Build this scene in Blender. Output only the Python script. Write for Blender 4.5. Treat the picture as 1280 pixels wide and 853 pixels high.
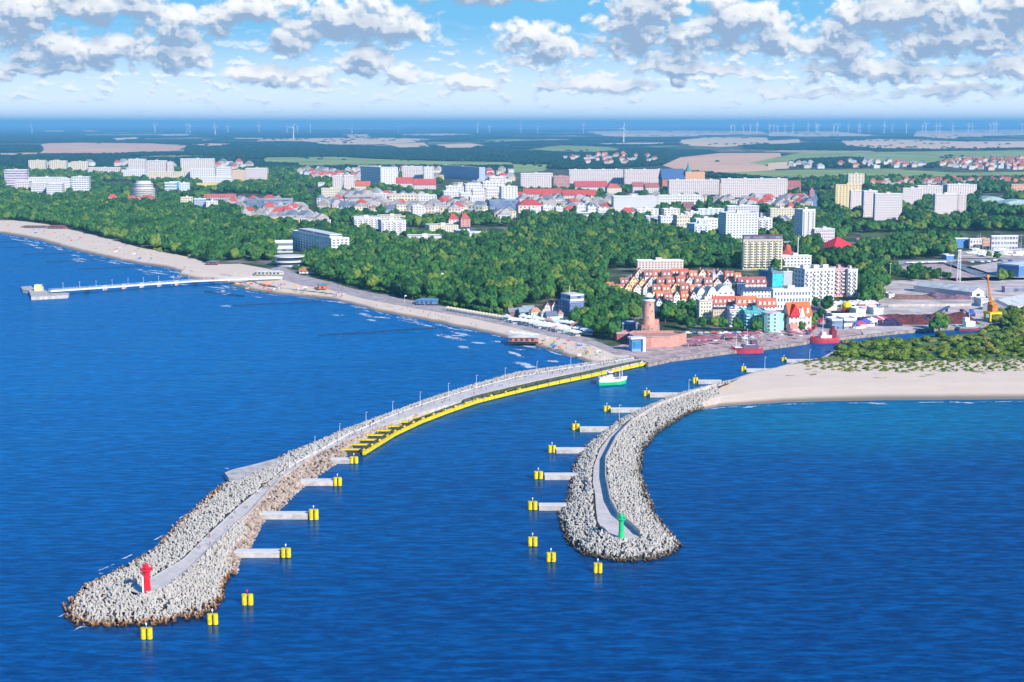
import bpy, math, random
import numpy as np
from mathutils import Vector, Matrix, geometry, noise as mnoise

R = math.radians
rnd = random.Random(7)
for _o in list(bpy.data.objects):
    bpy.data.objects.remove(_o)
SC = bpy.context.scene
COL = SC.collection

# ------------------------------------------------------------------ camera
F, H, HORIZON = 1800.0, 120.0, 155.0          # focal length in photo pixels, height in metres, horizon row
PITCH = math.atan((426.5 - HORIZON) / F)
cd = bpy.data.cameras.new('camera')
cam = bpy.data.objects.new('camera', cd)
COL.objects.link(cam)
cam.location = (0, 0, H)
cam.rotation_euler = (math.pi / 2 - PITCH, 0, 0)
cd.sensor_width = 36.0
cd.lens = 36.0 * F / 1280.0
cd.clip_start = 1.0
cd.clip_end = 300000.0
SC.camera = cam

# ------------------------------------------------------------------ sun, exposure
SUN_DIR = Vector((0.58, -0.815, 0.0)).normalized()
SUN_EL = R(29)
SUN_DIR = Vector((SUN_DIR.x * math.cos(SUN_EL), SUN_DIR.y * math.cos(SUN_EL), math.sin(SUN_EL)))
sl = bpy.data.lights.new('sun', 'SUN')
sl.energy = 4.6
sl.angle = R(0.5)
sl.color = (1.0, 0.93, 0.84)
so = bpy.data.objects.new('sun', sl)
COL.objects.link(so)
so.location = (0, 0, 400)
so.rotation_euler = SUN_DIR.to_track_quat('Z', 'Y').to_euler()
SC.view_settings.view_transform = 'Standard'
SC.view_settings.look = 'None'
SC.view_settings.exposure = 0.42
SC.view_settings.gamma = 1.0
SC.render.engine = 'CYCLES'
SC.cycles.use_denoising = True
SC.cycles.max_bounces = 5
SC.cycles.diffuse_bounces = 2
SC.cycles.glossy_bounces = 3
SC.cycles.transmission_bounces = 2
SC.cycles.transparent_max_bounces = 8
SC.cycles.volume_bounces = 0
SC.cycles.caustics_reflective = False
SC.cycles.caustics_refractive = False

# ------------------------------------------------------------------ node helpers
class NT:
    def __init__(s, tree):
        s.t = tree
    def n(s, typ, **kw):
        nd = s.t.nodes.new(typ)
        for k, v in kw.items():
            setattr(nd, k, v)
        return nd
    def put(s, sock, v):
        if v is None:
            return
        if isinstance(v, bpy.types.NodeSocket):
            s.t.links.new(v, sock)
        else:
            sock.default_value = v
    def m(s, op, a, b=None, c=None, clamp=False):
        nd = s.n('ShaderNodeMath', operation=op)
        nd.use_clamp = clamp
        s.put(nd.inputs[0], a); s.put(nd.inputs[1], b); s.put(nd.inputs[2], c)
        return nd.outputs[0]
    def v(s, op, a, b=None, c=None):
        nd = s.n('ShaderNodeVectorMath', operation=op)
        s.put(nd.inputs[0], a); s.put(nd.inputs[1], b); s.put(nd.inputs[2], c)
        return nd.outputs['Value'] if op in ('LENGTH', 'DOT_PRODUCT', 'DISTANCE') else nd.outputs[0]
    def ss(s, x, a, b):
        nd = s.n('ShaderNodeMapRange', interpolation_type='SMOOTHSTEP')
        s.put(nd.inputs[0], x); s.put(nd.inputs[1], a); s.put(nd.inputs[2], b)
        return nd.outputs[0]
    def noise(s, vec, scale, detail=3, rough=0.55, dist=0.0, dims='3D'):
        nd = s.n('ShaderNodeTexNoise', noise_dimensions=dims)
        s.put(nd.inputs['Vector'], vec); s.put(nd.inputs['Scale'], scale); s.put(nd.inputs['Detail'], detail)
        s.put(nd.inputs['Roughness'], rough); s.put(nd.inputs['Distortion'], dist)
        return nd.outputs[0]
    def mix(s, f, a, b):
        nd = s.n('ShaderNodeMix', data_type='RGBA')
        s.put(nd.inputs[0], f)
        for sock, v in ((nd.inputs[6], a), (nd.inputs[7], b)):
            if isinstance(v, tuple) and len(v) == 3:
                v = (*v, 1.0)
            s.put(sock, v)
        return nd.outputs[2]
    def sep(s, v):
        nd = s.n('ShaderNodeSeparateXYZ'); s.put(nd.inputs[0], v); return nd.outputs
    def comb(s, x, y, z=0.0):
        nd = s.n('ShaderNodeCombineXYZ'); s.put(nd.inputs[0], x); s.put(nd.inputs[1], y); s.put(nd.inputs[2], z)
        return nd.outputs[0]

# ------------------------------------------------------------------ sky with cumulus, in directions of the sky itself
world = bpy.data.worlds.new('World')
SC.world = world
world.use_nodes = True
wt = world.node_tree
wt.nodes.clear()
W = NT(wt)
sky = W.n('ShaderNodeTexSky', sky_type='NISHITA')
sky.sun_disc = False
sky.sun_elevation = SUN_EL
sky.sun_rotation = math.atan2(SUN_DIR.x, SUN_DIR.y)
sky.altitude = 100
sky.air_density = 1.0
sky.dust_density = 0.3
sky.ozone_density = 2.0
dirv = W.v('NORMALIZE', W.n('ShaderNodeTexCoord').outputs['Generated'])
dx, dy, dz = W.sep(dirv)
az = W.m('ARCTAN2', dx, dy)                       # 0 straight inland, radians
el = W.m('ARCSINE', dz)
# degrees of azimuth and elevation
P0 = W.comb(W.m('MULTIPLY', az, 57.2958), W.m('MULTIPLY', el, 57.2958))
# cloud banks: azimuth, elevation, half width, half height (degrees), strength
def _pd(px, py, rx, ry, k=1.0):
    return ((px - 640) / 31.4, (155 - py) / 31.4, rx / 31.4, ry / 31.4, k)
CLOUDS = [_pd(*c) for c in [
    (45, 30, 85, 40), (130, 70, 110, 24), (235, 42, 60, 32), (240, 72, 50, 22), (340, 95, 60, 14), (390, 100, 40, 14),
    (440, 32, 110, 32), (500, 42, 50, 22), (370, 58, 40, 18), (465, 78, 45, 20), (500, 98, 38, 12), (590, 106, 42, 14),
    (600, -4, 120, 12), (680, 62, 52, 34), (655, 45, 30, 22), (790, 45, 52, 40), (810, 12, 60, 35), (850, 55, 55, 28),
    (910, 32, 62, 40), (965, 50, 40, 28), (880, 88, 110, 12), (1030, 60, 60, 34), (1120, 28, 120, 42), (1180, 55, 130, 28),
    (1250, 20, 90, 40), (1100, 92, 120, 15), (1230, 92, 80, 16), (760, 108, 60, 14), (680, 112, 22, 12), (70, 90, 70, 10),
    (1000, 118, 100, 8), (1180, 118, 110, 8), (845, 98, 18, 14), (20, 96, 40, 10), (150, 15, 90, 30), (320, 20, 70, 28)]]
def density_group(det, sharp):
  cg = bpy.data.node_groups.new('cloud_density', 'ShaderNodeTree')
  cg.interface.new_socket('P', in_out='INPUT', socket_type='NodeSocketVector')
  cg.interface.new_socket('D', in_out='OUTPUT', socket_type='NodeSocketFloat')
  G_ = NT(cg)
  gi = G_.n('NodeGroupInput'); go = G_.n('NodeGroupOutput')
  P = gi.outputs[0]
  warp = G_.n('ShaderNodeTexNoise', noise_dimensions='2D'); G_.put(warp.inputs['Vector'], P); warp.inputs['Scale'].default_value = 0.9; warp.inputs['Detail'].default_value = 3
  wv = G_.v('MULTIPLY', G_.v('SUBTRACT', warp.outputs['Color'], (0.5, 0.5, 0.5)), (1.6, 0.8, 0))
  Pw = G_.v('ADD', P, wv)
  best = None
  for (a, e, rx, ry, k) in CLOUDS:
      q = G_.v('MULTIPLY_ADD', Pw, (1 / rx, 1 / ry, 0), (-a / rx, -e / ry, 0))
      l = G_.v('LENGTH', q)
      best = l if best is None else G_.m('SMOOTH_MIN', best, l, 0.12)
  fb = G_.noise(G_.v('MULTIPLY', P, (1, 1.5, 1)), 0.75, det, 0.56, dims='2D')
  vo = G_.n('ShaderNodeTexVoronoi', feature='F1', voronoi_dimensions='2D')
  G_.put(vo.inputs['Vector'], G_.v('ADD', G_.v('MULTIPLY', P, (1, 1.25, 1)), G_.v('MULTIPLY', wv, (0.35, 0.35, 0))))
  vo.inputs['Scale'].default_value = 1.35; vo.inputs['Detail'].default_value = 2.0 if sharp == 1 else 0.0; vo.inputs['Roughness'].default_value = 0.5
  bank = G_.m('SUBTRACT', 1.0, best)
  den = G_.m('ADD', G_.m('MULTIPLY_ADD', bank, 1.7, 0.22), G_.m('MULTIPLY', G_.m('SUBTRACT', fb, 0.5), 2.3))
  den = G_.m('ADD', den, G_.m('MULTIPLY', G_.m('SUBTRACT', 0.40, vo.outputs['Distance']), 0.95 * sharp))
  G_.put(go.inputs[0], den)
  return cg
CG = density_group(8, 1.0)
CG2 = density_group(2, 0.5)
def cloud(Pv, g=None):
    nd = W.n('ShaderNodeGroup'); nd.node_tree = g or CG
    W.put(nd.inputs[0], Pv)
    return nd.outputs[0]
Pe = W.v('MAXIMUM', P0, (-400.0, -1.0, 0.0))
d0 = cloud(Pe)
d1 = cloud(W.v('ADD', Pe, (0.10, 0.22, 0)))        # thickness towards the light above
d2 = cloud(W.v('ADD', Pe, (0.20, 0.66, 0)), CG2)
pe = W.sep(Pe)
low = W.ss(pe[1], 0.1, 1.6)                         # thin, pale and small near the horizon
alpha = W.ss(d0, -0.22, 0.62)
alpha = W.m('MULTIPLY', alpha, W.m('MULTIPLY_ADD', low, 0.60, 0.38))
# thin streaky cloud low over the land
st = W.noise(W.v('MULTIPLY', P0, (0.8, 2.0, 1)), 1.25, 7, 0.6, dims='2D')
st2 = W.noise(W.v('MULTIPLY', W.v('ADD', P0, (0.04, 0.13, 0)), (0.8, 2.0, 1)), 1.25, 7, 0.6, dims='2D')
sta = W.m('MULTIPLY', W.ss(st, 0.50, 0.64), W.m('MULTIPLY', W.ss(pe[1], 0.15, 0.8), W.ss(pe[1], 4.2, 1.9)))
shade = W.m('ADD', W.m('MULTIPLY', W.ss(W.m('SUBTRACT', d1, d0), -0.35, 0.45), 0.55), W.m('MULTIPLY', W.m('POWER', W.ss(d2, -0.5, 2.6), 0.85), W.m('MULTIPLY_ADD', W.noise(W.v('MULTIPLY', Pe, (1, 1.6, 1)), 1.9, 4, 0.6, dims='2D'), 1.3, 0.35)), clamp=True)
ccol = W.mix(shade, (0.84, 0.83, 0.81), (0.25, 0.35, 0.50))
skyc = W.n('ShaderNodeHueSaturation')
skyc.inputs['Saturation'].default_value = 1.15
W.put(skyc.inputs['Color'], W.v('MULTIPLY', sky.outputs[0], (0.56, 0.86, 1.18)))
# what colour the clear air has between the clouds low over the land
grad = W.mix(W.ss(pe[1], -0.3, 4.2), (0.86, 0.92, 0.95), (0.15, 0.43, 0.70))
near = W.ss(el, 0.17, 0.115)
clear = grad
c1 = W.mix(W.m('MULTIPLY', sta, W.m('MULTIPLY_ADD', low, 0.45, 0.35)), clear, W.mix(W.ss(W.m('SUBTRACT', st2, st), -0.05, 0.05), (0.84, 0.85, 0.87), (0.40, 0.52, 0.68)))
c2 = W.mix(alpha, c1, ccol)
# only the band of sky over the inland horizon carries the cloud banks; elsewhere the same noise gives broken cloud
bgs = W.n('ShaderNodeBackground'); bgs.inputs[1].default_value = 0.125; W.put(bgs.inputs[0], skyc.outputs[0])
bgc = W.n('ShaderNodeBackground'); bgc.inputs[1].default_value = 1.0; W.put(bgc.inputs[0], c2)
ms = W.n('ShaderNodeMixShader'); W.put(ms.inputs[0], near)
wt.links.new(bgs.outputs[0], ms.inputs[1]); wt.links.new(bgc.outputs[0], ms.inputs[2])
wo = W.n('ShaderNodeOutputWorld')
wt.links.new(ms.outputs[0], wo.inputs[0])
world.cycles.sampling_method = 'MANUAL'
world.cycles.sample_map_resolution = 512

# ------------------------------------------------------------------ photo pixel <-> ground
SP, CP = math.sin(PITCH), math.cos(PITCH)
def G(px, py, z=0.0):
    a = (px - 640.0) / F; b = (426.5 - py) / F
    d = Vector((a, CP + b * SP, -SP + b * CP))
    t = (z - H) / d.z
    return Vector((d.x * t, d.y * t, z))
def PX(x, y, z=0.0):
    dz_ = z - H
    dep = y * CP - dz_ * SP
    v = y * SP + dz_ * CP
    return 640 + F * x / dep, 426.5 - F * v / dep, dep
def ztop(p, ytop):
    k = (426.5 - ytop) / F
    return H + p.y * (k * CP - SP) / (CP + k * SP)
LZ = 1.6                                            # land level

# ------------------------------------------------------------------ object helpers
def tag(o, label=None, cat=None, group=None, kind=None):
    if label: o['label'] = label
    if cat: o['category'] = cat
    if group: o['group'] = group
    if kind: o['kind'] = kind
    return o
def empty(name, loc, rz=0.0, label=None, cat=None, group=None):
    o = bpy.data.objects.new(name, None)
    o.empty_display_size = 0.5
    o.location = loc; o.rotation_euler = (0, 0, rz)
    COL.objects.link(o)
    return tag(o, label, cat, group)
def link(name, me, parent=None, loc=(0, 0, 0), rot=(0, 0, 0), scl=(1, 1, 1), color=None):
    o = bpy.data.objects.new(name, me)
    o.location = loc; o.rotation_euler = rot; o.scale = scl
    if color: o.color = (*color, 1)
    if parent is not None: o.parent = parent
    COL.objects.link(o)
    return o
def copy_tree(o, parent=None):
    c = o.copy(); COL.objects.link(c)
    if parent is not None: c.parent = parent
    for ch in KIDS.get(o.name, ()):
        copy_tree(ch, c)
    return c
KIDS = {}
class MB:
    """collects shapes and links them as one mesh object"""
    def __init__(s):
        s.v = []; s.f = []; s.m = []; s.uv = []
    def poly(s, pts, mi=0, uv=None):
        b = len(s.v); s.v += [tuple(p) for p in pts]
        s.f.append(tuple(range(b, b + len(pts)))); s.m.append(mi)
        s.uv += uv if uv else [(0.02, 0.02)] * len(pts)
    def box(s, c, size, rz=0.0, mi=0, taper=1.0, uv=None):
        """c = centre of the base"""
        x, y, z = size[0] / 2, size[1] / 2, size[2]
        cr, sr = math.cos(rz), math.sin(rz)
        def P_(a, b, h, t): 
            a *= t; b *= t
            return (c[0] + a * cr - b * sr, c[1] + a * sr + b * cr, c[2] + h)
        q = [P_(-x, -y, 0, 1), P_(x, -y, 0, 1), P_(x, y, 0, 1), P_(-x, y, 0, 1), P_(-x, -y, z, taper), P_(x, -y, z, taper), P_(x, y, z, taper), P_(-x, y, z, taper)]
        b = len(s.v); s.v += q
        for i, f in enumerate(((0, 1, 5, 4), (1, 2, 6, 5), (2, 3, 7, 6), (3, 0, 4, 7), (4, 5, 6, 7), (3, 2, 1, 0))):
            s.f.append(tuple(b + k for k in f)); s.m.append(mi)
            if uv and i < 4:
                nu = uv[0] if i % 2 == 0 else uv[1]
                s.uv += [(0, 0), (nu, 0), (nu, uv[2]), (0, uv[2])]
            else:
                s.uv += [(0.02, 0.02)] * 4
    def tube(s, a, b, r0, r1=None, n=8, mi=0, cap=True):
        a = Vector(a); b = Vector(b); r1 = r0 if r1 is None else r1
        d = (b - a).normalized()
        u = d.orthogonal().normalized(); w = d.cross(u)
        base = len(s.v)
        for c, r in ((a, r0), (b, r1)):
            for k in range(n):
                t = 2 * math.pi * k / n
                s.v.append(tuple(c + u * (r * math.cos(t)) + w * (r * math.sin(t))))
        for k in range(n):
            k2 = (k + 1) % n
            s.f.append((base + k, base + k2, base + n + k2, base + n + k)); s.m.append(mi); s.uv += [(0.02, 0.02)] * 4
        if cap:
            s.f.append(tuple(base + n + k for k in range(n))); s.m.append(mi); s.uv += [(0.02, 0.02)] * n
            s.f.append(tuple(base + k for k in reversed(range(n)))); s.m.append(mi); s.uv += [(0.02, 0.02)] * n
    def lathe(s, prof, c=(0, 0, 0), n=16, mi=0):
        base = len(s.v)
        for (r, z) in prof:
            for k in range(n):
                t = 2 * math.pi * k / n
                s.v.append((c[0] + r * math.cos(t), c[1] + r * math.sin(t), c[2] + z))
        for i in range(len(prof) - 1):
            for k in range(n):
                k2 = (k + 1) % n
                s.f.append((base + i * n + k, base + i * n + k2, base + (i + 1) * n + k2, base + (i + 1) * n + k)); s.m.append(mi); s.uv += [(0.02, 0.02)] * 4
        s.f.append(tuple(base + (len(prof) - 1) * n + k for k in range(n))); s.m.append(mi); s.uv += [(0.02, 0.02)] * n
    def mesh(s, name, mats):
        me = bpy.data.meshes.new(name)
        me.from_pydata(s.v, [], s.f)
        for m_ in (mats if isinstance(mats, (list, tuple)) else [mats]):
            me.materials.append(m_)
        if any(s.m): me.polygons.foreach_set('material_index', s.m)
        ul = me.uv_layers.new(name='uv')
        ul.data.foreach_set('uv', np.array(s.uv, dtype=np.float32).ravel())
        me.update()
        return me
    def build(s, name, mats, parent=None, **kw):
        return link(name, s.mesh(name, mats), parent, **kw)

# ------------------------------------------------------------------ materials
_M = {}
def principled(name, rough=0.7, spec=0.3, metal=0.0):
    m_ = bpy.data.materials.new(name); m_.use_nodes = True
    t = m_.node_tree; b = t.nodes['Principled BSDF']
    b.inputs['Roughness'].default_value = rough
    b.inputs['Specular IOR Level'].default_value = spec
    b.inputs['Metallic'].default_value = metal
    return m_, NT(t), b
def mat(name, col, rough=0.75, var=0.12, scale=0.6, spec=0.25, metal=0.0, bump=0.0):
    """one surface of one colour, mottled by world-position noise"""
    if name in _M: return _M[name]
    m_, N, b = principled(name, rough, spec, metal)
    pos = N.n('ShaderNodeNewGeometry').outputs['Position']
    f = N.noise(pos, scale, 5, 0.6)
    lo = tuple(c * (1 - var) for c in col); hi = tuple(min(1, c * (1 + var)) for c in col)
    N.put(b.inputs['Base Color'], N.mix(N.ss(f, 0.3, 0.7), lo, hi))
    if bump:
        bn = N.n('ShaderNodeBump'); bn.inputs['Strength'].default_value = bump; bn.inputs['Distance'].default_value = 0.3
        N.put(bn.inputs['Height'], N.noise(pos, scale * 6, 3)); N.put(b.inputs['Normal'], bn.outputs[0])
    _M[name] = m_
    return m_
def objcol(name, rough=0.7, var=0.1, scale=0.5, pattern=None, spec=0.25):
    """surface whose base colour is the object's own colour property; pattern draws a regular window grid from UV"""
    if name in _M: return _M[name]
    m_, N, b = principled(name, rough, spec)
    oc = N.n('ShaderNodeObjectInfo').outputs['Color']
    pos = N.n('ShaderNodeNewGeometry').outputs['Position']
    f = N.ss(N.noise(pos, scale, 4, 0.6), 0.3, 0.7)
    col = N.mix(N.m('MULTIPLY', f, var * 2), oc, N.mix(0.5, oc, (0.1, 0.09, 0.08)))
    if pattern:
        uv = N.n('ShaderNodeUVMap').outputs[0]
        x, y, _z = N.sep(uv)
        fx = N.m('FRACT', x); fy = N.m('FRACT', y)
        def band(v, a, c):
            return N.m('MULTIPLY', N.m('GREATER_THAN', v, a), N.m('LESS_THAN', v, c))
        if pattern == 'grid':
            k = N.m('MULTIPLY', band(fx, 0.22, 0.72), band(fy, 0.30, 0.78))
        elif pattern == 'balcony':
            k = N.m('MULTIPLY', band(fx, 0.12, 0.86), band(fy, 0.42, 0.90))
        else:
            k = band(fy, 0.38, 0.82)
        cell = N.comb(N.m('FLOOR', x), N.m('FLOOR', y))
        wn = N.n('ShaderNodeTexWhiteNoise', noise_dimensions='2D'); N.put(wn.inputs['Vector'], cell)
        glass = N.mix(wn.outputs[0], (0.06, 0.09, 0.15), (0.26, 0.30, 0.36))
        # stained panels: each storey/bay of the wall differs a little
        col = N.mix(N.m('MULTIPLY', wn.outputs[0], 0.10), col, (0.45, 0.38, 0.34))
        col = N.mix(k, col, glass)
        N.put(b.inputs['Roughness'], N.m('MULTIPLY_ADD', k, -0.4, rough))
    N.put(b.inputs['Base Color'], col)
    _M[name] = m_
    return m_
M_WALL = objcol('painted_wall', 0.8)
M_GRID = objcol('window_grid_facade', 0.8, pattern='grid')
M_BALC = objcol('balcony_facade', 0.8, pattern='balcony')
M_BAND = objcol('band_window_facade', 0.8, pattern='band')
M_ROOFC = objcol('coloured_roof', 0.75, var=0.42, scale=0.25)
M_PLAIN = objcol('painted_surface', 0.5, var=0.05)
M_FLAT = mat('flat_roof_felt', (0.46, 0.44, 0.44), 0.85, 0.25, 0.25)
M_FLATL = mat('pale_flat_roof', (0.62, 0.60, 0.60), 0.8, 0.2, 0.3)
M_TRIM = mat('white_trim', (0.78, 0.77, 0.76), 0.6, 0.05)
M_GLASS = mat('window_glass', (0.05, 0.08, 0.13), 0.15, 0.4, 0.8, spec=0.5)
M_BGLASS = mat('blue_glass', (0.04, 0.22, 0.45), 0.12, 0.3, 0.5, spec=0.6)
M_DARK = mat('dark_metal', (0.05, 0.055, 0.07), 0.5, 0.2)
M_CONC = mat('concrete', (0.52, 0.475, 0.43), 0.85, 0.22, 0.35, bump=0.2)
M_BRICK = mat('red_brick', (0.60, 0.29, 0.23), 0.85, 0.2, 0.7, bump=0.3)
M_YEL = mat('yellow_paint', (0.80, 0.60, 0.01), 0.5, 0.28, 1.6)
M_RED = mat('red_paint', (0.80, 0.02, 0.04), 0.4, 0.08)
M_GREEN = mat('green_paint', (0.02, 0.55, 0.20), 0.4, 0.1)
M_WHITE = mat('white_paint', (0.82, 0.82, 0.83), 0.4, 0.05)
M_WOODD = mat('dark_timber', (0.03, 0.03, 0.035), 0.8, 0.3)

# ================================================================== SETTING
def world_poly(pts, z):
    return [G(px, py, z) for px, py in pts]
def resample(pl, n):
    pl = [Vector(p) for p in pl]
    L = [0.0]
    for a, b in zip(pl, pl[1:]): L.append(L[-1] + (b - a).length)
    out = []
    j = 0
    for i in range(n):
        t = L[-1] * i / (n - 1)
        while j < len(L) - 2 and L[j + 1] < t: j += 1
        k = (t - L[j]) / max(1e-6, L[j + 1] - L[j])
        out.append(pl[j].lerp(pl[j + 1], min(1, max(0, k))))
    return out
def flat_sheet(name, pts3, material, kind='structure', parent=None):
    tri = geometry.tessellate_polygon([[Vector(p) for p in pts3]])
    me = bpy.data.meshes.new(name)
    fs = []
    for t in tri:
        a, b, c = (Vector(pts3[i]) for i in t)
        fs.append(tuple(t) if (b - a).cross(c - a).z > 0 else tuple(reversed(t)))
    me.from_pydata([tuple(p) for p in pts3], [], fs)
    me.materials.append(material); me.update()
    o = link(name, me, parent)
    if kind: o['kind'] = kind
    return o
def ribbon(name, A, B, nv, material, prof=None, parent=None, nu=None, kind=None):
    """strip between two matched 3-D polylines; prof: [(t, z or None)] across"""
    nu = nu or len(A)
    A = resample(A, nu) if nu != len(A) else A
    B = resample(B, nu) if nu != len(B) else B
    prof = prof or [(i / nv, None) for i in range(nv + 1)]
    v = []; f = []
    for a, b in zip(A, B):
        for t, z in prof:
            p = Vector(a).lerp(Vector(b), t)
            if z is not None: p.z = z
            v.append(tuple(p))
    w = len(prof)
    for i in range(nu - 1):
        for j in range(w - 1):
            q = (i * w + j, (i + 1) * w + j, (i + 1) * w + j + 1, i * w + j + 1)
            a, b, c = Vector(v[q[0]]), Vector(v[q[1]]), Vector(v[q[2]])
            f.append(q if (b - a).cross(c - a).z >= 0 else tuple(reversed(q)))
    me = bpy.data.meshes.new(name); me.from_pydata(v, [], f); me.materials.append(material); me.update()
    o = link(name, me, parent)
    if kind: o['kind'] = kind
    return o

# ---- sea
def make_sea():
    m_, N, b = principled('sea_water', 0.16, 0.5)
    pos = N.n('ShaderNodeNewGeometry').outputs['Position']
    x, y, z = N.sep(pos)
    dist = N.v('LENGTH', N.v('MULTIPLY', pos, (1, 1, 0)))
    # depth of the water: deep off the heads, shoal towards the beaches
    shoal = N.ss(N.m('ADD', y, N.m('MULTIPLY', x, -0.75)), 250.0, 900.0)
    big = N.noise(N.v('MULTIPLY', pos, (0.006, 0.012, 0)), 1.0, 4, 0.6)
    shoal = N.m('ADD', shoal, N.m('MULTIPLY', N.m('SUBTRACT', big, 0.5), 0.55), clamp=True)
    col = N.mix(shoal, (0.0001, 0.040, 0.165), (0.0004, 0.235, 0.60))
    def blob(cx, cy, rx, ry):
        q = N.v('MULTIPLY_ADD', pos, (1 / rx, 1 / ry, 0), (-cx / rx, -cy / ry, 0))
        return N.ss(N.v('LENGTH', q), 1.0, 0.15)
    # sandy cove east of the right mole
    c1 = G(960, 535); cove = blob(c1.x + 40, c1.y + 25, 170, 105)
    cove = N.m('MULTIPLY', cove, N.ss(big, 0.05, 0.5))
    col = N.mix(cove, col, (0.003, 0.27, 0.40))
    ch = G(800, 470)
    # surf zone: broken sand bars seen through shallow water
    bar = N.m('MULTIPLY', N.ss(N.noise(N.v('MULTIPLY', pos, (0.03, 0.012, 0)), 1.0, 4, 0.6), 0.48, 0.7), N.ss(shoal, 0.5, 1.0))
    col = N.mix(N.m('MULTIPLY', bar, 0.30), col, (0.03, 0.27, 0.42))
    rip = N.noise(N.v('MULTIPLY', pos, (0.12, 0.42, 0)), 1.0, 6, 0.7)  # wave shading painted into the water colour as dark and light ripples
    N.put(b.inputs['Base Color'], N.mix(N.ss(rip, 0.40, 0.66), N.mix(0.55, col, (0.0, 0.008, 0.05)), N.mix(0.50, col, (0.002, 0.14, 0.42))))
    b.inputs['IOR'].default_value = 1.33
    b.inputs['Specular IOR Level'].default_value = 0.0
    h1 = N.noise(N.v('MULTIPLY', pos, (0.09, 0.30, 0)), 1.0, 4, 0.6, 0.5)
    h2 = N.noise(N.v('MULTIPLY', pos, (0.55, 1.25, 0)), 1.0, 4, 0.62)
    bn = N.n('ShaderNodeBump'); bn.inputs['Strength'].default_value = 0.8; bn.inputs['Distance'].default_value = 1.0
    h3 = N.noise(N.v('MULTIPLY', pos, (0.022, 0.075, 0)), 1.0, 2, 0.5, 0.4)
    hh = N.m('ADD', N.m('ADD', N.m('MULTIPLY', h1, 1.7), N.m('MULTIPLY', h3, 3.0)), N.m('MULTIPLY', h2, 0.50))
    N.put(bn.inputs['Height'], hh)
    N.put(b.inputs['Normal'], bn.outputs[0])
    gl = N.n('ShaderNodeBsdfGlossy'); gl.inputs['Color'].default_value = (0.50, 0.72, 0.95, 1)
    N.put(gl.inputs['Roughness'], N.m('MULTIPLY_ADD', N.ss(dist, 300, 1500), 0.10, 0.06)); b2 = N.n('ShaderNodeBump'); b2.inputs['Strength'].default_value = 0.28; b2.inputs['Distance'].default_value = 1.0; N.put(b2.inputs['Height'], N.m('ADD', N.m('MULTIPLY', h1, 0.8), N.m('MULTIPLY', h2, 0.30)))
    N.put(gl.inputs['Normal'], b2.outputs[0])
    ms = N.n('ShaderNodeMixShader'); ms.inputs[0].default_value = 0.15
    out = m_.node_tree.nodes['Material Output']
    N.t.links.new(b.outputs[0], ms.inputs[1]); N.t.links.new(gl.outputs[0], ms.inputs[2]); N.t.links.new(ms.outputs[0], out.inputs['Surface'])
    return m_
M_SEA = make_sea()
S = 61000.0
flat_sheet('sea', [Vector((-30000, -600, 0)), Vector((30000, -600, 0)), Vector((30000, 9000, 0)), Vector((-30000, 9000, 0))], M_SEA)

# ---- land
def make_ground():
    m_, N, b = principled('town_ground', 0.9, 0.1)
    pos = N.n('ShaderNodeNewGeometry').outputs['Position']
    x, y, z = N.sep(pos)
    f = N.noise(N.v('MULTIPLY', pos, (0.03, 0.03, 0)), 1.0, 5, 0.6)
    g = N.noise(N.v('MULTIPLY', pos, (0.0022, 0.0009, 0)), 1.0, 5, 0.62)
    green = N.mix(f, (0.030, 0.060, 0.022), (0.10, 0.13, 0.055))
    town = N.mix(N.ss(f, 0.50, 0.66), green, (0.30, 0.27, 0.25))
    patches = N.n('ShaderNodeTexVoronoi', feature='F1'); N.put(patches.inputs['Vector'], N.v('MULTIPLY', pos, (0.0022, 0.0010, 0))); patches.inputs['Scale'].default_value = 1
    pr = N.sep(patches.outputs['Color'])
    fields = N.mix(N.ss(pr[0], 0.52, 0.6), (0.02, 0.075, 0.05), N.mix(pr[1], (0.60, 0.46, 0.26), (0.20, 0.26, 0.09)))
    far = N.mix(N.m('MULTIPLY', N.ss(g, 0.47, 0.53), 0.85), fields, (0.012, 0.055, 0.045))
    N.put(b.inputs['Base Color'], N.mix(N.ss(y, 3800, 4300), town, far))
    return m_
M_GROUND = make_ground()

BEACH = [((-1500, 262), (-1500, 256)), ((-300, 277), (-300, 265)), ((0, 293), (0, 273)), ((45, 301), (60, 281)), ((82, 312), (100, 290)), ((125, 322), (140, 300)),
         ((175, 332), (175, 310)), ((208, 336), (205, 315)), ((224, 341), (237, 322)), ((222, 346), (265, 331)), ((245, 351), (300, 330)),
         ((277, 354), (338, 337)), ((311, 365), (360, 349)), ((349, 370), (392, 353)), ((420, 376), (441, 362)), ((478, 392), (494, 373)),
         ((522, 400), (534, 380)), ((563, 408), (583, 390)), ((624, 421), (630, 399)), ((667, 433), (686, 416)), ((714, 448), (732, 424)),
         ((742, 457), (749, 431)), ((770, 457), (769, 438)), ((800, 452), (786, 444))]
Wl = [G(*a, 0) for a, b in BEACH]; Bl = [G(*b, LZ) for a, b in BEACH]
EBEACH = [((868, 515), (902, 484)), ((900, 509.5), (935, 469)), ((989, 505), (990, 456)), ((1078, 503.5), (1060, 446)), ((1280, 502), (1280, 446)), ((1700, 498), (1700, 440)), ((3200, 480), (3200, 420))]
We = [G(*a, 0) for a, b in EBEACH]; Be = [G(*b, LZ) for a, b in EBEACH]
def inset(Wp, Bp, t=0.35):
    out = []
    for w, b in zip(Wp, Bp):
        p = w.lerp(b, t); p.z = LZ; out.append(p)
    return out
QUAY = [(809, 455), (838, 448.5), (862, 445.5), (911, 439), (952, 434.5), (987, 430), (1008, 427), (1013, 424), (1047, 422), (1078, 419), (1120, 414.5), (1164, 411), (1201, 408.5), (1244, 405), (1272, 402)]
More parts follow.
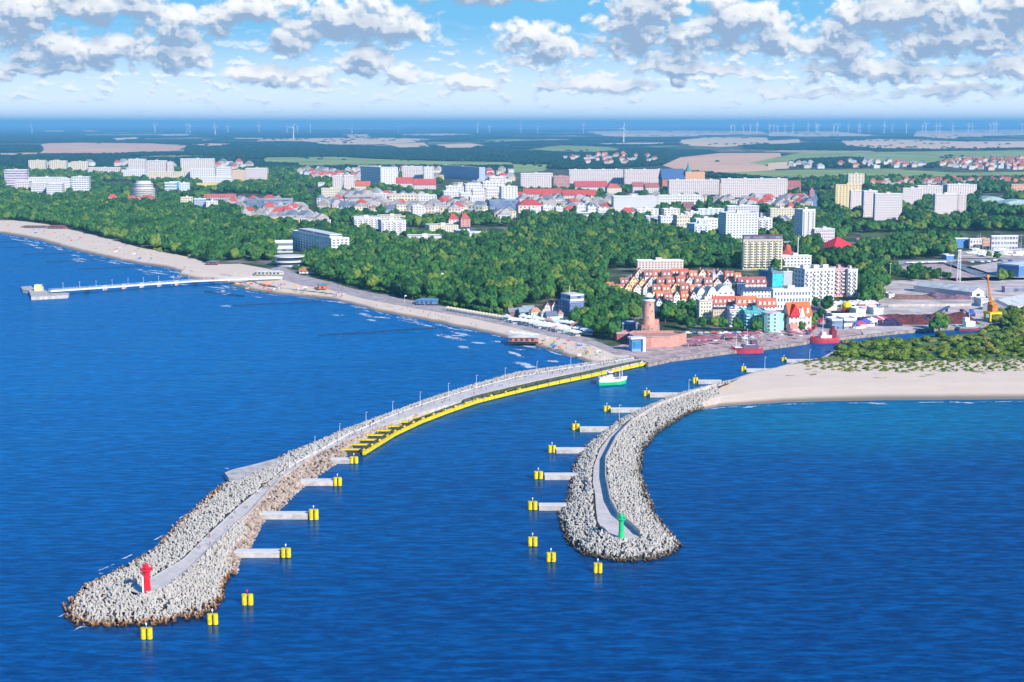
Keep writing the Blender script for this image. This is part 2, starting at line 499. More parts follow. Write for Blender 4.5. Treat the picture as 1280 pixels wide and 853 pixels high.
EBANK = [(1275, 409), (1250, 413), (1180, 419), (1120, 425), (1060, 431), (1042, 440), (1030, 447), (998, 452.5), (971, 460), (940, 467), (905, 479), (895, 484)]
coast = inset(Wl, Bl) + world_poly(QUAY, LZ) + world_poly(EBANK, LZ) + inset(We, Be)
far = [Vector((60000, coast[-1].y, LZ)), Vector((S, S, LZ)), Vector((-S, S, LZ)), Vector((-60000, coast[0].y, LZ))]
ground = flat_sheet('ground', coast + far, M_GROUND)
# quay wall faces
def wall_strip(name, pts, z0, z1, material, thick=0.6, parent=None):
    mb = MB()
    for a, b in zip(pts, pts[1:]):
        d = (b - a); L = d.length; ang = math.atan2(d.y, d.x)
        c = (a + b) / 2
        mb.box((c.x, c.y, z0), (L + thick * 0.5, thick, z1 - z0), ang)
    return mb.build(name, material, parent)
q = tag(wall_strip('quay_wall', world_poly(QUAY, LZ), -1.0, LZ + 0.12, mat('dark_quay_concrete', (0.30, 0.25, 0.22), .9, .4, .4), 1.2), 'long grey concrete quay wall edging the town side of the channel', 'quay wall')  # dark concrete with random mottling
q = tag(wall_strip('embankment_wall', world_poly(EBANK[4:], LZ), -1.0, LZ + 0.15, M_CONC, 1.4), 'pale concrete embankment wall on the dune side of the channel', 'quay wall')

def make_sand():
    m_, N, b = principled('beach_sand', 0.95, 0.05)
    pos = N.n('ShaderNodeNewGeometry').outputs['Position']
    x, y, z = N.sep(pos)
    f = N.noise(N.v('MULTIPLY', pos, (0.06, 0.06, 0)), 1.0, 5, 0.6)
    f2 = N.noise(N.v('MULTIPLY', pos, (1.2, 1.2, 0)), 1.0, 4, 0.7)
    dry = N.mix(f, (0.74, 0.57, 0.43), (0.90, 0.73, 0.57))
    dry = N.mix(N.m('MULTIPLY', N.ss(f2, 0.55, 0.75), 0.35), dry, (0.42, 0.33, 0.26))
    wet = N.ss(z, 1.0, 0.25)
    N.put(b.inputs['Base Color'], N.mix(wet, dry, (0.27, 0.22, 0.17)))
    return m_
M_SAND = make_sand()
SHORE = [(0, -0.5), (0.10, 0.25), (0.22, 0.95), (0.36, LZ + 0.1), (1.0, LZ + 0.14)]
def loosen(pts, amp, seed, n):
    pts = resample(pts, n)
    for i, p in enumerate(pts):
        t = mnoise.noise(Vector((i * 0.35, seed, 0))) + 0.6 * mnoise.noise(Vector((i * 1.1, seed, 5)))
        d = (pts[min(n - 1, i + 1)] - pts[max(0, i - 1)]).normalized()
        pts[i] = p + Vector((-d.y, d.x, 0)) * (amp * t)
    return pts
ribbon('beach', loosen(Wl[1:], 3.0, 1, 240), resample(Bl[1:], 240), 4, M_SAND, SHORE, kind='structure')
ribbon('beach', loosen(We[:-1], 0.8, 2, 90), resample(Be[:-1], 90), 4, M_SAND, [(0, -0.5), (0.08, 0.4), (0.16, 1.0), (0.34, LZ + 0.1), (1.0, LZ + 0.14)], kind='structure')

# ---- paved and grassed grounds, each a sheet above the land
ZS = [LZ + 0.03]
def sheet(name, pts, material, dz=0.0):
    z = LZ + 0.16 + dz
    return flat_sheet(name, world_poly(pts, z), material)
M_PROM = mat('promenade_paving', (0.46, 0.385, 0.37), 0.85, 0.3, 0.3)
M_PINK = mat('pink_paving', (0.52, 0.38, 0.35), 0.85, 0.35, 0.25)
M_PORT = mat('port_concrete', (0.60, 0.50, 0.45), 0.85, 0.3, 0.06)
M_ASPH = mat('asphalt', (0.20, 0.18, 0.19), 0.85, 0.25, 0.1)
M_GRASS = mat('meadow_grass', (0.10, 0.16, 0.05), 0.95, 0.4, 0.05)
M_STUB = mat('stubble_field', (0.86, 0.60, 0.36), 0.95, 0.12, 0.004)
M_PLOUGH = mat('tan_field', (0.80, 0.48, 0.30), 0.95, 0.1, 0.004)
M_MEAD = mat('far_meadow', (0.30, 0.38, 0.12), 0.95, 0.25, 0.006)
sheet('promenade', [(338, 336), (352, 333), (372, 343), (402, 350), (441, 361), (494, 372), (534, 379), (583, 389), (624, 397), (655, 404), (690, 414), (735, 422), (764, 434), (786, 444),
                    (770, 444), (738, 431), (686, 420), (640, 409), (583, 396.5), (522, 386), (461, 375), (402, 360), (378, 357), (354, 350)], M_PROM)
sheet('quayside_paving', [(786, 444), (764, 434), (790, 428), (850, 424), (900, 418), (960, 416), (1010, 408), (1024, 398), (1050, 396), (1070, 405), (1078, 418), (1047, 421.5), (1013, 423.5), (1008, 426.5), (987, 429.5), (952, 434), (911, 438.5), (862, 445), (838, 448), (812, 454)], M_PINK)
sheet('port_apron', [(1060, 398), (1095, 384), (1108, 352), (1150, 349), (1240, 346), (1400, 352), (1400, 392), (1272, 401), (1244, 404.5), (1201, 408), (1164, 410.5), (1120, 414), (1080, 418.5), (1068, 404)], M_PORT)
sheet('road', [(1088, 327), (1180, 324.5), (1300, 322), (1300, 325), (1182, 328), (1088, 332)], mat('pale_road', (0.42, 0.38, 0.37), 0.85, 0.15, 0.2), 0.01)
sheet('car_park', [(1120, 333), (1165, 330), (1190, 331), (1232, 350), (1196, 352), (1150, 344)], M_PINK)
sheet('railway_ground', [(1180, 331), (1200, 329), (1262, 350), (1238, 351)], mat('steel_grey_ground', (0.20, 0.24, 0.28), 0.7, 0.35, 0.15))
sheet('port_apron', [(1206, 334), (1280, 322), (1330, 322), (1330, 350), (1262, 350)], M_PORT)
sheet('meadow', [(1075, 293), (1130, 290), (1185, 292), (1192, 299), (1120, 301), (1080, 299)], M_GRASS)
sheet('street', [(362, 213), (368, 213), (352, 232), (350, 247), (338, 247), (343, 230)], mat('worn_street', (0.36, 0.31, 0.32), 0.85, 0.2, 0.05), 0.1)
sheet('car_park', [(1240, 312), (1320, 308), (1320, 322), (1196, 323), (1200, 315)], M_PORT)
# sandy car park and street between buildings of the town
sheet('street', [(930, 388), (1010, 380), (1100, 380), (1098, 386), (1024, 392), (1014, 400)], M_ASPH)
FARF = [([(48, 181), (60, 179.3), (100, 178.5), (190, 179.5), (235, 182.3), (222, 188), (150, 193.5), (50, 194), (53, 186)], M_PLOUGH),
        ([(0, 192), (48, 192), (48, 195), (0, 196)], M_STUB), ([(236, 182), (262, 179.5), (305, 180), (262, 184)], M_STUB), ([(0, 181.5), (50, 180.3), (50, 182), (0, 182.7)], M_STUB),
        ([(138, 173), (174, 171.5), (172, 174), (146, 177)], M_STUB), ([(52, 163), (82, 163), (80, 165), (55, 165)], M_STUB), ([(100, 163), (126, 163.5), (120, 165), (105, 165)], M_STUB),
        ([(250, 175), (266, 174.5), (268, 176), (252, 177)], M_STUB), ([(290, 172.5), (330, 172.5), (330, 175), (295, 175)], M_STUB), ([(196, 168), (240, 167.5), (238, 170.5), (205, 171)], M_STUB),
        ([(320, 174), (420, 172.5), (500, 172.5), (545, 175), (520, 178), (470, 180.5), (400, 181), (380, 178), (322, 177)], M_STUB),
        ([(425, 169), (460, 168), (466, 172), (440, 173.5)], M_STUB), ([(500, 168), (560, 167), (600, 168.5), (560, 170.5), (505, 170.5)], M_STUB), ([(480, 180), (530, 178.5), (536, 183.5), (500, 184.5)], M_STUB),
        ([(545, 181), (590, 179.5), (605, 182), (590, 186), (560, 185)], M_STUB), ([(330, 197), (420, 196), (470, 199), (560, 202), (640, 203), (640, 208), (520, 208), (400, 208), (330, 204)], M_MEAD),
        ([(655, 188), (700, 182), (760, 184), (790, 189), (740, 192), (690, 191)], M_MEAD), ([(640, 205), (690, 206), (680, 214), (640, 216)], M_MEAD),
        ([(730, 164.5), (820, 163), (950, 164), (962, 168), (900, 169), (870, 170.5), (790, 171.5), (755, 170)], M_STUB), ([(745, 179.5), (830, 178.5), (830, 181.5), (750, 182)], M_STUB),
        ([(852, 175), (880, 172), (960, 172), (960, 181), (900, 184), (848, 181.5)], M_STUB), ([(828, 207), (850, 197), (900, 191.5), (975, 191.5), (978, 198), (955, 206), (970, 213), (900, 216.5), (850, 213)], M_PLOUGH),
        ([(935, 204), (1000, 191), (1100, 190), (1290, 188), (1290, 199), (1130, 204), (1060, 198), (1000, 201), (985, 209)], M_MEAD), ([(870, 217), (985, 213), (1110, 211), (1190, 216), (1290, 215), (1290, 223), (1130, 225), (1000, 226), (920, 221)], M_MEAD),
        ([(962, 165), (1040, 164), (1092, 169), (1080, 171), (1000, 172), (960, 170)], M_STUB), ([(1145, 164), (1230, 161.5), (1290, 162), (1290, 170), (1230, 171), (1180, 174), (1142, 171)], M_STUB),
        ([(1052, 176.5), (1100, 174), (1200, 177), (1290, 176.5), (1290, 186), (1180, 188), (1090, 187), (1056, 183)], M_STUB), ([(960, 176), (1000, 174), (1000, 180), (960, 182)], M_STUB),
        ([(300, 161), (420, 160.6), (560, 161), (430, 162)], M_STUB), ([(610, 160.8), (760, 160.4), (900, 161), (760, 161.8)], M_STUB), ([(90, 168), (190, 167.5), (200, 169), (110, 169.5)], M_MEAD), ([(560, 176), (640, 174), (700, 176), (640, 178)], M_MEAD), ([(100, 197), (230, 194.5), (300, 196), (220, 199)], M_MEAD),
        ([(960, 204), (992, 202), (985, 211), (960, 212)], M_STUB)]
for i, (pl, m_) in enumerate(FARF):
    flat_sheet('field', world_poly(pl, LZ + 0.5 + 0.012 * i), m_)
# marram grass thinning out over the sand behind the right beach
gm, gN, gb = principled('marram_grass', 0.9, 0.05)
gpos = gN.n('ShaderNodeNewGeometry').outputs['Position']
gf = gN.noise(gN.v('MULTIPLY', gpos, (0.10, 0.10, 0)), 1.0, 6, 0.7)
gN.put(gb.inputs['Base Color'], gN.mix(gN.noise(gpos, 0.5, 4), (0.10, 0.15, 0.035), (0.40, 0.36, 0.17)))
gx, gy, gz = gN.sep(gpos)
gN.put(gb.inputs['Alpha'], gN.m('MULTIPLY', gN.ss(gN.m('ADD', gf, gN.m('MULTIPLY', gN.ss(gy, 690, 755), 0.24)), 0.56, 0.68), 0.9))
flat_sheet('dune_grass', world_poly([(985, 457), (1035, 446), (1290, 440), (1290, 468), (1100, 473), (1000, 470), (960, 470)], LZ + 0.2), gm, kind='structure')
flat_sheet('dune_wood_floor', world_poly([(1044, 446), (1060, 432), (1120, 426), (1290, 410), (1290, 447), (1130, 452), (1080, 450)], LZ + 0.22), M_GRASS)
# river reach above the port
M_RIVER = principled('river_water', 0.12, 0.4)
M_RIVER[2].inputs['Base Color'].default_value = (0.01, 0.13, 0.33, 1)
M_RIVER = M_RIVER[0]
flat_sheet('river', world_poly([(1012, 240), (1024, 240), (1027, 252), (1020, 259), (1027, 266), (1040, 275), (1043, 284), (1034, 289), (1022, 278), (1013, 266), (1014, 255)], LZ + 0.3), M_RIVER)

# ---- surf: white water breaking on the bars
def make_foam():
    m_ = bpy.data.materials.new('sea_foam'); m_.use_nodes = True
    t = m_.node_tree; N = NT(t); b = t.nodes['Principled BSDF']
    b.inputs['Base Color'].default_value = (0.72, 0.80, 0.86, 1); b.inputs['Roughness'].default_value = 0.8
    pos = N.n('ShaderNodeNewGeometry').outputs['Position']
    uv = N.n('ShaderNodeUVMap').outputs[0]
    x, y, _ = N.sep(uv)
    edge = N.m('MULTIPLY', N.m('MULTIPLY', N.m('MULTIPLY', x, N.m('SUBTRACT', 1.0, x)), 4.0), N.m('MULTIPLY', N.m('MULTIPLY', y, N.m('SUBTRACT', 1.0, y)), 4.0))
    f = N.noise(N.v('MULTIPLY', pos, (0.16, 0.13, 0)), 1.0, 7, 0.75, 1.5)
    a = N.ss(N.m('ADD', N.m('MULTIPLY', edge, 0.34), f), 0.70, 0.86)
    N.put(b.inputs['Alpha'], N.m('MULTIPLY', a, 0.85))
    return m_
mb = MB()
FOAM = [(92, 339, 14, 4), (160, 343, 22, 4), (187, 346, 14, 4), (165, 350, 18, 4), (22, 299, 20, 3), (40, 316, 14, 2.5), (268, 381, 12, 5), (283, 383, 24, 4), (247, 378, 8, 3), (313, 371, 10, 2.5), (338, 382, 10, 3), (375, 383, 8, 2.5),
        (388, 396, 18, 5), (396, 390, 9, 3), (424, 394, 26, 5), (387, 388, 12, 3), (475, 397, 40, 7), (500, 405, 16, 4), (462, 398, 8, 3), (496, 417, 20, 4), (530, 414, 20, 4), (560, 424, 16, 4), (578, 434, 24, 6),
        (596, 429, 26, 6), (570, 420, 30, 5), (622, 441, 16, 6), (640, 445, 14, 5), (655, 457, 12, 5), (665, 448, 18, 5), (625, 427, 26, 4), (650, 437, 24, 4), (490, 433, 10, 3), (610, 424, 14, 3),
        (355, 376, 26, 3), (450, 385, 30, 3), (520, 404, 34, 3), (690, 452, 24, 4), (715, 459, 20, 3), (60, 306, 30, 2), (110, 320, 30, 2.5), (200, 338, 18, 3), (20, 308, 16, 2),
        (127, 716, 10, 3), (135, 708, 26, 5), (198, 672, 12, 3), (160, 695, 16, 4), (78, 768, 12, 7), (100, 786, 20, 4), (283, 586, 9, 8), (230, 645, 14, 6), (1260, 513, 14, 2), (1100, 505, 60, 1.6), (1200, 503.6, 60, 1.6), (940, 508.5, 40, 1.6)]
def streak(line, wid):
    n = len(line)
    for k in range(n - 1):
        a, b = line[k], line[k + 1]; t_ = (b - a).normalized(); nn = Vector((-t_.y, t_.x, 0)) * wid
        mb.poly([a - nn, b - nn, b + nn, a + nn], 0, [(k / (n - 1), 0), ((k + 1) / (n - 1), 0), ((k + 1) / (n - 1), 1), (k / (n - 1), 1)])
fr = random.Random(12)
wl_ = resample(Wl[2:-1], 400); bl_ = resample(Bl[2:-1], 400)
for q in range(64):
    i0_ = int(fr.uniform(0, 1) * 360); L_ = int(fr.uniform(5, 22)); off = fr.choice([7, 14, 24, 36, 50, 66]) * fr.uniform(.8, 1.2)
    if 100 < i0_ < 150 and off > 30: continue
    ln = []
    for i in range(i0_, min(398, i0_ + L_)):
        d = wl_[i] - bl_[i]; d.z = 0; d.normalize()
        p = wl_[i] + d * (off + 5 * mnoise.noise(Vector((i * .15, q, 0)))); ln.append(Vector((p.x, p.y, .14)))
    if len(ln) > 3: streak(ln, fr.uniform(1.2, 3.0) * (1 + off / 60))
for i0_ in range(0, 380, 12):
    ln = []
    for i in range(i0_, min(399, i0_ + 14)):
        d = wl_[i] - bl_[i]; d.z = 0; d.normalize(); p = wl_[i] + d * (1.0 + 1.5 * mnoise.noise(Vector((i * .2, 3, 0)))); ln.append(Vector((p.x, p.y, .13)))
    streak(ln, 1.3)
we_ = resample(We, 200); be_ = resample(Be, 200)
for i0_ in range(0, 150, 7):
    ln = []
    for i in range(i0_, i0_ + 9):
        d = we_[i] - be_[i]; d.z = 0; d.normalize(); p = we_[i] + d * 1.0; ln.append(Vector((p.x, p.y, .13)))
    streak(ln, .9)
for px, py, w, h in [f for f in FOAM if f[1] > 570 or (f[1] > 380 and f[2] >= 24)]:
    c_ = G(px, py, .14); k_ = c_.y / F; ww = w * k_; hh_ = min(5.0, 1.2 + h * k_ * 1.6) if py < 560 else .7
    sl = -0.35 if py < 470 else (.7 if px < 290 else 0)
    ln = [c_ + Vector(((t - .5) * ww, (t - .5) * ww * sl * 2.2 + 1.5 * math.sin(t * 5 + px), 0)) for t in [i / 8 for i in range(9)]]
    streak(ln, hh_)
o = mb.build('sea_foam', make_foam()); tag(o, 'white surf breaking over the sand bars along the beach', 'foam', kind='stuff')

# ------------------------------------------------------------------ scatter helper (only for what nobody could count)
def scatter(name, pts, rots, scls, idx, protos, label, cat):
    me = bpy.data.meshes.new(name)
    n = len(pts)
    me.vertices.add(n)
    me.vertices.foreach_set('co', np.asarray(pts, dtype=np.float32).ravel())
    for nm, data, ty, key in (('rotv', rots, 'FLOAT_VECTOR', 'vector'), ('sclv', scls, 'FLOAT_VECTOR', 'vector'), ('pick', idx, 'INT', 'value')):
        a = me.attributes.new(nm, ty, 'POINT')
        a.data.foreach_set(key, np.asarray(data, dtype=np.int32 if ty == 'INT' else np.float32).ravel())
    me.update()
    o = link(name, me)
    ng = bpy.data.node_groups.new(name, 'GeometryNodeTree')
    ng.interface.new_socket('Geometry', in_out='INPUT', socket_type='NodeSocketGeometry')
    ng.interface.new_socket('Geometry', in_out='OUTPUT', socket_type='NodeSocketGeometry')
    N = NT(ng)
    gi = N.n('NodeGroupInput'); go = N.n('NodeGroupOutput')
    jg = N.n('GeometryNodeJoinGeometry')
    for p in reversed(protos):
        oi = N.n('GeometryNodeObjectInfo'); oi.inputs['Object'].default_value = p
        gti = N.n('GeometryNodeGeometryToInstance'); ng.links.new(oi.outputs['Geometry'], gti.inputs[0])
        ng.links.new(gti.outputs[0], jg.inputs[0])
    ip = N.n('GeometryNodeInstanceOnPoints'); ip.inputs['Pick Instance'].default_value = True
    ng.links.new(gi.outputs[0], ip.inputs['Points']); ng.links.new(jg.outputs[0], ip.inputs['Instance'])
    def attr(nm, dt):
        a = N.n('GeometryNodeInputNamedAttribute', data_type=dt); a.inputs[0].default_value = nm
        return a.outputs[0]
    ng.links.new(attr('pick', 'INT'), ip.inputs['Instance Index'])
    ng.links.new(attr('rotv', 'FLOAT_VECTOR'), ip.inputs['Rotation'])
    ng.links.new(attr('sclv', 'FLOAT_VECTOR'), ip.inputs['Scale'])
    ng.links.new(ip.outputs[0], go.inputs[0])
    md = o.modifiers.new('scatter', 'NODES'); md.node_group = ng
    tag(o, label, cat, kind='stuff')
    return o
def proto(name, me):
    return bpy.data.objects.new(name, me)            # never linked: only its mesh is used

# ------------------------------------------------------------------ trees
def leaf_material(name, lo, hi, dry):
    m_, N, b = principled(name, 0.75, 0.15)
    oi = N.n('ShaderNodeObjectInfo')
    tc = N.n('ShaderNodeTexCoord').outputs['Object']
    n1 = N.noise(tc, 2.2, 4, 0.65)
    col = N.mix(N.ss(n1, 0.3, 0.7), lo, hi)
    col = N.mix(N.m('MULTIPLY', N.ss(oi.outputs['Random'], 0.72, 1.0), 0.7), col, dry)
    dk = N.mix(N.m('MULTIPLY', N.ss(oi.outputs['Random'], 0.40, 0.0), 0.65), col, tuple(c * 0.45 for c in lo))
    N.put(b.inputs['Base Color'], dk)
    return m_
M_LEAF = leaf_material('broadleaf_foliage', (0.010, 0.076, 0.030), (0.090, 0.235, 0.038), (0.22, 0.29, 0.045))
M_FARLEAF = leaf_material('far_foliage', (0.006, 0.040, 0.034), (0.020, 0.085, 0.050), (0.05, 0.12, 0.05))  # distance haze put into the leaf colour: darker and bluer than near crowns
M_BUSH = leaf_material('dune_bush_foliage', (0.055, 0.125, 0.018), (0.22, 0.30, 0.04), (0.34, 0.29, 0.08))
M_BARK = mat('bark', (0.10, 0.075, 0.05), 0.9, 0.3, 3.0)
def crown_mesh(name, seed, material, leaves=700, flat=0.8, lobes=9):
    r_ = random.Random(seed)
    v = []; f = []
    import bmesh
    blobs = [(Vector((0, 0, 0)), 0.62)]
    for i in range(lobes):
        a = 2 * math.pi * i / lobes + r_.uniform(-.4, .4)
        rr = r_.uniform(0.38, 0.62); zz = r_.uniform(-0.30, 0.48)
        rr *= (1 - max(0, zz) * 0.7)
        blobs.append((Vector((rr * math.cos(a), rr * math.sin(a), zz)), r_.uniform(0.24, 0.40)))
    for i in range(4):
        blobs.append((Vector((r_.uniform(-.35, .35), r_.uniform(-.35, .35), r_.uniform(.35, .62))), r_.uniform(.2, .32)))
    bm = bmesh.new()
    for c, rad in blobs:
        g = bmesh.ops.create_icosphere(bm, subdivisions=2, radius=1.0)
        for vv in g['verts']:
            d = vv.co.normalized()
            k = 1 + 0.30 * mnoise.noise(d * 2.3 + c * 5) + 0.16 * mnoise.noise(d * 6 + c * 9)
            vv.co = c + d * rad * k
            vv.co.z *= flat
    for i in range(leaves):
        c, rad = r_.choice(blobs[1:])
        d = Vector((r_.gauss(0, 1), r_.gauss(0, 1), r_.gauss(0.25, 1))).normalized()
        p = c + d * rad * r_.uniform(0.92, 1.22); p.z *= flat
        s = r_.uniform(0.035, 0.085)
        a = Vector((r_.gauss(0, 1), r_.gauss(0, 1), r_.gauss(0, 1))).normalized()
        u = a.cross(d).normalized() * s; w = (d * r_.uniform(-.6, .6) + a).normalized() * s
        bm.faces.new([bm.verts.new(p + u), bm.verts.new(p + w), bm.verts.new(p - u), bm.verts.new(p - w)])
    me = bpy.data.meshes.new(name); bm.to_mesh(me); bm.free()
    me.materials.append(material)
    return me
def trunk_mesh():
    mb = MB()
    mb.tube((0, 0, -0.3), (0, 0, 0.55), 0.05, 0.035, 7)
    for k in range(4):
        a = k * 1.7
        mb.tube((0, 0, 0.30 + 0.05 * k), (0.22 * math.cos(a), 0.22 * math.sin(a), 0.62 + 0.04 * k), 0.022, 0.010, 5)
    return mb.mesh('trunk', M_BARK)
CROWNS = [crown_mesh('crown', 11 + i, M_LEAF, 650, 0.85 + 0.08 * (i % 3)) for i in range(5)]
BUSHES = [crown_mesh('bush_foliage', 31 + i, M_BUSH, 550, 0.75) for i in range(3)]
FARC = [crown_mesh('far_crown', 51 + i, M_FARLEAF, 60, 0.6, 6) for i in range(3)]
TRUNK = trunk_mesh()

def in_poly(x, y, pl):
    c = False; n = len(pl); j = n - 1
    for i in range(n):
        xi, yi = pl[i]; xj, yj = pl[j]
        if (yi > y) != (yj > y) and x < (xj - xi) * (y - yi) / (yj - yi) + xi: c = not c
        j = i
    return c
KEEP = []      # (xl, xr, y0, y1) photo rectangles where no tree base may fall: filled by the buildings
def fill(pl, spacing, dens=1.0, seed=0, nscale=0.006, lift=0.0, rows=None):
    """world positions in the ground area outlined in photo pixels"""
    r_ = random.Random(seed)
    ws = [G(x, y, LZ) for x, y in pl]
    x0 = min(p.x for p in ws); x1 = max(p.x for p in ws); y0 = min(p.y for p in ws); y1 = max(p.y for p in ws)
    out = []
    y = y0
    while y < y1:
        sp = spacing(y) if callable(spacing) else spacing
        x = x0 + r_.uniform(0, sp)
        while x < x1:
            a = x + r_.uniform(-.42, .42) * sp; b = y + r_.uniform(-.42, .42) * sp
            if abs(a) < b * 0.46 + 60:
                px, py, dep = PX(a, b, LZ)
                if -180 < px < 1460 and in_poly(px, py, pl):
                    if dens >= 1 or mnoise.noise(Vector((a * nscale, b * nscale, seed))) * 0.9 + 0.5 < dens + r_.uniform(-.08, .08):
                        if not any(k[0] < px < k[1] and k[2] < py < k[3] for k in KEEP):
                            out.append((a, b, sp))
            x += sp
        y += sp * 0.9
    return out

# ================================================================== MOLES
ZW = 3.4
def P3(pts, z):
    return [G(x, y, z) for x, y in pts]
left_mole = empty('breakwater', G(400, 570, 0), 0, 'long curving left breakwater with a pale walkway and a yellow fender', 'breakwater')
right_mole = empty('breakwater', G(755, 600, 0), 0, 'short curved right breakwater with a wall along its grey walkway', 'breakwater')
def reparent(o, root):
    o.parent = root
    o.matrix_parent_inverse = Matrix.Translation(-Vector(root.location))
    return o
M_SLOPE = mat('armour_underlayer', (0.06, 0.055, 0.05), 0.9, 0.4, 0.8, bump=0.5)  # kept near black so the gaps between the blocks look shaded
M_WALK, wN, wB = principled('walkway_concrete', 0.85, 0.2)
wp = wN.n('ShaderNodeNewGeometry').outputs['Position']
wr = wN.n('ShaderNodeMapping'); wr.inputs['Rotation'].default_value = (0, 0, 0.9); wN.put(wr.inputs[0], wp)
wb = wN.n('ShaderNodeTexBrick'); wN.put(wb.inputs['Vector'], wr.outputs[0]); wb.inputs['Scale'].default_value = 1.0; wb.inputs['Brick Width'].default_value = 5.0; wb.inputs['Row Height'].default_value = 2.5; wb.inputs['Mortar Size'].default_value = 0.06
wb.inputs['Color1'].default_value = (0.74, 0.66, 0.60, 1); wb.inputs['Color2'].default_value = (0.66, 0.59, 0.54, 1); wb.inputs['Mortar'].default_value = (0.46, 0.43, 0.41, 1)
wst = wN.ss(wN.noise(wp, 0.16, 6, 0.7), 0.42, 0.68)
wN.put(wB.inputs['Base Color'], wN.mix(wN.m('MULTIPLY', wst, 0.35), wb.outputs[0], (0.36, 0.32, 0.30)))
M_KERB = mat('pale_kerb', (0.72, 0.70, 0.68), 0.8, 0.08, 0.5)

LW_out = [(80, 758), (105, 735), (158, 710), (195, 687), (217, 662), (251, 631), (275, 609), (300, 598), (330, 588), (354, 571), (391, 556), (424, 542), (461, 528), (494, 516), (540, 499), (560, 492.5), (591, 483), (644, 467.5), (686, 462), (737, 456), (784, 450)]
LW_in = [(160, 738), (189, 723), (229, 700), (256, 673), (297, 635), (325, 612), (350, 592), (370, 579), (396, 565), (436, 543), (460, 533), (483, 523), (520, 509), (560, 496), (600, 484), (640, 473.5), (690, 464), (740, 456.5), (790, 448.5)]
LE_in = [(183, 745), (208, 738), (246, 704), (276, 674), (313, 641), (349, 601), (391, 571), (424, 555), (471, 534), (520, 517), (560, 505.5), (600, 493), (640, 482), (690, 471), (740, 462), (806, 449.5)]
LH_out = [(80, 758), (82, 772), (97, 783), (144, 785), (200, 782), (243, 775), (268, 765), (279, 750), (281, 738)]
LH_in = [(160, 738), (164, 741), (172, 744), (183, 745), (195, 742), (208, 738), (222, 726), (234, 715), (243, 707)]
LR_out = [(281, 738), (279, 732), (296, 716), (299, 701), (313, 682), (330, 651), (352, 635), (372, 615), (394, 598), (419, 581), (438, 567), (462, 549), (494, 538), (527, 525)]
LR_in = [(243, 707), (246, 704), (262, 688), (276, 674), (300, 652), (325, 626), (349, 601), (370, 586), (391, 571), (424, 555), (445, 545), (471, 534), (500, 523), (525, 515)]
def slope(A, B, n=80):
    return resample(P3(A, 0.0), n), resample(P3(B, ZW), n)
def mole_ribbon(A, B, root, n=80):
    a, b = slope(A, B, n)
    a2 = [p + (p - q).normalized() * 3.0 for p, q in zip(a, b)]
    prof = [(0, -2.0), (0.35, 1.0), (1.0, ZW - 0.3)]
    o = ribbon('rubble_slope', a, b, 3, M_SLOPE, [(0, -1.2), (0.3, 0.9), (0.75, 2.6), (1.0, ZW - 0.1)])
    reparent(o, root)
    return a, b
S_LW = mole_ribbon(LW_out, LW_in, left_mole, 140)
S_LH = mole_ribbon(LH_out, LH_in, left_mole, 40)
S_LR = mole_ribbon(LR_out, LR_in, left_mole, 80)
A = resample(P3(LW_in, ZW), 160); B = resample(P3(LE_in, ZW), 160)
reparent(ribbon('walkway', A, B, 2, M_WALK), left_mole)
kA = A; kB = [a.lerp(b, 0.10) for a, b in zip(A, B)]
reparent(ribbon('kerb', [p + Vector((0, 0, .25)) for p in kA], [p + Vector((0, 0, .25)) for p in kB], 1, M_KERB), left_mole)
kA = [a.lerp(b, 0.88) for a, b in zip(A, B)]
reparent(ribbon('kerb', [p + Vector((0, 0, .16)) for p in kA[60:]], [p + Vector((0, 0, .16)) for p in B[60:]], 1, M_KERB), left_mole)
def parapet(name, line, h, th, material, root, z0=ZW - 0.2):
    mb = MB()
    for a, b in zip(line, line[1:]):
        d = b - a; c = (a + b) / 2
        mb.box((c.x, c.y, z0), (d.length + 0.05, th, h), math.atan2(d.y, d.x))
    return reparent(mb.build(name, material), root)
parapet('parapet', resample(B[:62], 60), 0.95, 0.25, M_CONC, left_mole)
parapet('edge_wall', resample(A[50:], 90), 0.6, 0.3, M_KERB, left_mole)
# concrete spur on the open-sea side
spur = P3([(281, 591), (286, 598), (300, 600), (330, 597), (352, 590), (378, 576), (396, 564), (380, 566), (350, 572), (312, 582), (290, 587)], 1.9)
so_ = flat_sheet('spur_slab', spur, M_CONC, kind=None); reparent(so_, left_mole)
mb = MB()
for a, b in zip(spur, spur[1:] + spur[:1]):
    mb.poly([Vector((a.x, a.y, -1)), Vector((b.x, b.y, -1)), b, a])
reparent(mb.build('spur_wall', M_CONC), left_mole)

# yellow fender along the channel
FD = [(454.5, 568.5), (494, 544), (527, 528.5), (560, 516), (596, 503.5), (640, 492.5), (681, 483), (737, 471.5), (807, 456)]
def at_y(line, y):
    for a, b in zip(line, line[1:]):
        if min(a.y, b.y) - 1e-6 <= y <= max(a.y, b.y) + 1e-6:
            k = (y - a.y) / (b.y - a.y) if abs(b.y - a.y) > 1e-6 else 0
            return a.x + (b.x - a.x) * k
    return line[0].x if abs(y - line[0].y) < abs(y - line[-1].y) else line[-1].x
FL = P3(FD, 0.6)
fend = resample(FL, 90)
ys = [FL[0].y + (FL[-1].y - FL[0].y) * i / 89 for i in range(90)]
wlk = [Vector((at_y(B, y), y, 2.3)) for y in ys]
fl = [Vector((at_y(FL, y), y, 2.3)) for y in ys]
wid = lambda y: float(np.interp(y, [ys[0], G(560, 516).y, G(650, 490).y, G(700, 479).y, ys[-1]], [8.5, 7.6, 5.6, 2.8, 1.6]))
for w_, f_ in zip(wlk, fl): w_.x = min(w_.x, f_.x - 1.3)
ben = [Vector((min(f_.x - 1.0, max(w_.x + .3, f_.x - wid(f_.y))), f_.y, 2.3)) for w_, f_ in zip(wlk, fl)]
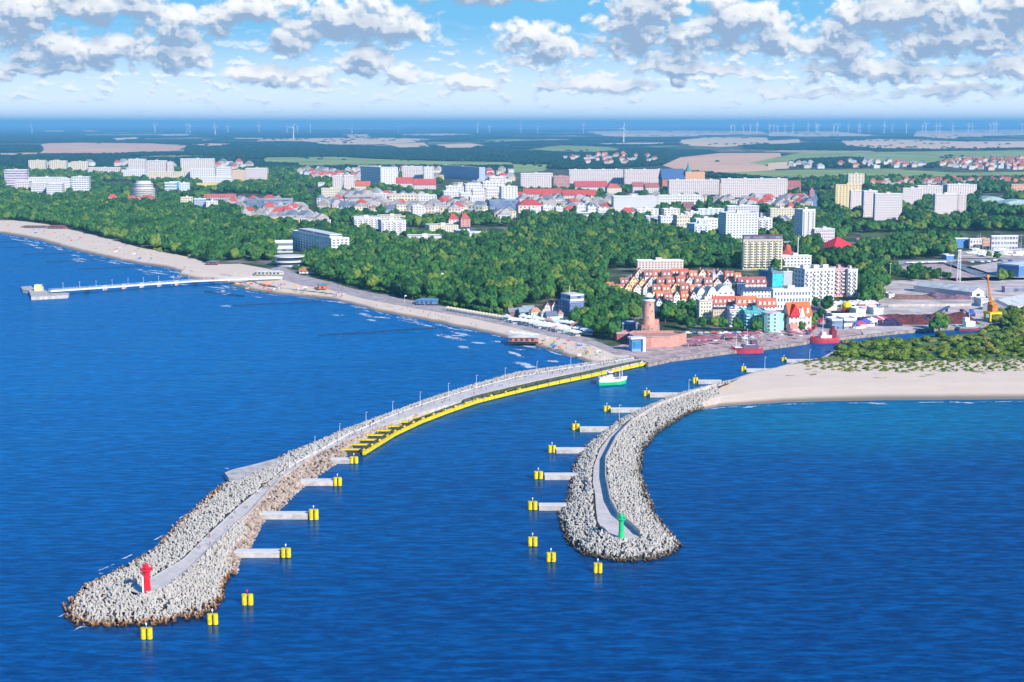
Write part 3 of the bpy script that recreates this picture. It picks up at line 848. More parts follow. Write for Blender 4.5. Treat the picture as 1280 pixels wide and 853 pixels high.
reparent(ribbon('bench_slab', wlk, ben, 1, M_CONC), left_mole)
mb = MB()
for a, b in zip(ben, ben[1:]):
    mb.poly([Vector((a.x, a.y, -1)), Vector((b.x, b.y, -1)), b, a])
for a, b in zip(wlk, wlk[1:]):
    mb.poly([a, b, Vector((b.x, b.y, ZW)), Vector((a.x, a.y, ZW))])
a = ben[0]; c = wlk[0]; mb.poly([Vector((c.x, c.y, -1)), Vector((a.x, a.y, -1)), a, c])
reparent(mb.build('bench_wall', M_CONC), left_mole)
parapet('fender_beam', fend, 1.3, 0.9, M_YEL, left_mole, 0.45)
parapet('fender_piles', [p + Vector((-.2, .3, 0)) for p in fend], 1.0, 1.0, M_DARK, left_mole, -0.6)
dgm = mat('dark_grating', (0.07, 0.09, 0.05), 0.7, 0.5, 1.0)
parapet('gangway', [Vector((p.x - 1.1, p.y + .3, 0)) for p in fl[:62]][::2], 0.3, 0.9, dgm, left_mole, 2.15)
parapet('fence', [Vector((p.x - .5, p.y + .5, 0)) for p in fl[40:]][::2], 1.3, 0.12, dgm, left_mole, 2.35)
y = ys[0] + 2
while y < G(655, 489).y:
    x1 = at_y(FL, y) - .2; x0 = x1 - wid(y) - .2
    mb = MB(); mb.box(((x0 + x1) / 2, y, 1.9), (x1 - x0, 1.25, .45)); reparent(mb.build('strut', M_YEL), left_mole)
    mb = MB(); mb.box(((x0 + x1) / 2, y + .1, -.6), ((x1 - x0) * .8, .8, 2.3)); reparent(mb.build('strut_footing', M_DARK), left_mole)
    y += 8.2

for p in fend[3::3]:
    mb = MB(); mb.tube((p.x - .2, p.y + .1, 1.6), (p.x - .2, p.y + .1, 3.3), .14, n=6); mb.box((p.x, p.y - .62, .2), (.28, .3, 1.7)); reparent(mb.build('fender_post', M_DARK), left_mole)

# right mole
RL_out = [(905, 480), (875, 488), (849, 493.5), (804, 512), (776, 526), (755, 542), (732, 559), (718, 582), (713, 604), (710, 627), (697, 640), (702, 660), (710, 680)]
RL_in = [(915, 478), (885, 486), (860, 494), (815, 512), (785, 527), (765, 542), (750, 561), (742, 584), (741, 604), (744, 618), (745, 636), (747, 652), (756, 667)]
RH_out = [(710, 680), (727, 694), (755, 701), (789, 704), (828, 700), (845, 691), (852, 683)]
RH_in = [(756, 667), (762, 671), (770, 674), (778, 675), (788, 675), (795, 674), (801, 671)]
RR_out = [(852, 683), (837, 667), (817, 641), (809, 618), (800, 593), (803, 565), (822, 542), (853, 522), (879, 511), (905, 498)]
RR_in = [(801, 671), (790, 660), (773, 647), (763, 629), (757, 600), (757, 577), (771, 549), (790, 529), (822, 509), (860, 495), (895, 484)]
S_RL = mole_ribbon(RL_out, RL_in, right_mole, 90)
S_RH = mole_ribbon(RH_out, RH_in, right_mole, 30)
S_RR = mole_ribbon(RR_out, RR_in, right_mole, 100)
A2 = resample(P3(RL_in, ZW), 120); B2 = resample(P3(list(reversed(RR_in)), ZW), 120)
reparent(ribbon('walkway', A2, B2, 2, M_WALK), right_mole)
he = P3(list(RH_in), ZW)
cm = he[3].lerp(he[0], .5)
mb = MB()
mb.poly([p + Vector((0, 0, .01)) for p in he])
reparent(mb.build('head_slab', M_WALK), right_mole)
parapet('wave_wall', resample(P3(RR_in, ZW), 110), 1.9, 0.45, M_CONC, right_mole)
parapet('parapet', resample(P3(RH_in[:2] + [(752, 660)], ZW), 8), 0.9, 0.4, M_CONC, right_mole)

# ------------------------------------------------------------------ armour blocks
def tetrapod_mesh(var):
    r_ = random.Random(var)
    mb = MB()
    dirs = [Vector((0, 0, 1)), Vector((0.94, 0, -.33)), Vector((-.47, .82, -.33)), Vector((-.47, -.82, -.33))]
    for d in dirs:
        mb.tube(-d * 0.15, d * (1.55 if d.z > .5 else 1.0), 0.46, 0.31, 7)
    return mb
def make_armour_mat():
    m_, N, b = principled('armour_concrete', 0.9, 0.1)
    pos = N.n('ShaderNodeNewGeometry').outputs['Position']
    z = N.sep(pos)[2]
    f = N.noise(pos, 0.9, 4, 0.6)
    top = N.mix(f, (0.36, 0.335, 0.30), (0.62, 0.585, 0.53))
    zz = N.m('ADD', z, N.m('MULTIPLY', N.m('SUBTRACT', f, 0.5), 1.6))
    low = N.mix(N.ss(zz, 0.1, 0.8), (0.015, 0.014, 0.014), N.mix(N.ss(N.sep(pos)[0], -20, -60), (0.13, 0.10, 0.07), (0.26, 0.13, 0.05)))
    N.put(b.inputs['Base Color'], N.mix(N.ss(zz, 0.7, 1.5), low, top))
    return m_
M_ARM = make_armour_mat()
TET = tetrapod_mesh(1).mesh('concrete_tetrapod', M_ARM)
arm = []     # x, y, z, size
def armour(slope_, step, size, t0=0.0, t1=1.0, seed=1, drop=0.0, i0=0, i1=None, lean=0):
    r_ = random.Random(seed)
    a, b = slope_
    i1 = i1 or len(a) - 1
    for i in range(i0, i1):
        seg = ((a[i + 1] - a[i]).length + (b[i + 1] - b[i]).length) / 2
        wid = (b[i] - a[i]).length
        n = seg * wid * (t1 - t0) / (step * step)
        k = int(n) + (1 if r_.random() < n - int(n) else 0)
        for _ in range(k):
            s = r_.random(); t = t0 + (t1 - t0) * r_.random()
            if r_.random() > (a[i + 1] - a[i]).length / max(.01, seg) * (1 - t) + (b[i + 1] - b[i]).length / max(.01, seg) * t + 0.15: continue
            p = a[i].lerp(a[i + 1], s).lerp(b[i].lerp(b[i + 1], s), t)
            z = np.interp(t, [0, .3, .75, 1], [-0.2, 1.2, 2.7, ZW + .1])
            arm.append((p.x, p.y, float(z) + r_.uniform(-.1, .45) - drop, size * r_.uniform(0.8, 1.15)))
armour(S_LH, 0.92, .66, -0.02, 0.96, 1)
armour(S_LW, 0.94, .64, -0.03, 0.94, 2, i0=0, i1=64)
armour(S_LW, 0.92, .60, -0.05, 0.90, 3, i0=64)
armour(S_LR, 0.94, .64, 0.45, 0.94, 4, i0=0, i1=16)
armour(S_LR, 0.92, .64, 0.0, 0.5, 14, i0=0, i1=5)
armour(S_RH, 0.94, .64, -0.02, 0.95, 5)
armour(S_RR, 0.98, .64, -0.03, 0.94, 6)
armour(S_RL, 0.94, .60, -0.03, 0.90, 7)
arm.sort(key=lambda q: -q[3] / math.hypot(q[0], q[1], H))
r_ = random.Random(5)
root = left_mole
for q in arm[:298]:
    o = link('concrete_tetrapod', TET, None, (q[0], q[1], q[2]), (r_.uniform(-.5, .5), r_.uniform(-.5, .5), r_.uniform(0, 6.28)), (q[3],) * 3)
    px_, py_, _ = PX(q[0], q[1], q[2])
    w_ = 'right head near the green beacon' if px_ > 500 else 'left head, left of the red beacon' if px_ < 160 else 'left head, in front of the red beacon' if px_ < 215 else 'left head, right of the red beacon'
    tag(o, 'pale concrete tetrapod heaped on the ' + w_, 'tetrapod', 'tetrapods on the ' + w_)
rest = arm[298:]
prot = proto('concrete_tetrapod_shape', TET)
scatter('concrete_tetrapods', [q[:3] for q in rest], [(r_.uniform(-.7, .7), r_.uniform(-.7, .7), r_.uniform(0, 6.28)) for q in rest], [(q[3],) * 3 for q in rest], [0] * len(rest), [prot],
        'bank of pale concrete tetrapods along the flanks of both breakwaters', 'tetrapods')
# quarry stone on the channel flank of the left mole
def rock_mesh(seed):
    import bmesh
    bm = bmesh.new(); bmesh.ops.create_icosphere(bm, subdivisions=1, radius=1.0)
    for v in bm.verts:
        v.co *= 1 + 0.35 * mnoise.noise(v.co * 1.7 + Vector((seed * 3.1, 0, 0))); v.co.z *= 0.75
    me = bpy.data.meshes.new('rock'); bm.to_mesh(me); bm.free()
    me.materials.append(M_ROCK); return me
M_ROCK = mat('quarry_stone', (0.40, 0.31, 0.25), 0.9, 0.4, 0.5, bump=0.3)
rocks = []
def rockfill(sl_, step, size, t0, t1, seed, i0=0, i1=None):
    keep = len(arm); armour(sl_, step, size, t0, t1, seed, i0=i0, i1=i1)
    rocks.extend(arm[keep:]); del arm[keep:]
rockfill(S_LR, 0.85, 0.55, -0.05, 0.97, 21, i0=5)
rockfill(S_RL, 1.5, 0.5, 0.0, 0.3, 22)
rp = [proto('rock_shape', rock_mesh(i)) for i in range(3)]
scatter('rubble', [(q[0], q[1], q[2] - .25) for q in rocks], [(r_.uniform(0, 6), r_.uniform(0, 6), r_.uniform(0, 6)) for q in rocks], [(q[3] * r_.uniform(.7, 1.4), q[3], q[3]) for q in rocks], [r_.randrange(3) for q in rocks], rp,
        'brown quarry stone tipped along the channel side of the left breakwater', 'rubble')

# ------------------------------------------------------------------ beacons on the heads
def beacon(px, py, ytop, material, label, wide, cat='beacon'):
    p = G(px, py, ZW); h = ztop(p, ytop) - ZW
    t = empty('harbour_beacon', p, R(20), label, cat)
    mb = MB(); r = wide
    mb.lathe([(r * 1.15, 0), (r * 1.05, h * .06), (r * .86, h * .30), (r * .80, h * .62), (r * 1.02, h * .70), (r * 1.3, h * .75)], n=12)
    mb.build('tower', material, t)
    mb = MB(); mb.lathe([(r * 1.55, h * .75), (r * 1.55, h * .785)], n=16); mb.build('gallery', material, t)
    mb = MB()
    for k in range(12):
        a = 2 * math.pi * k / 12
        mb.tube((r * 1.5 * math.cos(a), r * 1.5 * math.sin(a), h * .785), (r * 1.5 * math.cos(a), r * 1.5 * math.sin(a), h * .88), .045, n=5)
        b = 2 * math.pi * (k + 1) / 12
        mb.tube((r * 1.5 * math.cos(a), r * 1.5 * math.sin(a), h * .88), (r * 1.5 * math.cos(b), r * 1.5 * math.sin(b), h * .88), .045, n=5)
    mb.build('railing', material, t)
    mb = MB(); mb.lathe([(r * .62, h * .785), (r * .62, h * .90), (r * .7, h * .90), (r * .35, h * .96), (r * .08, h)], n=12); mb.build('lantern', material, t)
    return t, h
t, h = beacon(184, 742, 703, M_RED, 'slim red light beacon with a white side panel on the head of the left breakwater', 1.0)
mb = MB(); mb.box((-1.02, -.25, h * .06), (.35, .9, h * .52), 0); mb.build('white_panel', M_WHITE, t)
mb = MB(); mb.lathe([(1.9, 0), (1.9, .25)], n=16); mb.build('plinth', M_CONC, t)
t, h = beacon(776.5, 673, 641, M_GREEN, 'slim green light beacon on the head of the right breakwater', .85)
mb = MB(); mb.lathe([(1.7, 0), (1.7, .25)], n=16); mb.build('plinth', M_CONC, t)

# ------------------------------------------------------------------ jetties with yellow dolphins
def dolphin(px0, py0, px1, py1, label, marker=None):
    """yellow mooring dolphin: photo box of its lit steel casing"""
    c = G((px0 + px1) / 2, py1 - 1, 0)
    w = (px1 - px0) * c.length / F
    top = ztop(c, py0)
    t = empty('mooring_dolphin', c, 0, label, 'mooring dolphin')
    mb = MB()
    for s in (-1, 1):
        mb.tube((s * w * .26, 0, 0.12), (s * w * .26, 0, top), w * .235, n=14)
    mb.build('casing', M_YEL, t)
    mb = MB(); mb.box((0, .1, .1), (w * .92, w * .30, top * .86)); mb.box((0, w * .3, -1), (w * .8, w * .25, top + .7)); mb.build('backing', M_DARK, t)
    mb = MB()
    for s in (-1, 1):
        mb = MB(); mb.tube((s * w * .26, 0, -1), (s * w * .26, 0, 0.12), w * .22, n=12)
        mb.build('pile', M_DARK, t)
    mb = MB(); mb.tube((0, 0, top), (0, 0, top + 1.1), .05, n=5); mb.box((0, 0, top + .75), (.32, .32, .5)); mb.build('marker_lamp', M_RED if marker == 'red' else M_WHITE, t)
    return t
LJ = [('nearest the red beacon', (351, 685.5, 364, 698), (293, 349, 686, 698)), ('second from the red beacon', (386, 637, 398.5, 651), (325, 385, 638.5, 650)),
      ('third from the red beacon', (416.5, 597, 427.5, 608.5), (374, 416.5, 597.5, 608)), ('fourth from the red beacon', (437, 571, 448, 580.5), (406, 437, 571, 580.5))]
RJ = [('nearest the green beacon', (659.5, 627, 672, 638.5), (674, 708, 628, 639)), ('second from the green beacon', (667, 589.5, 679, 600), (681, 722, 590, 600.5)), ('third from the green beacon', (685, 557, 695, 567), (695.5, 735, 558.5, 567.5)),
      ('fourth from the green beacon', (714.5, 530, 724.5, 539), (725, 762, 532, 541)), ('fifth from the green beacon', (754, 507.5, 763, 515.5), (763.5, 804, 508.5, 516.5)), ('sixth from the green beacon', (804, 488.5, 812.5, 496.5), (812.5, 850, 489.5, 497.5)),
      ('seventh from the green beacon', (865.5, 472, 872.5, 480.5), (873, 902, 473.8, 480.8)), ('last but one up the channel', (926, 458, 932.5, 465.5), (933, 968, 460, 466)),
      ('farthest up the channel, beside the bushes', (976.5, 447, 983, 453), (983.5, 1012, 448.2, 454))]
for side, lst in (('left', LJ), ('right', RJ)):
    for w_, d_, j_ in lst:
        dolphin(*d_, 'yellow mooring dolphin at the tip of the jetty ' + w_)
        x0, x1, y0, y1 = j_
        a = G(x0, y1 - .5, 0); b = G(x1, y1 - .5, 0)
        zt = ztop((a + b) / 2, y0 + (y1 - y0) * .40)
        L = (b - a).length; wd = 3.0
        t = empty('jetty', (a + b) / 2 + Vector((0, wd / 2, 0)), math.atan2(b.y - a.y, b.x - a.x), 'low grey jetty, %s breakwater, %s' % (side, w_), 'jetty')
        mb = MB(); mb.box((0, 0, -1), (L, wd, zt + 1)); e = -1 if side == 'right' else 1
        mb.build('body', M_CONC, t)
        mb = MB(); mb.box((0, 0, zt), (L + .2, wd + .2, .16)); mb.build('deck', M_KERB, t)
        mb = MB(); mb.tube((-e * L * .48, 0, zt + .1), (-e * L * .48, 0, zt + 2.6), .05, n=5); mb.box((-e * L * .48, 0, zt + 2.5), (.35, .2, .12)); mb.build('lamp', M_DARK, t)
dolphin(302, 743, 317, 757.5, 'free-standing yellow mooring dolphin right of the left breakwater head', 'red')
dolphin(259, 767.6, 273, 782, 'yellow mooring dolphin close off the right corner of the left breakwater head')
dolphin(176, 785, 191, 800, 'yellow mooring dolphin in front of the left breakwater head, nearest the camera')
dolphin(659.5, 671.6, 672, 684, 'leftmost of the three free yellow dolphins off the right breakwater head')
dolphin(682.5, 691, 695, 703.5, 'middle of the three free yellow dolphins off the right breakwater head')
dolphin(741.5, 704, 753, 717.5, 'rightmost of the three free yellow dolphins, below the right breakwater head')

# lamp posts on the moles
mb = MB(); mb.tube((0, 0, 0), (0, 0, 6.0), .09, .05, n=6); LP_P = mb.mesh('pole', M_TRIM)
mb = MB(); mb.box((.3, 0, 5.95), (.9, .25, .12)); LP_H = mb.mesh('lamp_head', M_TRIM)
def lamp(p, rz, label, group):
    t = empty('street_lamp', p, rz, label, 'street lamp', group)
    link('pole', LP_P, t); link('lamp_head', LP_H, t)
for i in range(52, 160, 9):
    a = A[i]; b = B[i]
    lamp(a.lerp(b, .06), math.atan2(b.y - a.y, b.x - a.x), 'thin white lamp post on the seaward edge of the left breakwater walkway', 'lamp posts along the left breakwater walkway')
for px, py in ((774, 525), (861, 492), (956, 462), (1012, 452)):
    lamp(G(px, py, ZW if px < 900 else LZ), 0, 'thin white lamp post on the channel side of the right breakwater', 'lamp posts along the right breakwater')

# ================================================================== BUILDINGS
def window_mesh():
    mb = MB()
    mb.box((0, -0.03, 0), (0.86, 0.06, 0.90), 0, 1)
    for c, s in (((0, -.07, -.03), (1.0, .1, .07)), ((0, -.07, .90), (1.0, .1, .06)), ((-.46, -.07, 0), (.08, .1, .92)), ((.46, -.07, 0), (.08, .1, .92)), ((0, -.07, 0), (.05, .08, .92))):
        mb.box(c, s, 0, 0)
    return mb.mesh('window', [M_TRIM, M_GLASS])
WIN = window_mesh()
def balcony_mesh():
    mb = MB()
    mb.box((0, -.55, 0), (1, 1.1, .09))
    mb.box((0, -1.08, .09), (1, .06, .38)); mb.box((-.48, -.55, .09), (.04, 1.0, .38)); mb.box((.48, -.55, .09), (.04, 1.0, .38))
    return mb.mesh('balcony', M_PLAIN)
BALC = balcony_mesh()
CHIM = MB(); CHIM.box((0, 0, 0), (.7, .7, 1.6)); CHIM = CHIM.mesh('chimney', M_BRICK)
br = random.Random(3)
def corner_lengths(C, th, xl, xr, dflt=14.0):
    def solve(ux, uy, x):
        k = (x - 640) / F
        den = ux - k * uy * CP
        return (k * (C.y * CP + (H - LZ) * SP) - C.x) / den
    a = solve(math.cos(th), math.sin(th), xr)
    b = solve(-math.sin(th), math.cos(th), xl) if xl is not None else dflt
    if b < 3: b = max(11.0, min(20.0, a * .8))
    if th < R(20): b = min(b, max(11.0, min(26.0, a * .9)))
    return a, b
def keep_for(C, th, a, b, h, extra=5):
    pts = []
    for i, j in ((0, 0), (a, 0), (a, b), (0, b)):
        x = C.x + i * math.cos(th) - j * math.sin(th); y = C.y + i * math.sin(th) + j * math.cos(th)
        pts.append(PX(x, y, LZ)[:2])
    KEEP.append((min(p[0] for p in pts) - 1, max(p[0] for p in pts) + 1, min(p[1] for p in pts) - 1, max(p[1] for p in pts) + extra))
def face_grid(root, x0, x1, z0, z1, nb, nf, side, wfrac=0.55, hfrac=0.55, depth=0, every=1, y0=0.0):
    """individual windows of one facade; past 100 the rest become one part"""
    cells = []
    for j in range(nf):
        for i in range(nb):
            cells.append((x0 + (i + .5) * (x1 - x0) / nb, z0 + (j + .25) * (z1 - z0) / nf))
    cells.sort(key=lambda c: -c[1])
    w = (x1 - x0) / nb * wfrac; hh = (z1 - z0) / nf * hfrac
    for k, (x, z) in enumerate(cells[:100 if side == 'front' else 40]):
        if side == 'front':
            link('window', WIN, root, (x, y0, z), (0, 0, 0), (w, 1, hh))
        else:
            link('window', WIN, root, (y0, x, z), (0, 0, -math.pi / 2), (w, 1, hh))
    rest = cells[100 if side == 'front' else 40:]
    if rest:
        mb = MB()
        for x, z in rest:
            if side == 'front': mb.box((x, -.04, z), (w, .08, hh))
            else: mb.box((-.04, x, z), (.08, w, hh))
        o = mb.build('windows', M_GLASS, root); o['kind'] = 'stuff'
def block(label, cat, xl, xc, xr, yb, yt, th=4, wall=(.74, .70, .68), floors=5, bays=None, pat='grid', parts=False, huts=1, roofm=None, name='apartment_block', group=None,
          depth=14.0, balc=False, wf=(.55, .55), extra=5, roofc=None, keep=True):
    th = R(th)
    C = G(xc, yb, LZ)
    a, b = corner_lengths(C, th, xl if xl is not None and xc - xl > .6 else None, xr, depth)
    h = ztop(C, yt) - LZ
    t = empty(name, C, th, label, cat, group)
    bays = bays or max(2, round(a / 4.0)); bb = max(1, round(b / 4.5))
    mb = MB(); mb.box((a / 2, b / 2, -1), (a, b, h + 1), 0, 0, 1.0, (bays, bb, floors))
    m_ = M_WALL if parts else {'grid': M_GRID, 'balcony': M_BALC, 'band': M_BAND, 'plain': M_WALL}[pat]
    mb.build('wall', m_, t, color=wall)
    mb = MB()
    mb.box((a / 2, b / 2, h), (a + .5, b + .5, .35))
    rf = mb.build('roof', roofm or (M_ROOFC if roofc else M_FLAT), t, color=roofc or (.5, .48, .47))
    mb = MB()
    for (cx, cy, sx, sy) in ((a / 2, 0, a + .5, .3), (a / 2, b, a + .5, .3), (0, b / 2, .3, b - .2), (a, b / 2, .3, b - .2)):
        mb.box((cx, cy, h + .35), (sx, sy, .55))
    mb.build('parapet', M_TRIM if wall[2] > .5 else M_WALL, t, color=wall)
    for k in range(huts):
        mb = MB(); w_ = min(5, a * .18)
        mb.box((a * (k + .5) / huts + br.uniform(-1, 1), b / 2, h + .35), (w_, min(4, b * .4), 2.4)); mb.build('roof_hut', M_WALL, t, color=tuple(c * .9 for c in wall))
    if parts:
        face_grid(t, .6, a - .6, .3, h - .3, bays, floors, 'front', *wf)
        if b > 6 and xl is not None and xc - xl > 3: face_grid(t, .8, b - .8, .3, h - .3, min(bb, 14), floors, 'left')
        if balc:
            n = 0
            for j in range(1, floors):
                for i in range(0, bays, 2):
                    if n < 60:
                        link('balcony', BALC, t, (.6 + (i + .5) * (a - 1.2) / bays, 0, .3 + j * (h - .6) / floors), (0, 0, 0), ((a - 1.2) / bays * .9, 1.2, 2.2), color=balc if isinstance(balc, tuple) else wall); n += 1
    if keep: keep_for(C, th, a, b, h, extra)
    return t, a, b, h
def gable(mb, a, b, z, rise, axis='x', over=.4, mi=0):
    if axis == 'x':      # ridge along x
        p = [(-over, -over, z), (a + over, -over, z), (a + over, b + over, z), (-over, b + over, z), (-over, b / 2, z + rise), (a + over, b / 2, z + rise)]
        fs = [(0, 1, 5, 4), (2, 3, 4, 5), (0, 4, 3), (1, 2, 5), (3, 2, 1, 0)]
    elif axis == 'y':
        p = [(-over, -over, z), (a + over, -over, z), (a + over, b + over, z), (-over, b + over, z), (a / 2, -over, z + rise), (a / 2, b + over, z + rise)]
        fs = [(0, 4, 5, 3), (1, 2, 5, 4), (0, 1, 4), (2, 3, 5), (3, 2, 1, 0)]
    elif axis == 'hip':
        k = min(a, b) * .45
        p = [(-over, -over, z), (a + over, -over, z), (a + over, b + over, z), (-over, b + over, z)]
        p += [(k, b / 2, z + rise), (a - k, b / 2, z + rise)] if a >= b else [(a / 2, k, z + rise), (a / 2, b - k, z + rise)]
        fs = [(0, 1, 5, 4), (2, 3, 4, 5), (3, 0, 4), (1, 2, 5), (3, 2, 1, 0)] if a >= b else [(0, 1, 4), (1, 2, 5, 4), (2, 3, 5), (3, 0, 4, 5), (3, 2, 1, 0)]
    else:                # pyramid
        p = [(-over, -over, z), (a + over, -over, z), (a + over, b + over, z), (-over, b + over, z), (a / 2, b / 2, z + rise)]
        fs = [(0, 1, 4), (1, 2, 4), (2, 3, 4), (3, 0, 4), (3, 2, 1, 0)]
    base = len(mb.v); mb.v += p
    for f in fs:
        mb.f.append(tuple(base + k for k in f)); mb.m.append(mi); mb.uv += [(.02, .02)] * len(f)
def house(label, xl, xc, xr, yb, yt, th=8, wall=(.75, .70, .66), roof=(.55, .14, .08), axis='x', rise=.42, win=(2, 2), cat='house', name='gabled_house', group=None, depth=10.0, chim=True, extra=4, parts=True, keep=True, gablewin=True, pat='grid', dormers=0):
    th = R(th); C = G(xc, yb, LZ)
    a, b = corner_lengths(C, th, xl if xl is not None and xc - xl > .6 else None, xr, depth)
    h = ztop(C, yt) - LZ
    # the ridge stands back from the near corner, so it shows higher than the same height at the corner
    rise_ = h * rise; hw = h - rise_
    t = empty(name, C, th, label, cat, group)
    mb = MB(); mb.box((a / 2, b / 2, -1), (a, b, hw + 1), 0, 0, 1, (max(2, round(a / 3.5)), max(1, round(b / 4)), max(1, round(hw / 3))))
    if axis in ('x', 'y'):
        gable(mb, a, b, hw, rise_ * .94, axis, over=-0.05)
    mb.build('wall', M_WALL if parts else M_GRID, t, color=wall)
    mb = MB()
    if axis == 'y':
        for s, e in ((0, 1), (1, 0)):
            x0 = -.5 if s == 0 else a + .5
            z0 = hw - .5 * rise_ / (a / 2)
            q = [(x0, -.45, z0), (a / 2, -.45, hw + rise_), (a / 2, b + .45, hw + rise_), (x0, b + .45, z0)]
            if s == 0: q = q[::-1]
            mb.poly(q); mb.poly([(x, y, z - .25) for x, y, z in q][::-1])
            mb.poly([q[0], q[1], (q[1][0], q[1][1], q[1][2] - .25), (q[0][0], q[0][1], q[0][2] - .25)])
            mb.poly([q[2], q[3], (q[3][0], q[3][1], q[3][2] - .25), (q[2][0], q[2][1], q[2][2] - .25)])
    elif axis == 'x':
        for s in (0, 1):
            y0 = -.5 if s == 0 else b + .5
            z0 = hw - .5 * rise_ / (b / 2)
            q = [(-.45, y0, z0), (a + .45, y0, z0), (a + .45, b / 2, hw + rise_), (-.45, b / 2, hw + rise_)]
            if s == 1: q = q[::-1]
            mb.poly(q); mb.poly([(x, y, z - .25) for x, y, z in q][::-1])
            mb.poly([q[1], q[2], (q[2][0], q[2][1], q[2][2] - .25), (q[1][0], q[1][1], q[1][2] - .25)])
            mb.poly([q[3], q[0], (q[0][0], q[0][1], q[0][2] - .25), (q[3][0], q[3][1], q[3][2] - .25)])
    else:
        gable(mb, a, b, hw, rise_, axis, .5)
    rf = mb.build('roof', M_ROOFC, t, color=roof)
    if chim:
        link('chimney', CHIM, rf, (a * .3, b * .55, hw + rise_ * .55), scl=(1, 1, max(1, rise_ * .35)))
    for k in range(dormers):
        mb = MB(); x = a * (k + .5) / dormers
        mb.box((x, b * .18, hw + rise_ * .05), (1.5, b * .3, rise_ * .42)); mb.build('dormer', M_WALL, t, color=(.8, .78, .76))
    if parts:
        nb, nf = win
        if nb: face_grid(t, .4, a - .4, .2, hw, nb, nf, 'front', .42, .5)
        if axis == 'y' and gablewin: link('window', WIN, t, (a / 2, -.02, hw + rise_ * .15), scl=(1.1, 1, rise_ * .35))
        if nf and b > 5 and xl is not None and xc - xl > 2: face_grid(t, .6, b - .6, .2, hw, max(1, int(b / 4)), nf, 'left', .4, .5)
    if keep: keep_for(C, th, a, b, h, extra)
    return t, a, b, h
WH = (.78, .75, .73); PK = (.74, .64, .60); CR = (.76, .66, .48); BL = (.22, .36, .52); GY = (.50, .52, .56); YL = (.80, .62, .30)
AB = 'apartment block'
# ---- far left district
block('purple and white banded hotel block at the far left edge', 'hotel', 3, 6, 34.5, 233.5, 213, 8, (.70, .55, .66), 7, 8, 'band', name='hotel_block')
block('leftmost of three equal cream blocks behind the wood at far left', AB, 34, 36, 57, 212.5, 201, 5, CR, 10, 8)
block('middle of three equal cream blocks behind the wood at far left', AB, 60, 62, 83, 212.5, 201.5, 5, CR, 10, 8)
block('rightmost of three equal cream blocks behind the wood at far left', AB, 87, 89, 110, 214, 202.5, 5, CR, 10, 8)
block('white tower hotel with ribbed front among the trees at far left', 'hotel', 37, 39, 58, 245, 229.5, 6, WH, 7, 10, 'balcony', name='hotel_block')
block('right wing of the ribbed white tower hotel at far left', 'hotel', 57, 58.5, 78, 246, 230.5, 6, WH, 7, 10, 'balcony', name='hotel_block')
block('white block with rows of balconies right of the ribbed white hotel', AB, 87, 90, 111.5, 242.5, 222, 7, WH, 8, 7, 'balcony')
block('long low white building between the ribbed hotel and the balconied block', AB, 76, 78, 88, 240, 224, 6, WH, 5, 5)
block('low white slab behind the ribbed white hotel', AB, 34, 36, 80, 233, 222.5, 4, WH, 4, 18)
block('low pale block right of the purple and white hotel', AB, 17, 19, 37, 238, 227, 5, PK, 4, 6)
block('long low pale row behind the balconied white block', AB, 108, 110, 150, 216, 210, 4, PK, 4, 14)
block('left part of the tall pink apartment row behind the park at left', AB, 159, 160.5, 182, 217.5, 199.5, 4, PK, 11, 9)
block('right part of the tall pink apartment row behind the park at left', AB, 182, 183.5, 208, 219, 201.5, 4, PK, 11, 9)
block('narrow pink block closing the tall pink row at left', AB, 207, 209, 217, 219, 203, 5, PK, 10, 4)
block('tall cream slab of two joined blocks right of the pink row', AB, 224, 226, 268, 214.5, 199, 4, (.78, .68, .60), 11, 16)
block('long low white row below the tall pink apartments', AB, 150, 152, 182, 221, 213, 4, WH, 4, 12)
block('cream five storey row below the pink block', AB, 181, 183, 238, 224.5, 215.5, 4, CR, 5, 20)
block('white six storey row below the tall cream slab', AB, 236, 238, 280, 225, 212, 4, WH, 6, 15)
block('tan block standing out of the white rows right of the cream slab', AB, 288, 290, 306, 227, 213.5, 5, (.78, .56, .38), 7, 6)
block('white row right of the tan block', AB, 305, 307, 334, 225.5, 211, 4, PK, 6, 10)
block('white block left of the tan block', AB, 268, 270, 289, 225, 209.5, 4, WH, 6, 8)
block('long pale row at the left end of the town behind the main street', AB, 318, 320, 335, 224, 212, 4, PK, 5, 6)
block('low white row in front of the tan block', AB, 250, 252, 290, 229, 222, 4, WH, 3, 14)
# round white building
p = G(180, 247, LZ); hh = ztop(p, 228) - LZ
t = empty('round_hotel', p, 0, 'round white hotel with stacked balconies and a red roofed base in the left park', 'hotel')
mb = MB()
for k in range(9):
    r0 = 18 - (k * .35 if k > 5 else 0)
    mb.lathe([(r0, k * hh / 9), (r0, k * hh / 9 + hh * .05)], n=20); mb.lathe([(r0 - 3.0, k * hh / 9 + hh * .05), (r0 - 3.0, (k + 1) * hh / 9)], n=20)
mb.lathe([(12, hh), (12, hh + 2)], n=16)
mb.build('wall', M_WALL, t, color=(.74, .70, .66)); KEEP.append((160, 200, 236, 254))
house('long red roofed annexe at the foot of the round white hotel', 170, 172, 193, 252.5, 244, 6, WH, (.60, .12, .10), 'hip', .55, cat='annexe', name='annexe', parts=False)
house('low red roofed pavilion left of the round white hotel', 153, 155, 172, 253, 245, 6, WH, (.60, .14, .12), 'hip', .55, cat='pavilion', name='pavilion', parts=False)
house('white villa with a steep red roof left of the round hotel', 132, 134, 147, 252, 243, 10, WH, (.62, .10, .08), 'hip', .5, cat='villa', name='villa', parts=False)
block('white and glass bath hall with blue slides in the left park', 'bath hall', 203, 206, 221, 239, 229, 12, (.6, .72, .82), 3, 5, 'band', name='bath_hall')
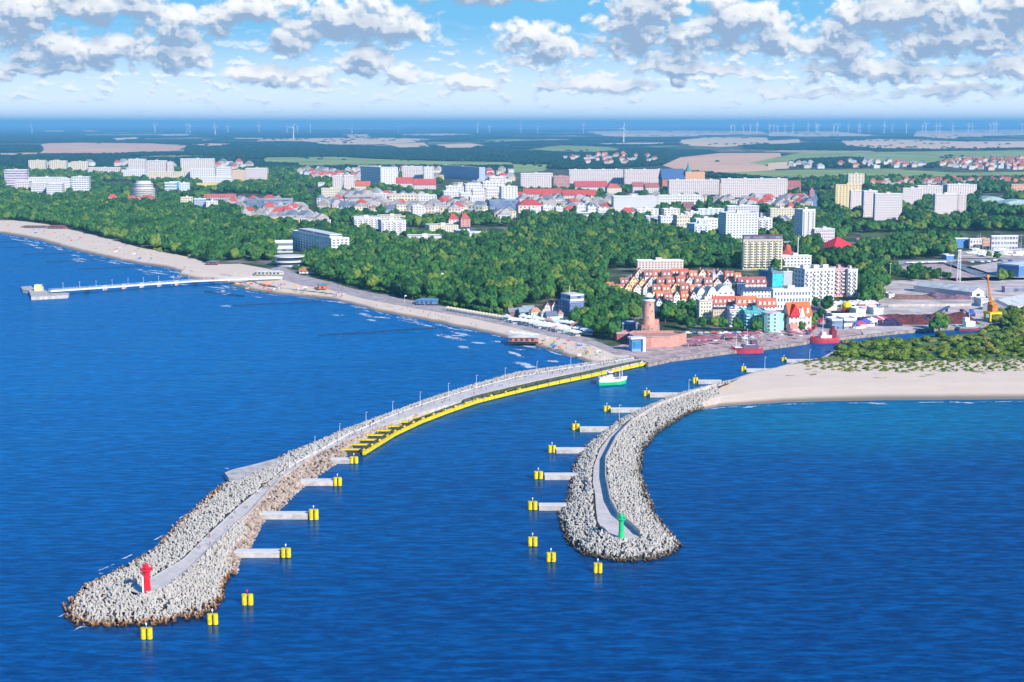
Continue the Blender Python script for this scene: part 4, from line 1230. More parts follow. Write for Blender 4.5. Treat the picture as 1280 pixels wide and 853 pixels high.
block('white bath house beside the blue water slide', 'bath hall', 222, 224, 237, 240, 229.5, 8, (.66, .76, .84), 4, 4, 'grid', name='bath_hall')
block('blue panelled bath hall between the white bath buildings', 'bath hall', 211, 213, 225, 237, 228, 10, (.10, .28, .62), 2, 3, 'plain', name='bath_hall')
block('cream left part of the three coloured block in the left park', AB, 222, 226, 241, 259, 247.5, 10, CR, 5, 5, extra=3)
block('grey middle part of the three coloured block in the left park', AB, 239, 243, 257.5, 265, 249.5, 10, (.40, .48, .62), 6, 6, extra=3)
block('white right part of the three coloured block in the left park', AB, 256, 258, 272.5, 265.5, 252.5, 10, WH, 5, 4, extra=3)
house('row of red roofs behind the three coloured block', 252, 255, 294, 249.5, 243, 5, WH, (.62, .16, .14), 'x', .6, name='terrace', cat='terrace', parts=False)
block('yellow fronted hall right of the blue slides', 'hall', 242, 244, 272, 234, 230, 5, (.75, .62, .20), 1, 8, 'plain', name='hall')
block('dark blue hall left of the villas by the main street', 'hall', 303, 306, 330, 261, 250.5, 8, (.12, .18, .30), 2, 8, 'band', name='hall')
block('long dark roofed hall beside the main street at left', 'hall', 318, 322, 366, 257, 249.5, 5, (.30, .34, .42), 2, 10, 'band', name='hall', depth=18)
# ---- town centre
block('pink twin tower block beside the main street, left tower', AB, 414, 416, 428, 237.5, 220.5, 5, PK, 11, 5)
block('pink twin tower block beside the main street, right tower', AB, 427, 430, 443, 237, 220, 8, PK, 11, 5)
block('low cream block at the foot of the pink twin towers', AB, 400, 402, 427, 247.5, 236.5, 6, CR, 4, 9)
house('small red roofed block right of the pink twin towers', 441, 444, 463, 239, 227, 6, CR, (.66, .16, .10), 'x', .45, name='terrace', cat='terrace', parts=False)
block('tall white slab with shaded grey left side behind the red courtyard roofs', AB, 451, 476, 497.5, 231.5, 210, 27, WH, 11, 7)
block('pink slab right of the tall white slab', AB, 501, 503, 528, 227, 209, 5, PK, 11, 9)
block('tall pale block at the right end of the pink slab', AB, 527, 530, 542, 228, 209.5, 8, WH, 11, 4)
block('long shaded blue grey slab with a bright right end wall', AB, 552, 599, 606.5, 226, 210, 24, (.50, .56, .68), 11, 3)  # wall colour holds the blue shade of the long side
house('left red roof of the courtyard building in the town centre', 493, 495, 516, 235, 222, 5, PK, (.66, .10, .10), 'x', .55, name='town_hall', cat='town building', parts=False)
house('right red roof of the courtyard building in the town centre', 515, 517, 545, 237, 224, 5, PK, (.66, .10, .10), 'x', .55, name='town_hall', cat='town building', parts=False)
block('long low hall with a pale flat roof and blue left end', 'hall', 424, 431, 467, 255.5, 245.5, 8, (.55, .42, .32), 2, 10, 'band', name='hall')
block('small white block right of the pale roofed hall', AB, 466, 468, 486, 251, 243, 6, PK, 4, 5)
block('cream building with a wide roof in front of the courtyard building', AB, 484, 487, 521, 255, 244, 6, CR, 3, 9)
block('white building right of the wide roofed cream building', AB, 519, 522, 546, 254, 245, 6, WH, 3, 7)
block('grey and white block standing alone among the centre trees', AB, 510, 516, 531, 271.5, 258.5, 12, WH, 5, 4)
house('dark roofed house left of the lone grey and white block', 478, 481, 494, 267, 256, 10, BL, (.20, .20, .24), 'x', .4, name='town_house', cat='house', parts=False)
house('house with a brown hipped roof below the pink twin towers', 459, 462, 474, 266, 257, 10, PK, (.40, .20, .16), 'hip', .4, name='town_house', cat='house', parts=False)
# stepped white blocks
k = 0
for (x0, x1, yb_, yt_) in [(553, 575, 251, 240), (574, 590, 252, 242), (589, 607, 251, 238), (606, 623, 250, 236), (556, 580, 244, 234), (580, 603, 243, 231), (602, 628, 241, 228), (610, 632, 234, 222), (586, 606, 255, 247)]:
    k += 1
    pos = ['bottom left', 'second from the left in the front row', 'third from the left in the front row', 'right end of the front row', 'left end of the middle row', 'centre of the middle row', 'right end of the middle row', 'topmost', 'lowest'][k - 1]
    block('white block in the stepped white centre quarter, ' + pos, AB, x0 - 1, x0 + 2, x1, yb_, yt_, 10, (.76, .70, .66), 4, 6, 'grid', huts=2, roofm=M_FLATL)
block('tall white tower block above the dark blue and red hall', AB, 624, 627, 647, 252.5, 234, 12, WH, 9, 5)
block('dark blue long hall with red panels below the white tower block', 'hall', 606, 612, 650, 262, 251.5, 10, (.14, .22, .42), 3, 12, 'band', name='hall')
block('left white spa hotel with curved ribbons of balconies above the central wood', 'hotel', 440, 443, 475, 292, 273, 8, WH, 7, 9, 'balcony', parts=True, balc=True, name='hotel_block', extra=3)
block('right white spa hotel with stepped balconies above the central wood', 'hotel', 472, 477, 507.5, 300, 276.5, 14, WH, 8, 8, 'balcony', parts=True, balc=True, name='hotel_block', extra=3)
block('low cream wing behind the two white spa hotels', 'hotel', 470, 473, 507, 280, 271, 8, CR, 3, 9, name='hotel_wing')
house('two storey villa with a bright red roof right of the spa hotels', 558, 561, 574, 281, 268, 12, PK, (.60, .08, .07), 'hip', .5, win=(3, 2), cat='villa', name='villa')
house('brick villa with a turret roof right of the bright red villa', 573, 576, 588, 284, 266, 14, (.6, .3, .25), (.58, .10, .09), 'pyr', .45, win=(2, 3), cat='villa', name='villa')
block('cream flat block with a dark left side at the edge of the wood', AB, 529, 537, 573, 296, 283, 14, CR, 5, 12, parts=True, extra=2)
block('long low white sanatorium at the edge of the wood', 'sanatorium', 508, 510, 556, 309, 297, 6, WH, 4, 13, parts=True, name='sanatorium', extra=2)
block('small blue shaded block right of the cream flat block', AB, 567, 585, 601, 303, 291, 30, (.62, .70, .80), 4, 5, parts=True, extra=2)
# ---- long rows behind the centre
block('tall pink slab left of the brick fronted hall behind the centre', AB, 649, 651, 691, 235.5, 217.5, 5, PK, 8, 14)
block('brick fronted hall between the pink slab and the very long row', 'hall', 690, 692, 712, 235.5, 221, 5, (.55, .25, .22), 4, 6, name='hall')
block('very long pink eleven storey row, left half', AB, 710, 711.5, 780, 229.5, 213, 3, PK, 11, 30, huts=4)
block('very long pink eleven storey row, right half', AB, 779, 780.5, 850, 230.5, 213, 3, (.76, .62, .58), 11, 30, huts=4)
block('very long pink row in front of the cathedral, left half', AB, 834, 836, 900, 245, 226, 3, PK, 11, 26, huts=3)
block('very long pink row in front of the cathedral, right half', AB, 899, 901, 984, 247, 224.5, 3, (.76, .64, .60), 11, 34, huts=4)
house('long red roof on the left below the pink slab', 651, 655, 703, 247.5, 236.5, 5, (.72, .5, .42), (.64, .10, .08), 'x', .55, name='terrace', cat='terrace', parts=False)
house('long red roof in front of the very long pink row', 700, 704, 745, 249, 238, 5, (.72, .6, .52), (.66, .09, .08), 'x', .55, name='terrace', cat='terrace', parts=False)
house('steep red roofed block behind the long red roofs', 715, 719, 760, 240.5, 227, 6, PK, (.60, .10, .12), 'x', .5, name='terrace', cat='terrace', parts=False)
house('cream house with red hipped roof right of the long red roofs', 756, 759, 777, 243, 230, 10, CR, (.60, .14, .12), 'hip', .4, name='town_house', cat='house', parts=False)
house('narrow brown gabled town house right of the cream hipped house', 789, 791, 805, 241, 228, 8, PK, (.42, .14, .12), 'x', .4, name='town_house', cat='house', parts=False)
house('pair of brown gabled town houses beside the long pink row', 804, 807, 824, 242, 229, 8, PK, (.45, .16, .14), 'x', .4, name='town_house', cat='house', parts=False)
# cathedral
C_ = G(857, 234, LZ); hh = ztop(C_, 216) - LZ
t = empty('cathedral', C_, R(8), 'brick cathedral with a steep dark blue roof and a green spire', 'cathedral')
mb = MB(); mb.box((-22, 20, 0), (44, 30, hh * .55)); mb.build('nave', M_WALL, t, color=(.45, .2, .14))
mb = MB(); gable(mb, 44, 30, 0, hh * .7, 'x', 1); o = mb.build('roof', M_ROOFC, t, loc=(-44, 5, hh * .55), color=(.06, .14, .32))
mb = MB(); mb.box((20, 14, 0), (38, 16, hh * 1.05), 0, 0, 1, (4, 2, 4)); mb.build('tower', M_WALL, t, color=(.66, .36, .22))
sp = G(861.5, 234, LZ); top = ztop(sp, 203.5) - LZ
mb = MB(); mb.lathe([(6, hh * 1.05), (4.2, hh * 1.25), (2.4, hh * 1.4), (.3, top)], (8, 14, 0), 8); mb.build('spire', M_ROOFC, t, color=(.10, .34, .32)); KEEP.append((838, 880, 225, 240))
# chimney
p = G(900, 247, LZ); hh = ztop(p, 229) - LZ
t = empty('brick_chimney', p, 0, 'lone tan brick chimney rising in front of the long pink row', 'chimney')
mb = MB(); mb.tube((0, 0, 0), (0, 0, hh), 2.4, 1.7, 10); mb.build('shaft', M_WALL, t, color=(.5, .38, .3))
mb = MB(); mb.tube((0, 0, hh), (0, 0, hh + 1), 2.0, 2.0, 10); mb.build('cap', M_DARK, t)
block('long white grid fronted office slab in the middle of the town', 'office block', 764, 767, 821.5, 266, 246.5, 5, WH, 7, 18, name='office_block')
block('lower white slab right of the grid fronted office slab', 'office block', 820, 822, 878, 257, 245, 4, WH, 4, 18, name='office_block')
house('brown roofed brick church hall right of the white slab', 852, 855, 868, 264, 253, 10, (.4, .2, .2), (.28, .13, .12), 'x', .5, name='church_hall', cat='church hall', parts=False)
house('big house with a bright red mansard roof above the central wood', 644, 648, 680, 266.5, 250, 8, (.76, .62, .52), (.62, .08, .08), 'hip', .42, win=(6, 2), name='mansard_house', cat='house')
house('narrow pale house right of the bright red mansard roof', 676, 679, 696, 261, 251, 8, CR, (.62, .5, .4), 'x', .3, win=(4, 2), name='town_house', cat='house')
for i, (x0, x1, yb_, yt_) in enumerate([(660, 675, 271, 262), (676, 692, 270, 259), (692, 704, 270, 260), (718, 732, 270, 258), (732, 745, 273, 260), (745, 760, 272, 262)]):
    block(['white terraced house block right of the red mansard roof, leftmost of six', 'second from the left of six white terraced blocks above the wood', 'third from the left of six white terraced blocks above the wood', 'fourth from the left of six white terraced blocks above the wood',
           'fifth from the left of six white terraced blocks above the wood', 'rightmost of six white terraced blocks above the wood'][i], AB, x0, x0 + 3, x1, yb_, yt_, 12, WH, 3, 5, roofm=M_FLATL, huts=2)
block('long white hall with a blue sunlit roof among the six terraced blocks', 'hall', 718, 721, 757, 273.5, 266, 5, (.72, .78, .84), 2, 9, 'band', name='hall', roofm=M_FLATL)
k = 0
for (x0, xc_, x1, yb_, yt_, w_) in [(792, 796, 823, 272, 262, WH), (805, 808, 825, 280, 271, GY), (822, 826, 842, 284, 271, WH), (841, 846, 862, 287, 270, CR), (780, 783, 797, 266, 260, WH), (826, 830, 850, 272, 262, PK), (854, 857, 876, 275, 266, WH), (870, 873, 905, 269, 262, (.6, .68, .74))]:
    k += 1
    block(['white block left of the glass tower quarter', 'grey block at the top edge of the central wood', 'white block beside the grey block at the top of the wood', 'cream narrow block with a dark side left of the stepped blue hotel', 'small white block beyond the office slab',
           'pink block behind the glass tower quarter', 'low white block behind the stepped blue hotel', 'low long hall with a blue grey roof left of the glass tower'][k - 1], AB, x0, xc_, x1, yb_, yt_, 14, w_, 4, 5, 'grid', extra=3)
# glass tower quarter
block('stepped white and blue hotel left of the tall glass sided tower', 'hotel', 858, 868, 888, 300, 281, 26, (.68, .78, .88), 6, 6, parts=True, balc=(.8, .84, .9), name='hotel_block', extra=2)
block('upper white terraces of the stepped blue hotel', 'hotel', 866, 870, 897, 296, 274.5, 12, (.80, .80, .82), 6, 7, parts=True, name='hotel_block', extra=2)
block('tall white tower hotel with rows of dark windows and a glass left side', 'hotel', 898, 907, 947, 306, 267.5, 12, (.74, .76, .80), 12, 10, parts=True, name='hotel_tower', extra=2)
block('upper pink grid fronted part behind the tall white tower hotel', 'hotel', 906, 909, 948, 290, 258.5, 6, (.66, .62, .66), 13, 12, name='hotel_tower')
block('white balconied block right of the tall white tower hotel', 'hotel', 945, 948, 965, 297, 274, 8, WH, 7, 4, parts=True, balc=True, name='hotel_block', extra=2)
block('row of white town blocks behind the round trees, right of the tower hotel', AB, 960, 963, 993, 275, 261.5, 6, CR, 5, 9)
house('orange brick house right of the tower hotel', 957, 960, 968, 284, 272, 8, (.70, .36, .22), (.62, .5, .42), 'x', .2, name='town_house', cat='house', parts=True)
t, a, b, h = block('cream and yellow eleven storey hotel with a purple top storey', 'hotel', 926.5, 928.5, 977.5, 337, 301, 5, (.78, .66, .42), 11, 12, parts=True, balc=(.86, .76, .50), wf=(.8, .7), huts=0, name='hotel_tower', extra=3)
mb = MB(); mb.box((a / 2, b / 2, h + .36), (a - .5, b - .5, 3.6), 0, 0, 1, (12, 3, 1)); mb.build('top_storey', M_BAND, t, color=(.20, .09, .17))
mb = MB(); mb.box((a / 2, b / 2, h + 3.97), (a + .4, b + .4, .5)); mb.build('top_roof', M_ROOFC, t, color=(.24, .10, .18))
block('pink modern building at the wood edge behind the red old town roofs', AB, 795, 797, 854, 342, 327, 4, (.78, .60, .52), 5, 14, parts=True, roofm=M_FLATL, extra=1)
# ---- right part of the town
block('orange and yellow tower block beside the river', AB, 1042.5, 1044, 1076, 260, 231.5, 8, YL, 11, 8)
block('cream tower behind the orange and yellow tower block', AB, 1058, 1060, 1080, 236, 218, 8, CR, 11, 5)
block('first of the three stepped pink slabs right of the orange tower', AB, 1061, 1063, 1078, 262, 239, 14, PK, 11, 5)
block('second of the three stepped pink slabs right of the orange tower', AB, 1076, 1079, 1096, 272, 239.5, 16, PK, 11, 6)
block('widest and nearest of the stepped pink slabs right of the orange tower', AB, 1090.5, 1093, 1127, 276, 243, 8, (.72, .64, .62), 11, 12)
block('left slab of the pink pair behind the stepped slabs', AB, 1126, 1128, 1152, 257.5, 236, 8, PK, 10, 9)
block('right slab of the pink pair behind the stepped slabs', AB, 1143, 1147, 1178, 249, 233, 6, PK, 10, 10)
block('pale slab with a blue shaded left end far right', AB, 1174, 1184, 1220.5, 244, 231.5, 12, (.76, .64, .60), 8, 12)
block('pink block with a dark blue left side right of the stepped slabs', AB, 1165, 1168, 1196, 273, 243.5, 10, PK, 9, 9)
block('narrow right end of the pink block with the dark blue left side', AB, 1195, 1197, 1207, 269, 243.5, 10, (.72, .58, .54), 9, 3)
block('orange flat building at the right edge behind the greenhouse roofs', AB, 1262, 1264, 1300, 240.5, 231, 5, (.74, .38, .22), 3, 10)
block('pink pale block left of the river bend', AB, 958, 961, 983, 246.5, 224, 5, PK, 11, 8, keep=False) if False else None
house('red brick church left of the river', 982, 984, 1001, 240, 226, 8, (.45, .18, .16), (.40, .12, .12), 'x', .5, name='brick_church', cat='church', parts=False)
house('small red brick house by the river bend', 1010, 1012, 1018, 245, 234, 8, (.45, .2, .16), (.5, .14, .12), 'y', .4, name='town_house', cat='house', parts=False)
# arched hall
for k, (x0, x1, yb_, yt_, lab) in enumerate([(1225, 1258, 257, 246, 'left pale green vaulted sports hall at the right edge of the town'), (1252, 1300, 262, 250, 'right pale green vaulted sports hall at the right edge of the town')]):
    C_ = G(x0, yb_, LZ); a, b = corner_lengths(C_, R(8), None, x1, 45); hh = ztop(C_, yt_) - LZ
    t = empty('sports_hall', C_, R(8), lab, 'sports hall')
    mb = MB(); mb.box((a / 2, b / 2, 0), (a, b, hh * .55), 0, 0, 1, (12, 8, 1)); mb.build('wall', M_BAND, t, color=(.5, .56, .56))
    mb = MB(); n = 10
    for i in range(n):
        z = lambda q: hh * .55 + hh * .45 * math.sin(math.pi * q)
        q0, q1 = i / n, (i + 1) / n
        mb.poly([(q0 * a, -.5, z(q0)), (q1 * a, -.5, z(q1)), (q1 * a, b, z(q1)), (q0 * a, b, z(q0))])
        mb.poly([(q0 * a, -.5, hh * .55), (q1 * a, -.5, hh * .55), (q1 * a, -.5, z(q1)), (q0 * a, -.5, z(q0))])
    mb.build('roof', M_ROOFC, t, color=(.42, .60, .56)); KEEP.append((x0, x1, yb_ - 10, yb_ + 4))
t, a, b, h = block('white tower block with a dark left side beside the river', AB, 992, 1002.5, 1018, 303, 263, 24, WH, 12, 5, parts=True, balc=True, extra=2)
block('low pink office wing with a grey roof right of the white river tower', 'office block', 1014, 1018, 1043, 303, 287, 6, (.72, .60, .62), 4, 9, parts=True, name='office_block', extra=2)
C_ = G(1042, 317, LZ)
t = empty('red_roofed_hall', C_, R(24), 'big hall under a bright red pyramid roof at the right of the town', 'hall')
a = 24; b = 22; hh = ztop(C_, 311) - LZ; top = ztop(G(1048, 312, LZ), 293) - LZ
mb = MB(); mb.box((a / 2, b / 2, 0), (a, b, hh)); mb.build('wall', M_WALL, t, color=(.16, .24, .42))
mb = MB(); gable(mb, a, b, hh, top - hh, 'pyr', 2.0); mb.build('roof', M_ROOFC, t, color=(.82, .03, .06)); KEEP.append((1028, 1074, 305, 325))
house('long low house with a pinkish red roof right of the red pyramid', 1069, 1072, 1098, 306.5, 298, 5, WH, (.56, .12, .20), 'x', .5, win=(6, 1), name='low_house')
p = G(984, 324, LZ); hh = ztop(p, 305) - LZ
t = empty('red_dome', p, 0, 'red egg shaped dome behind the white building by the tall pole', 'dome')
mb = MB(); mb.lathe([(3.6, 0), (4.0, hh * .3), (3.6, hh * .6), (2.4, hh * .85), (1.0, hh * .97), (.2, hh)], n=16); mb.build('shell', M_ROOFC, t, color=(.78, .10, .08)); KEEP.append((978, 990, 318, 328))
block('low white building with a stepped roof beside the tall pole', 'hall', 975, 978, 1014, 334, 321, 6, WH, 3, 8, parts=True, name='hall', extra=2)
p = G(996.8, 329, LZ); hh = ztop(p, 296) - LZ
t = empty('tall_mast', p, 0, 'tall thin pale mast beside the low white stepped building', 'mast'); mb = MB(); mb.tube((0, 0, 0), (0, 0, hh), .55, .35, 8); mb.build('shaft', M_TRIM, t); mb = MB(); mb.tube((0, 0, hh), (0, 0, hh + .8), .8, .5, 8); mb.build('mast_head', M_DARK, t)
t, a, b, h = block('long white apartment block with a dark blue left end and six rows of balconies', AB, 991.5, 1005, 1042.5, 377, 338, 22, WH, 7, 8, parts=True, balc=True, huts=3, extra=1)
block('pink middle bay of the long white balconied block', AB, 1042, 1043, 1059, 371.5, 337, 10, (.72, .42, .42), 7, 4, parts=True, balc=(.8, .7, .7), extra=1)
block('right end of the long white balconied block', AB, 1058.5, 1059.5, 1071, 372, 338, 10, WH, 7, 3, parts=True, balc=True, extra=1)
t, a, b, h = block('dark building with a turquoise mural on its front', 'building', 948, 965, 978.5, 360, 341, 24, (.10, .22, .36), 3, 3, 'plain', name='mural_building', extra=2)
mb = MB(); mb.box((a / 2, -.06, h * .06), (a * .92, .1, h * .86)); mb.build('mural', mat('turquoise_mural', (.05, .58, .66), .7, .5, .6), t)
block('plain grey block right of the turquoise mural', 'building', 977, 979, 990, 357, 341, 10, GY, 3, 2, 'plain', name='plain_block', extra=2)
# ---- harbour sheds at right
def shed(label, xl, xc, xr, yb, yt, th, wall, roof, rise, depth=20, door=True, axis='x'):
    t, a, b, h = house(label, xl, xc, xr, yb, yt, th, wall, roof, axis, rise, win=(0, 0), cat='shed', name='shed', depth=depth, chim=False, gablewin=False)
    return t, a, b, h
t, a, b, h = shed('long white gabled shed on the quay apron', 1142, 1215, 1230, 373.5, 360, 34, (.72, .66, .64), (.66, .68, .68), .38, axis='y')
mb = MB(); mb.box((a * .5, -.05, 0), (a * .28, .12, h * .4)); mb.build('door', M_DARK, t)
t, a, b, h = block('big blue sided warehouse with a wide white roof at the right edge', 'warehouse', 1246, 1273, 1330, 347, 333, 38, (.10, .22, .42), 2, 12, 'plain', name='warehouse', roofm=M_TRIM, huts=0)
block('blue fronted boat hall behind the yacht yard', 'boat hall', 1192, 1194, 1211, 310.5, 299, 10, (.10, .25, .55), 2, 4, 'plain', name='boat_hall', roofm=M_FLATL, huts=0)
block('white and orange boat hall beside the blue fronted hall', 'boat hall', 1210, 1212, 1227, 311, 299.5, 6, (.8, .70, .62), 2, 4, 'grid', name='boat_hall', roofc=(.70, .36, .18), huts=0)
block('orange brick annexe of the boat halls', 'boat hall', 1227, 1228, 1238, 310.5, 299, 6, (.68, .34, .20), 3, 3, 'grid', name='boat_hall', huts=0)
block('grey open terraced clubhouse behind the yacht masts', 'clubhouse', 1237, 1239, 1272, 313, 296, 5, (.62, .60, .60), 3, 9, 'balcony', name='clubhouse', roofm=M_FLATL, huts=0)
t, a, b, h = shed('white round roofed shed at the right edge of the quay', 1228, 1265, 1330, 391, 376, 48, (.74, .70, .68), (.60, .62, .64), .5)
block('grey low store between the two white sheds', 'store', 1224, 1226, 1241, 384, 375, 6, (.62, .60, .58), 1, 2, 'plain', name='store', huts=0)
block('low dark store with blue doors beside the warehouse', 'store', 1252, 1256, 1300, 366, 360, 8, (.30, .24, .34), 1, 8, 'band', name='store', huts=0)
block('small blue kiosk van depot beside the pale road', 'kiosk', 1182, 1183, 1192, 325.5, 320, 5, (.12, .28, .60), 1, 2, 'plain', name='kiosk', roofm=M_TRIM, huts=0)
block('tiny beige hut on the gravel left of the long white shed', 'hut', 1110, 1111, 1118, 373, 369, 5, (.72, .66, .6), 1, 1, 'plain', name='hut', huts=0)
# ---- promenade and waterfront
t, a, b, h = block('long white hotel with dark window bands facing the left beach', 'hotel', 365.5, 414.5, 436.5, 323, 299, 27, WH, 7, 4, parts=True, huts=2, name='beach_hotel', extra=0)
mb = MB(); mb.box((a / 2, b * .5, h + .36), (a * .7, b * .8, 2.8), 0, 0, 1, (3, 12, 1)); mb.build('top_storey', M_BAND, t, color=WH)
for j in range(1, 8):
    mb = MB(); mb.box((a / 2 + .1, -.35, j * h / 7 - .5), (a + .4, .7, .8)); mb.build('balcony_band', M_PLAIN, t, color=(.82, .82, .82))
p = G(362, 332, LZ)
t = empty('beach_pavilion', p, 0, 'round two storey white pavilion left of the beach hotel', 'pavilion')
mb = MB(); mb.lathe([(10.5, 0), (10.5, 3.2), (12.5, 3.3), (12.5, 4.2), (9.8, 4.3), (9.8, 7.4), (12.8, 7.5), (12.8, 8.4), (3, 9)], n=24); mb.build('body', M_WALL, t, color=(.7, .7, .7))
mb = MB(); mb.lathe([(9.9, 4.6), (9.9, 7.2)], n=24); mb.build('glazing', M_GLASS, t); mb = MB(); mb.lathe([(10.6, 1.0), (10.6, 2.8)], n=24); mb.build('glazing', M_GLASS, t); KEEP.append((344, 382, 322, 336))
block('low white hall behind the round pavilion', 'hall', 341, 344, 366, 316, 303, 8, (.76, .76, .76), 2, 5, 'band', name='hall', roofm=M_TRIM, huts=0, extra=2)
house('orange roofed beach cafe in front of the beach hotel', 372, 374, 394, 342, 336, 6, WH, (.66, .24, .10), 'x', .5, win=(4, 1), cat='cafe', name='beach_cafe')
SHOPS = [('maroon fronted shop at the left end of the promenade shops', 634, 637, 648, 397, 386, (.35, .10, .12), (.3, .3, .34), 'x'), ('blue fronted shop second in the promenade row', 647, 650, 661, 398, 385, (.16, .30, .46), (.34, .42, .48), 'x'),
         ('pale blue shop behind the blue fronted shop', 652, 655, 668, 393, 383, (.5, .6, .66), (.36, .44, .50), 'x'), ('cream two storey cafe with arcades on the promenade', 662, 664, 676, 400, 385, (.80, .70, .46), (.66, .30, .2), 'hip'),
         ('cream and white cafe beside the arcaded cafe', 675, 677, 690, 401, 387, (.8, .75, .6), (.6, .55, .5), 'hip'), ('white shop with a dark slate roof on the promenade', 681, 684, 696, 402, 390, (.8, .8, .82), (.16, .2, .3), 'x'),
         ('left of two pointed pink gables above the promenade shops', 679, 681, 688, 392, 378, (.8, .66, .64), (.45, .14, .14), 'y'), ('right of two pointed pink gables above the promenade shops', 688, 690, 697, 392, 377, (.8, .68, .66), (.48, .16, .16), 'y'),
         ('pink villa right of the dark slate shop', 695, 698, 704, 401, 388, (.8, .7, .6), (.55, .3, .28), 'hip')]
for lab, x0, xc_, x1, yb_, yt_, w_, rc, ax in SHOPS:
    house(lab, x0, xc_, x1, yb_, yt_, 14, w_, rc, ax, .35, win=(3, 2), cat='shop', name='promenade_shop', extra=6, chim=False)
t, a, b, h = block('white penthouse building with dark blue glass towers behind the promenade stalls', 'apartment block', 697, 712, 730, 396, 379, 26, (.10, .16, .36), 4, 4, parts=True, huts=0, name='glass_apartments', extra=6)
mb = MB(); mb.box((a * .6, b * .5, h + .36), (a * .95, b * .8, 4.5), 0, 0, 1, (4, 3, 1)); mb.build('penthouse', M_BAND, t, color=WH)
mb = MB(); mb.tube((a * .4, b * .5, h + 4.8), (a * .4, b * .5, h + 10), .2, .1, 6); mb.build('flagpole', M_TRIM, t)
# modern arch building beside the lighthouse
t, a, b, h = block('small building with a blue glass front in a thick white frame left of the lighthouse', 'cafe', 786, 790, 803.5, 440, 425, 14, (.20, .38, .62), 2, 2, 'plain', huts=0, name='glass_cafe', extra=8)
mb = MB(); mb.box((a * .45, -.12, h * .25), (a * .8, .2, h * .62)); mb.build('glass_front', M_BGLASS, t)
mb = MB(); mb.box((a + .3, b * .3, 0), (1.4, b + 1, h + .4)); mb.box((a * .5, b * .3, h + .45), (a + 2, b + 1, .8)); mb.build('frame', M_WHITE, t)
block('low white building with a dark red front behind the glass fronted cafe', 'cafe', 768, 771, 787, 427, 417, 8, (.36, .12, .12), 1, 4, 'plain', huts=0, name='low_cafe', roofm=M_TRIM, extra=8)
block('grey rooftop restaurant left of the lighthouse', 'restaurant', 774, 778, 797, 415, 405, 10, (.14, .20, .34), 2, 5, 'band', huts=0, name='restaurant', roofm=M_FLATL, extra=8)
# waterfront row
block('tall cream house with a blue shaded lower wall, left end of the waterfront row', 'house', 869.5, 874, 890, 405, 377, 12, (.80, .72, .52), 6, 4, parts=True, roofc=(.36, .18, .14), name='town_house', extra=8)
t, a, b, h = block('beige arcaded house with a dark attic band on the waterfront', 'house', 889.5, 891, 911.5, 407, 389, 5, (.70, .52, .36), 5, 6, parts=True, name='town_house', extra=8)
mb = MB(); mb.box((a / 2, 1, h + .36), (a, 2.2, 1.8)); mb.build('attic_band', mat('dark_slate', (.04, .05, .10), .6), t)
block('lilac white house with big square windows on the waterfront', 'house', 911, 912, 930, 409, 388.5, 5, (.66, .60, .68), 5, 3, parts=True, balc=(.7, .68, .74), name='town_house', extra=8)
block('teal house with white balconies on the waterfront', 'house', 929.5, 930.5, 957, 411, 390, 5, (.06, .42, .48), 5, 5, parts=True, balc=(.45, .70, .74), name='town_house', extra=8)
p = G(967, 415, LZ); hh = ztop(p, 392) - LZ
t = empty('round_fronted_house', p, 0, 'mint and white round fronted house on the waterfront', 'house')
mb = MB(); mb.lathe([(5.2, 0), (5.2, hh)], (-1, 4, 0), 20); mb.box((2, 5, 0), (8, 10, hh)); mb.build('wall', M_WALL, t, color=(.42, .78, .68))
mb = MB(); mb.lathe([(5.6, hh), (5.6, hh + .5), (4.6, hh + .7)], (-1, 4, 0), 20); mb.build('roof', M_FLATL, t)
for j in range(5):
    for k in range(4):
        an = R(-150 + k * 38); link('window', WIN, t, (-1 + 5.22 * math.cos(an), 4 + 5.22 * math.sin(an), .6 + j * hh / 5), (0, 0, an + math.pi / 2), (1.3, 1, 1.5))
KEEP.append((955, 980, 400, 424))
t, a, b, h = house('house with a steep bright orange roof, right end of the waterfront row', 978, 986, 1014, 416, 379, 18, (.70, .55, .50), (.86, .17, .03), 'x', .40, win=(5, 3), name='orange_roofed_house', extra=8, dormers=3)
mb = MB(); mb.box((a * .18, -.5, 0), (a * .34, 1.0, h * .30)); mb.build('brick_base', M_BRICK, t)
mb = MB(); gable(mb, a * .42, 5, h * .55, h * .40, 'y', .3); mb.build('front_gable', M_ROOFC, t, loc=(0, -1.2, 0), color=(.80, .03, .03))
mb = MB(); gable(mb, a * .25, 4, h * .50, h * .36, 'y', .2); mb.build('front_gable', M_WALL, t, loc=(a * .42, -.6, 0), color=(.84, .82, .8))
# second row
house('long red roofed house behind the cream and beige waterfront houses', 889, 892, 920, 390, 371, 7, WH, (.66, .13, .08), 'x', .42, win=(6, 2), name='town_house', extra=0, dormers=5)
house('long orange roofed house behind the lilac and teal waterfront houses', 918, 921, 946, 392, 371, 7, WH, (.66, .20, .08), 'x', .42, win=(5, 2), name='town_house', extra=0, dormers=4)
house('red roofed house with white dormers behind the teal and mint houses', 944, 947, 970, 394, 373, 7, WH, (.66, .16, .09), 'x', .42, win=(5, 2), name='town_house', extra=0, dormers=4)
block('white long hall with a grey blue roof behind the orange roofed house', 'hall', 963, 966, 1014, 388, 363, 8, (.74, .78, .82), 3, 12, parts=True, name='hall', roofm=M_FLATL, extra=2)
block('dark navy fronted block in the upper old town', 'building', 919, 921, 931, 370, 355, 8, (.03, .07, .18), 3, 3, 'plain', name='navy_block', huts=0, extra=0)
house('low white building with a dark upper band in the upper old town', 926, 929, 964, 373, 360, 6, (.78, .78, .8), (.05, .09, .18), 'x', .25, win=(8, 2), name='town_building', cat='building', extra=0)
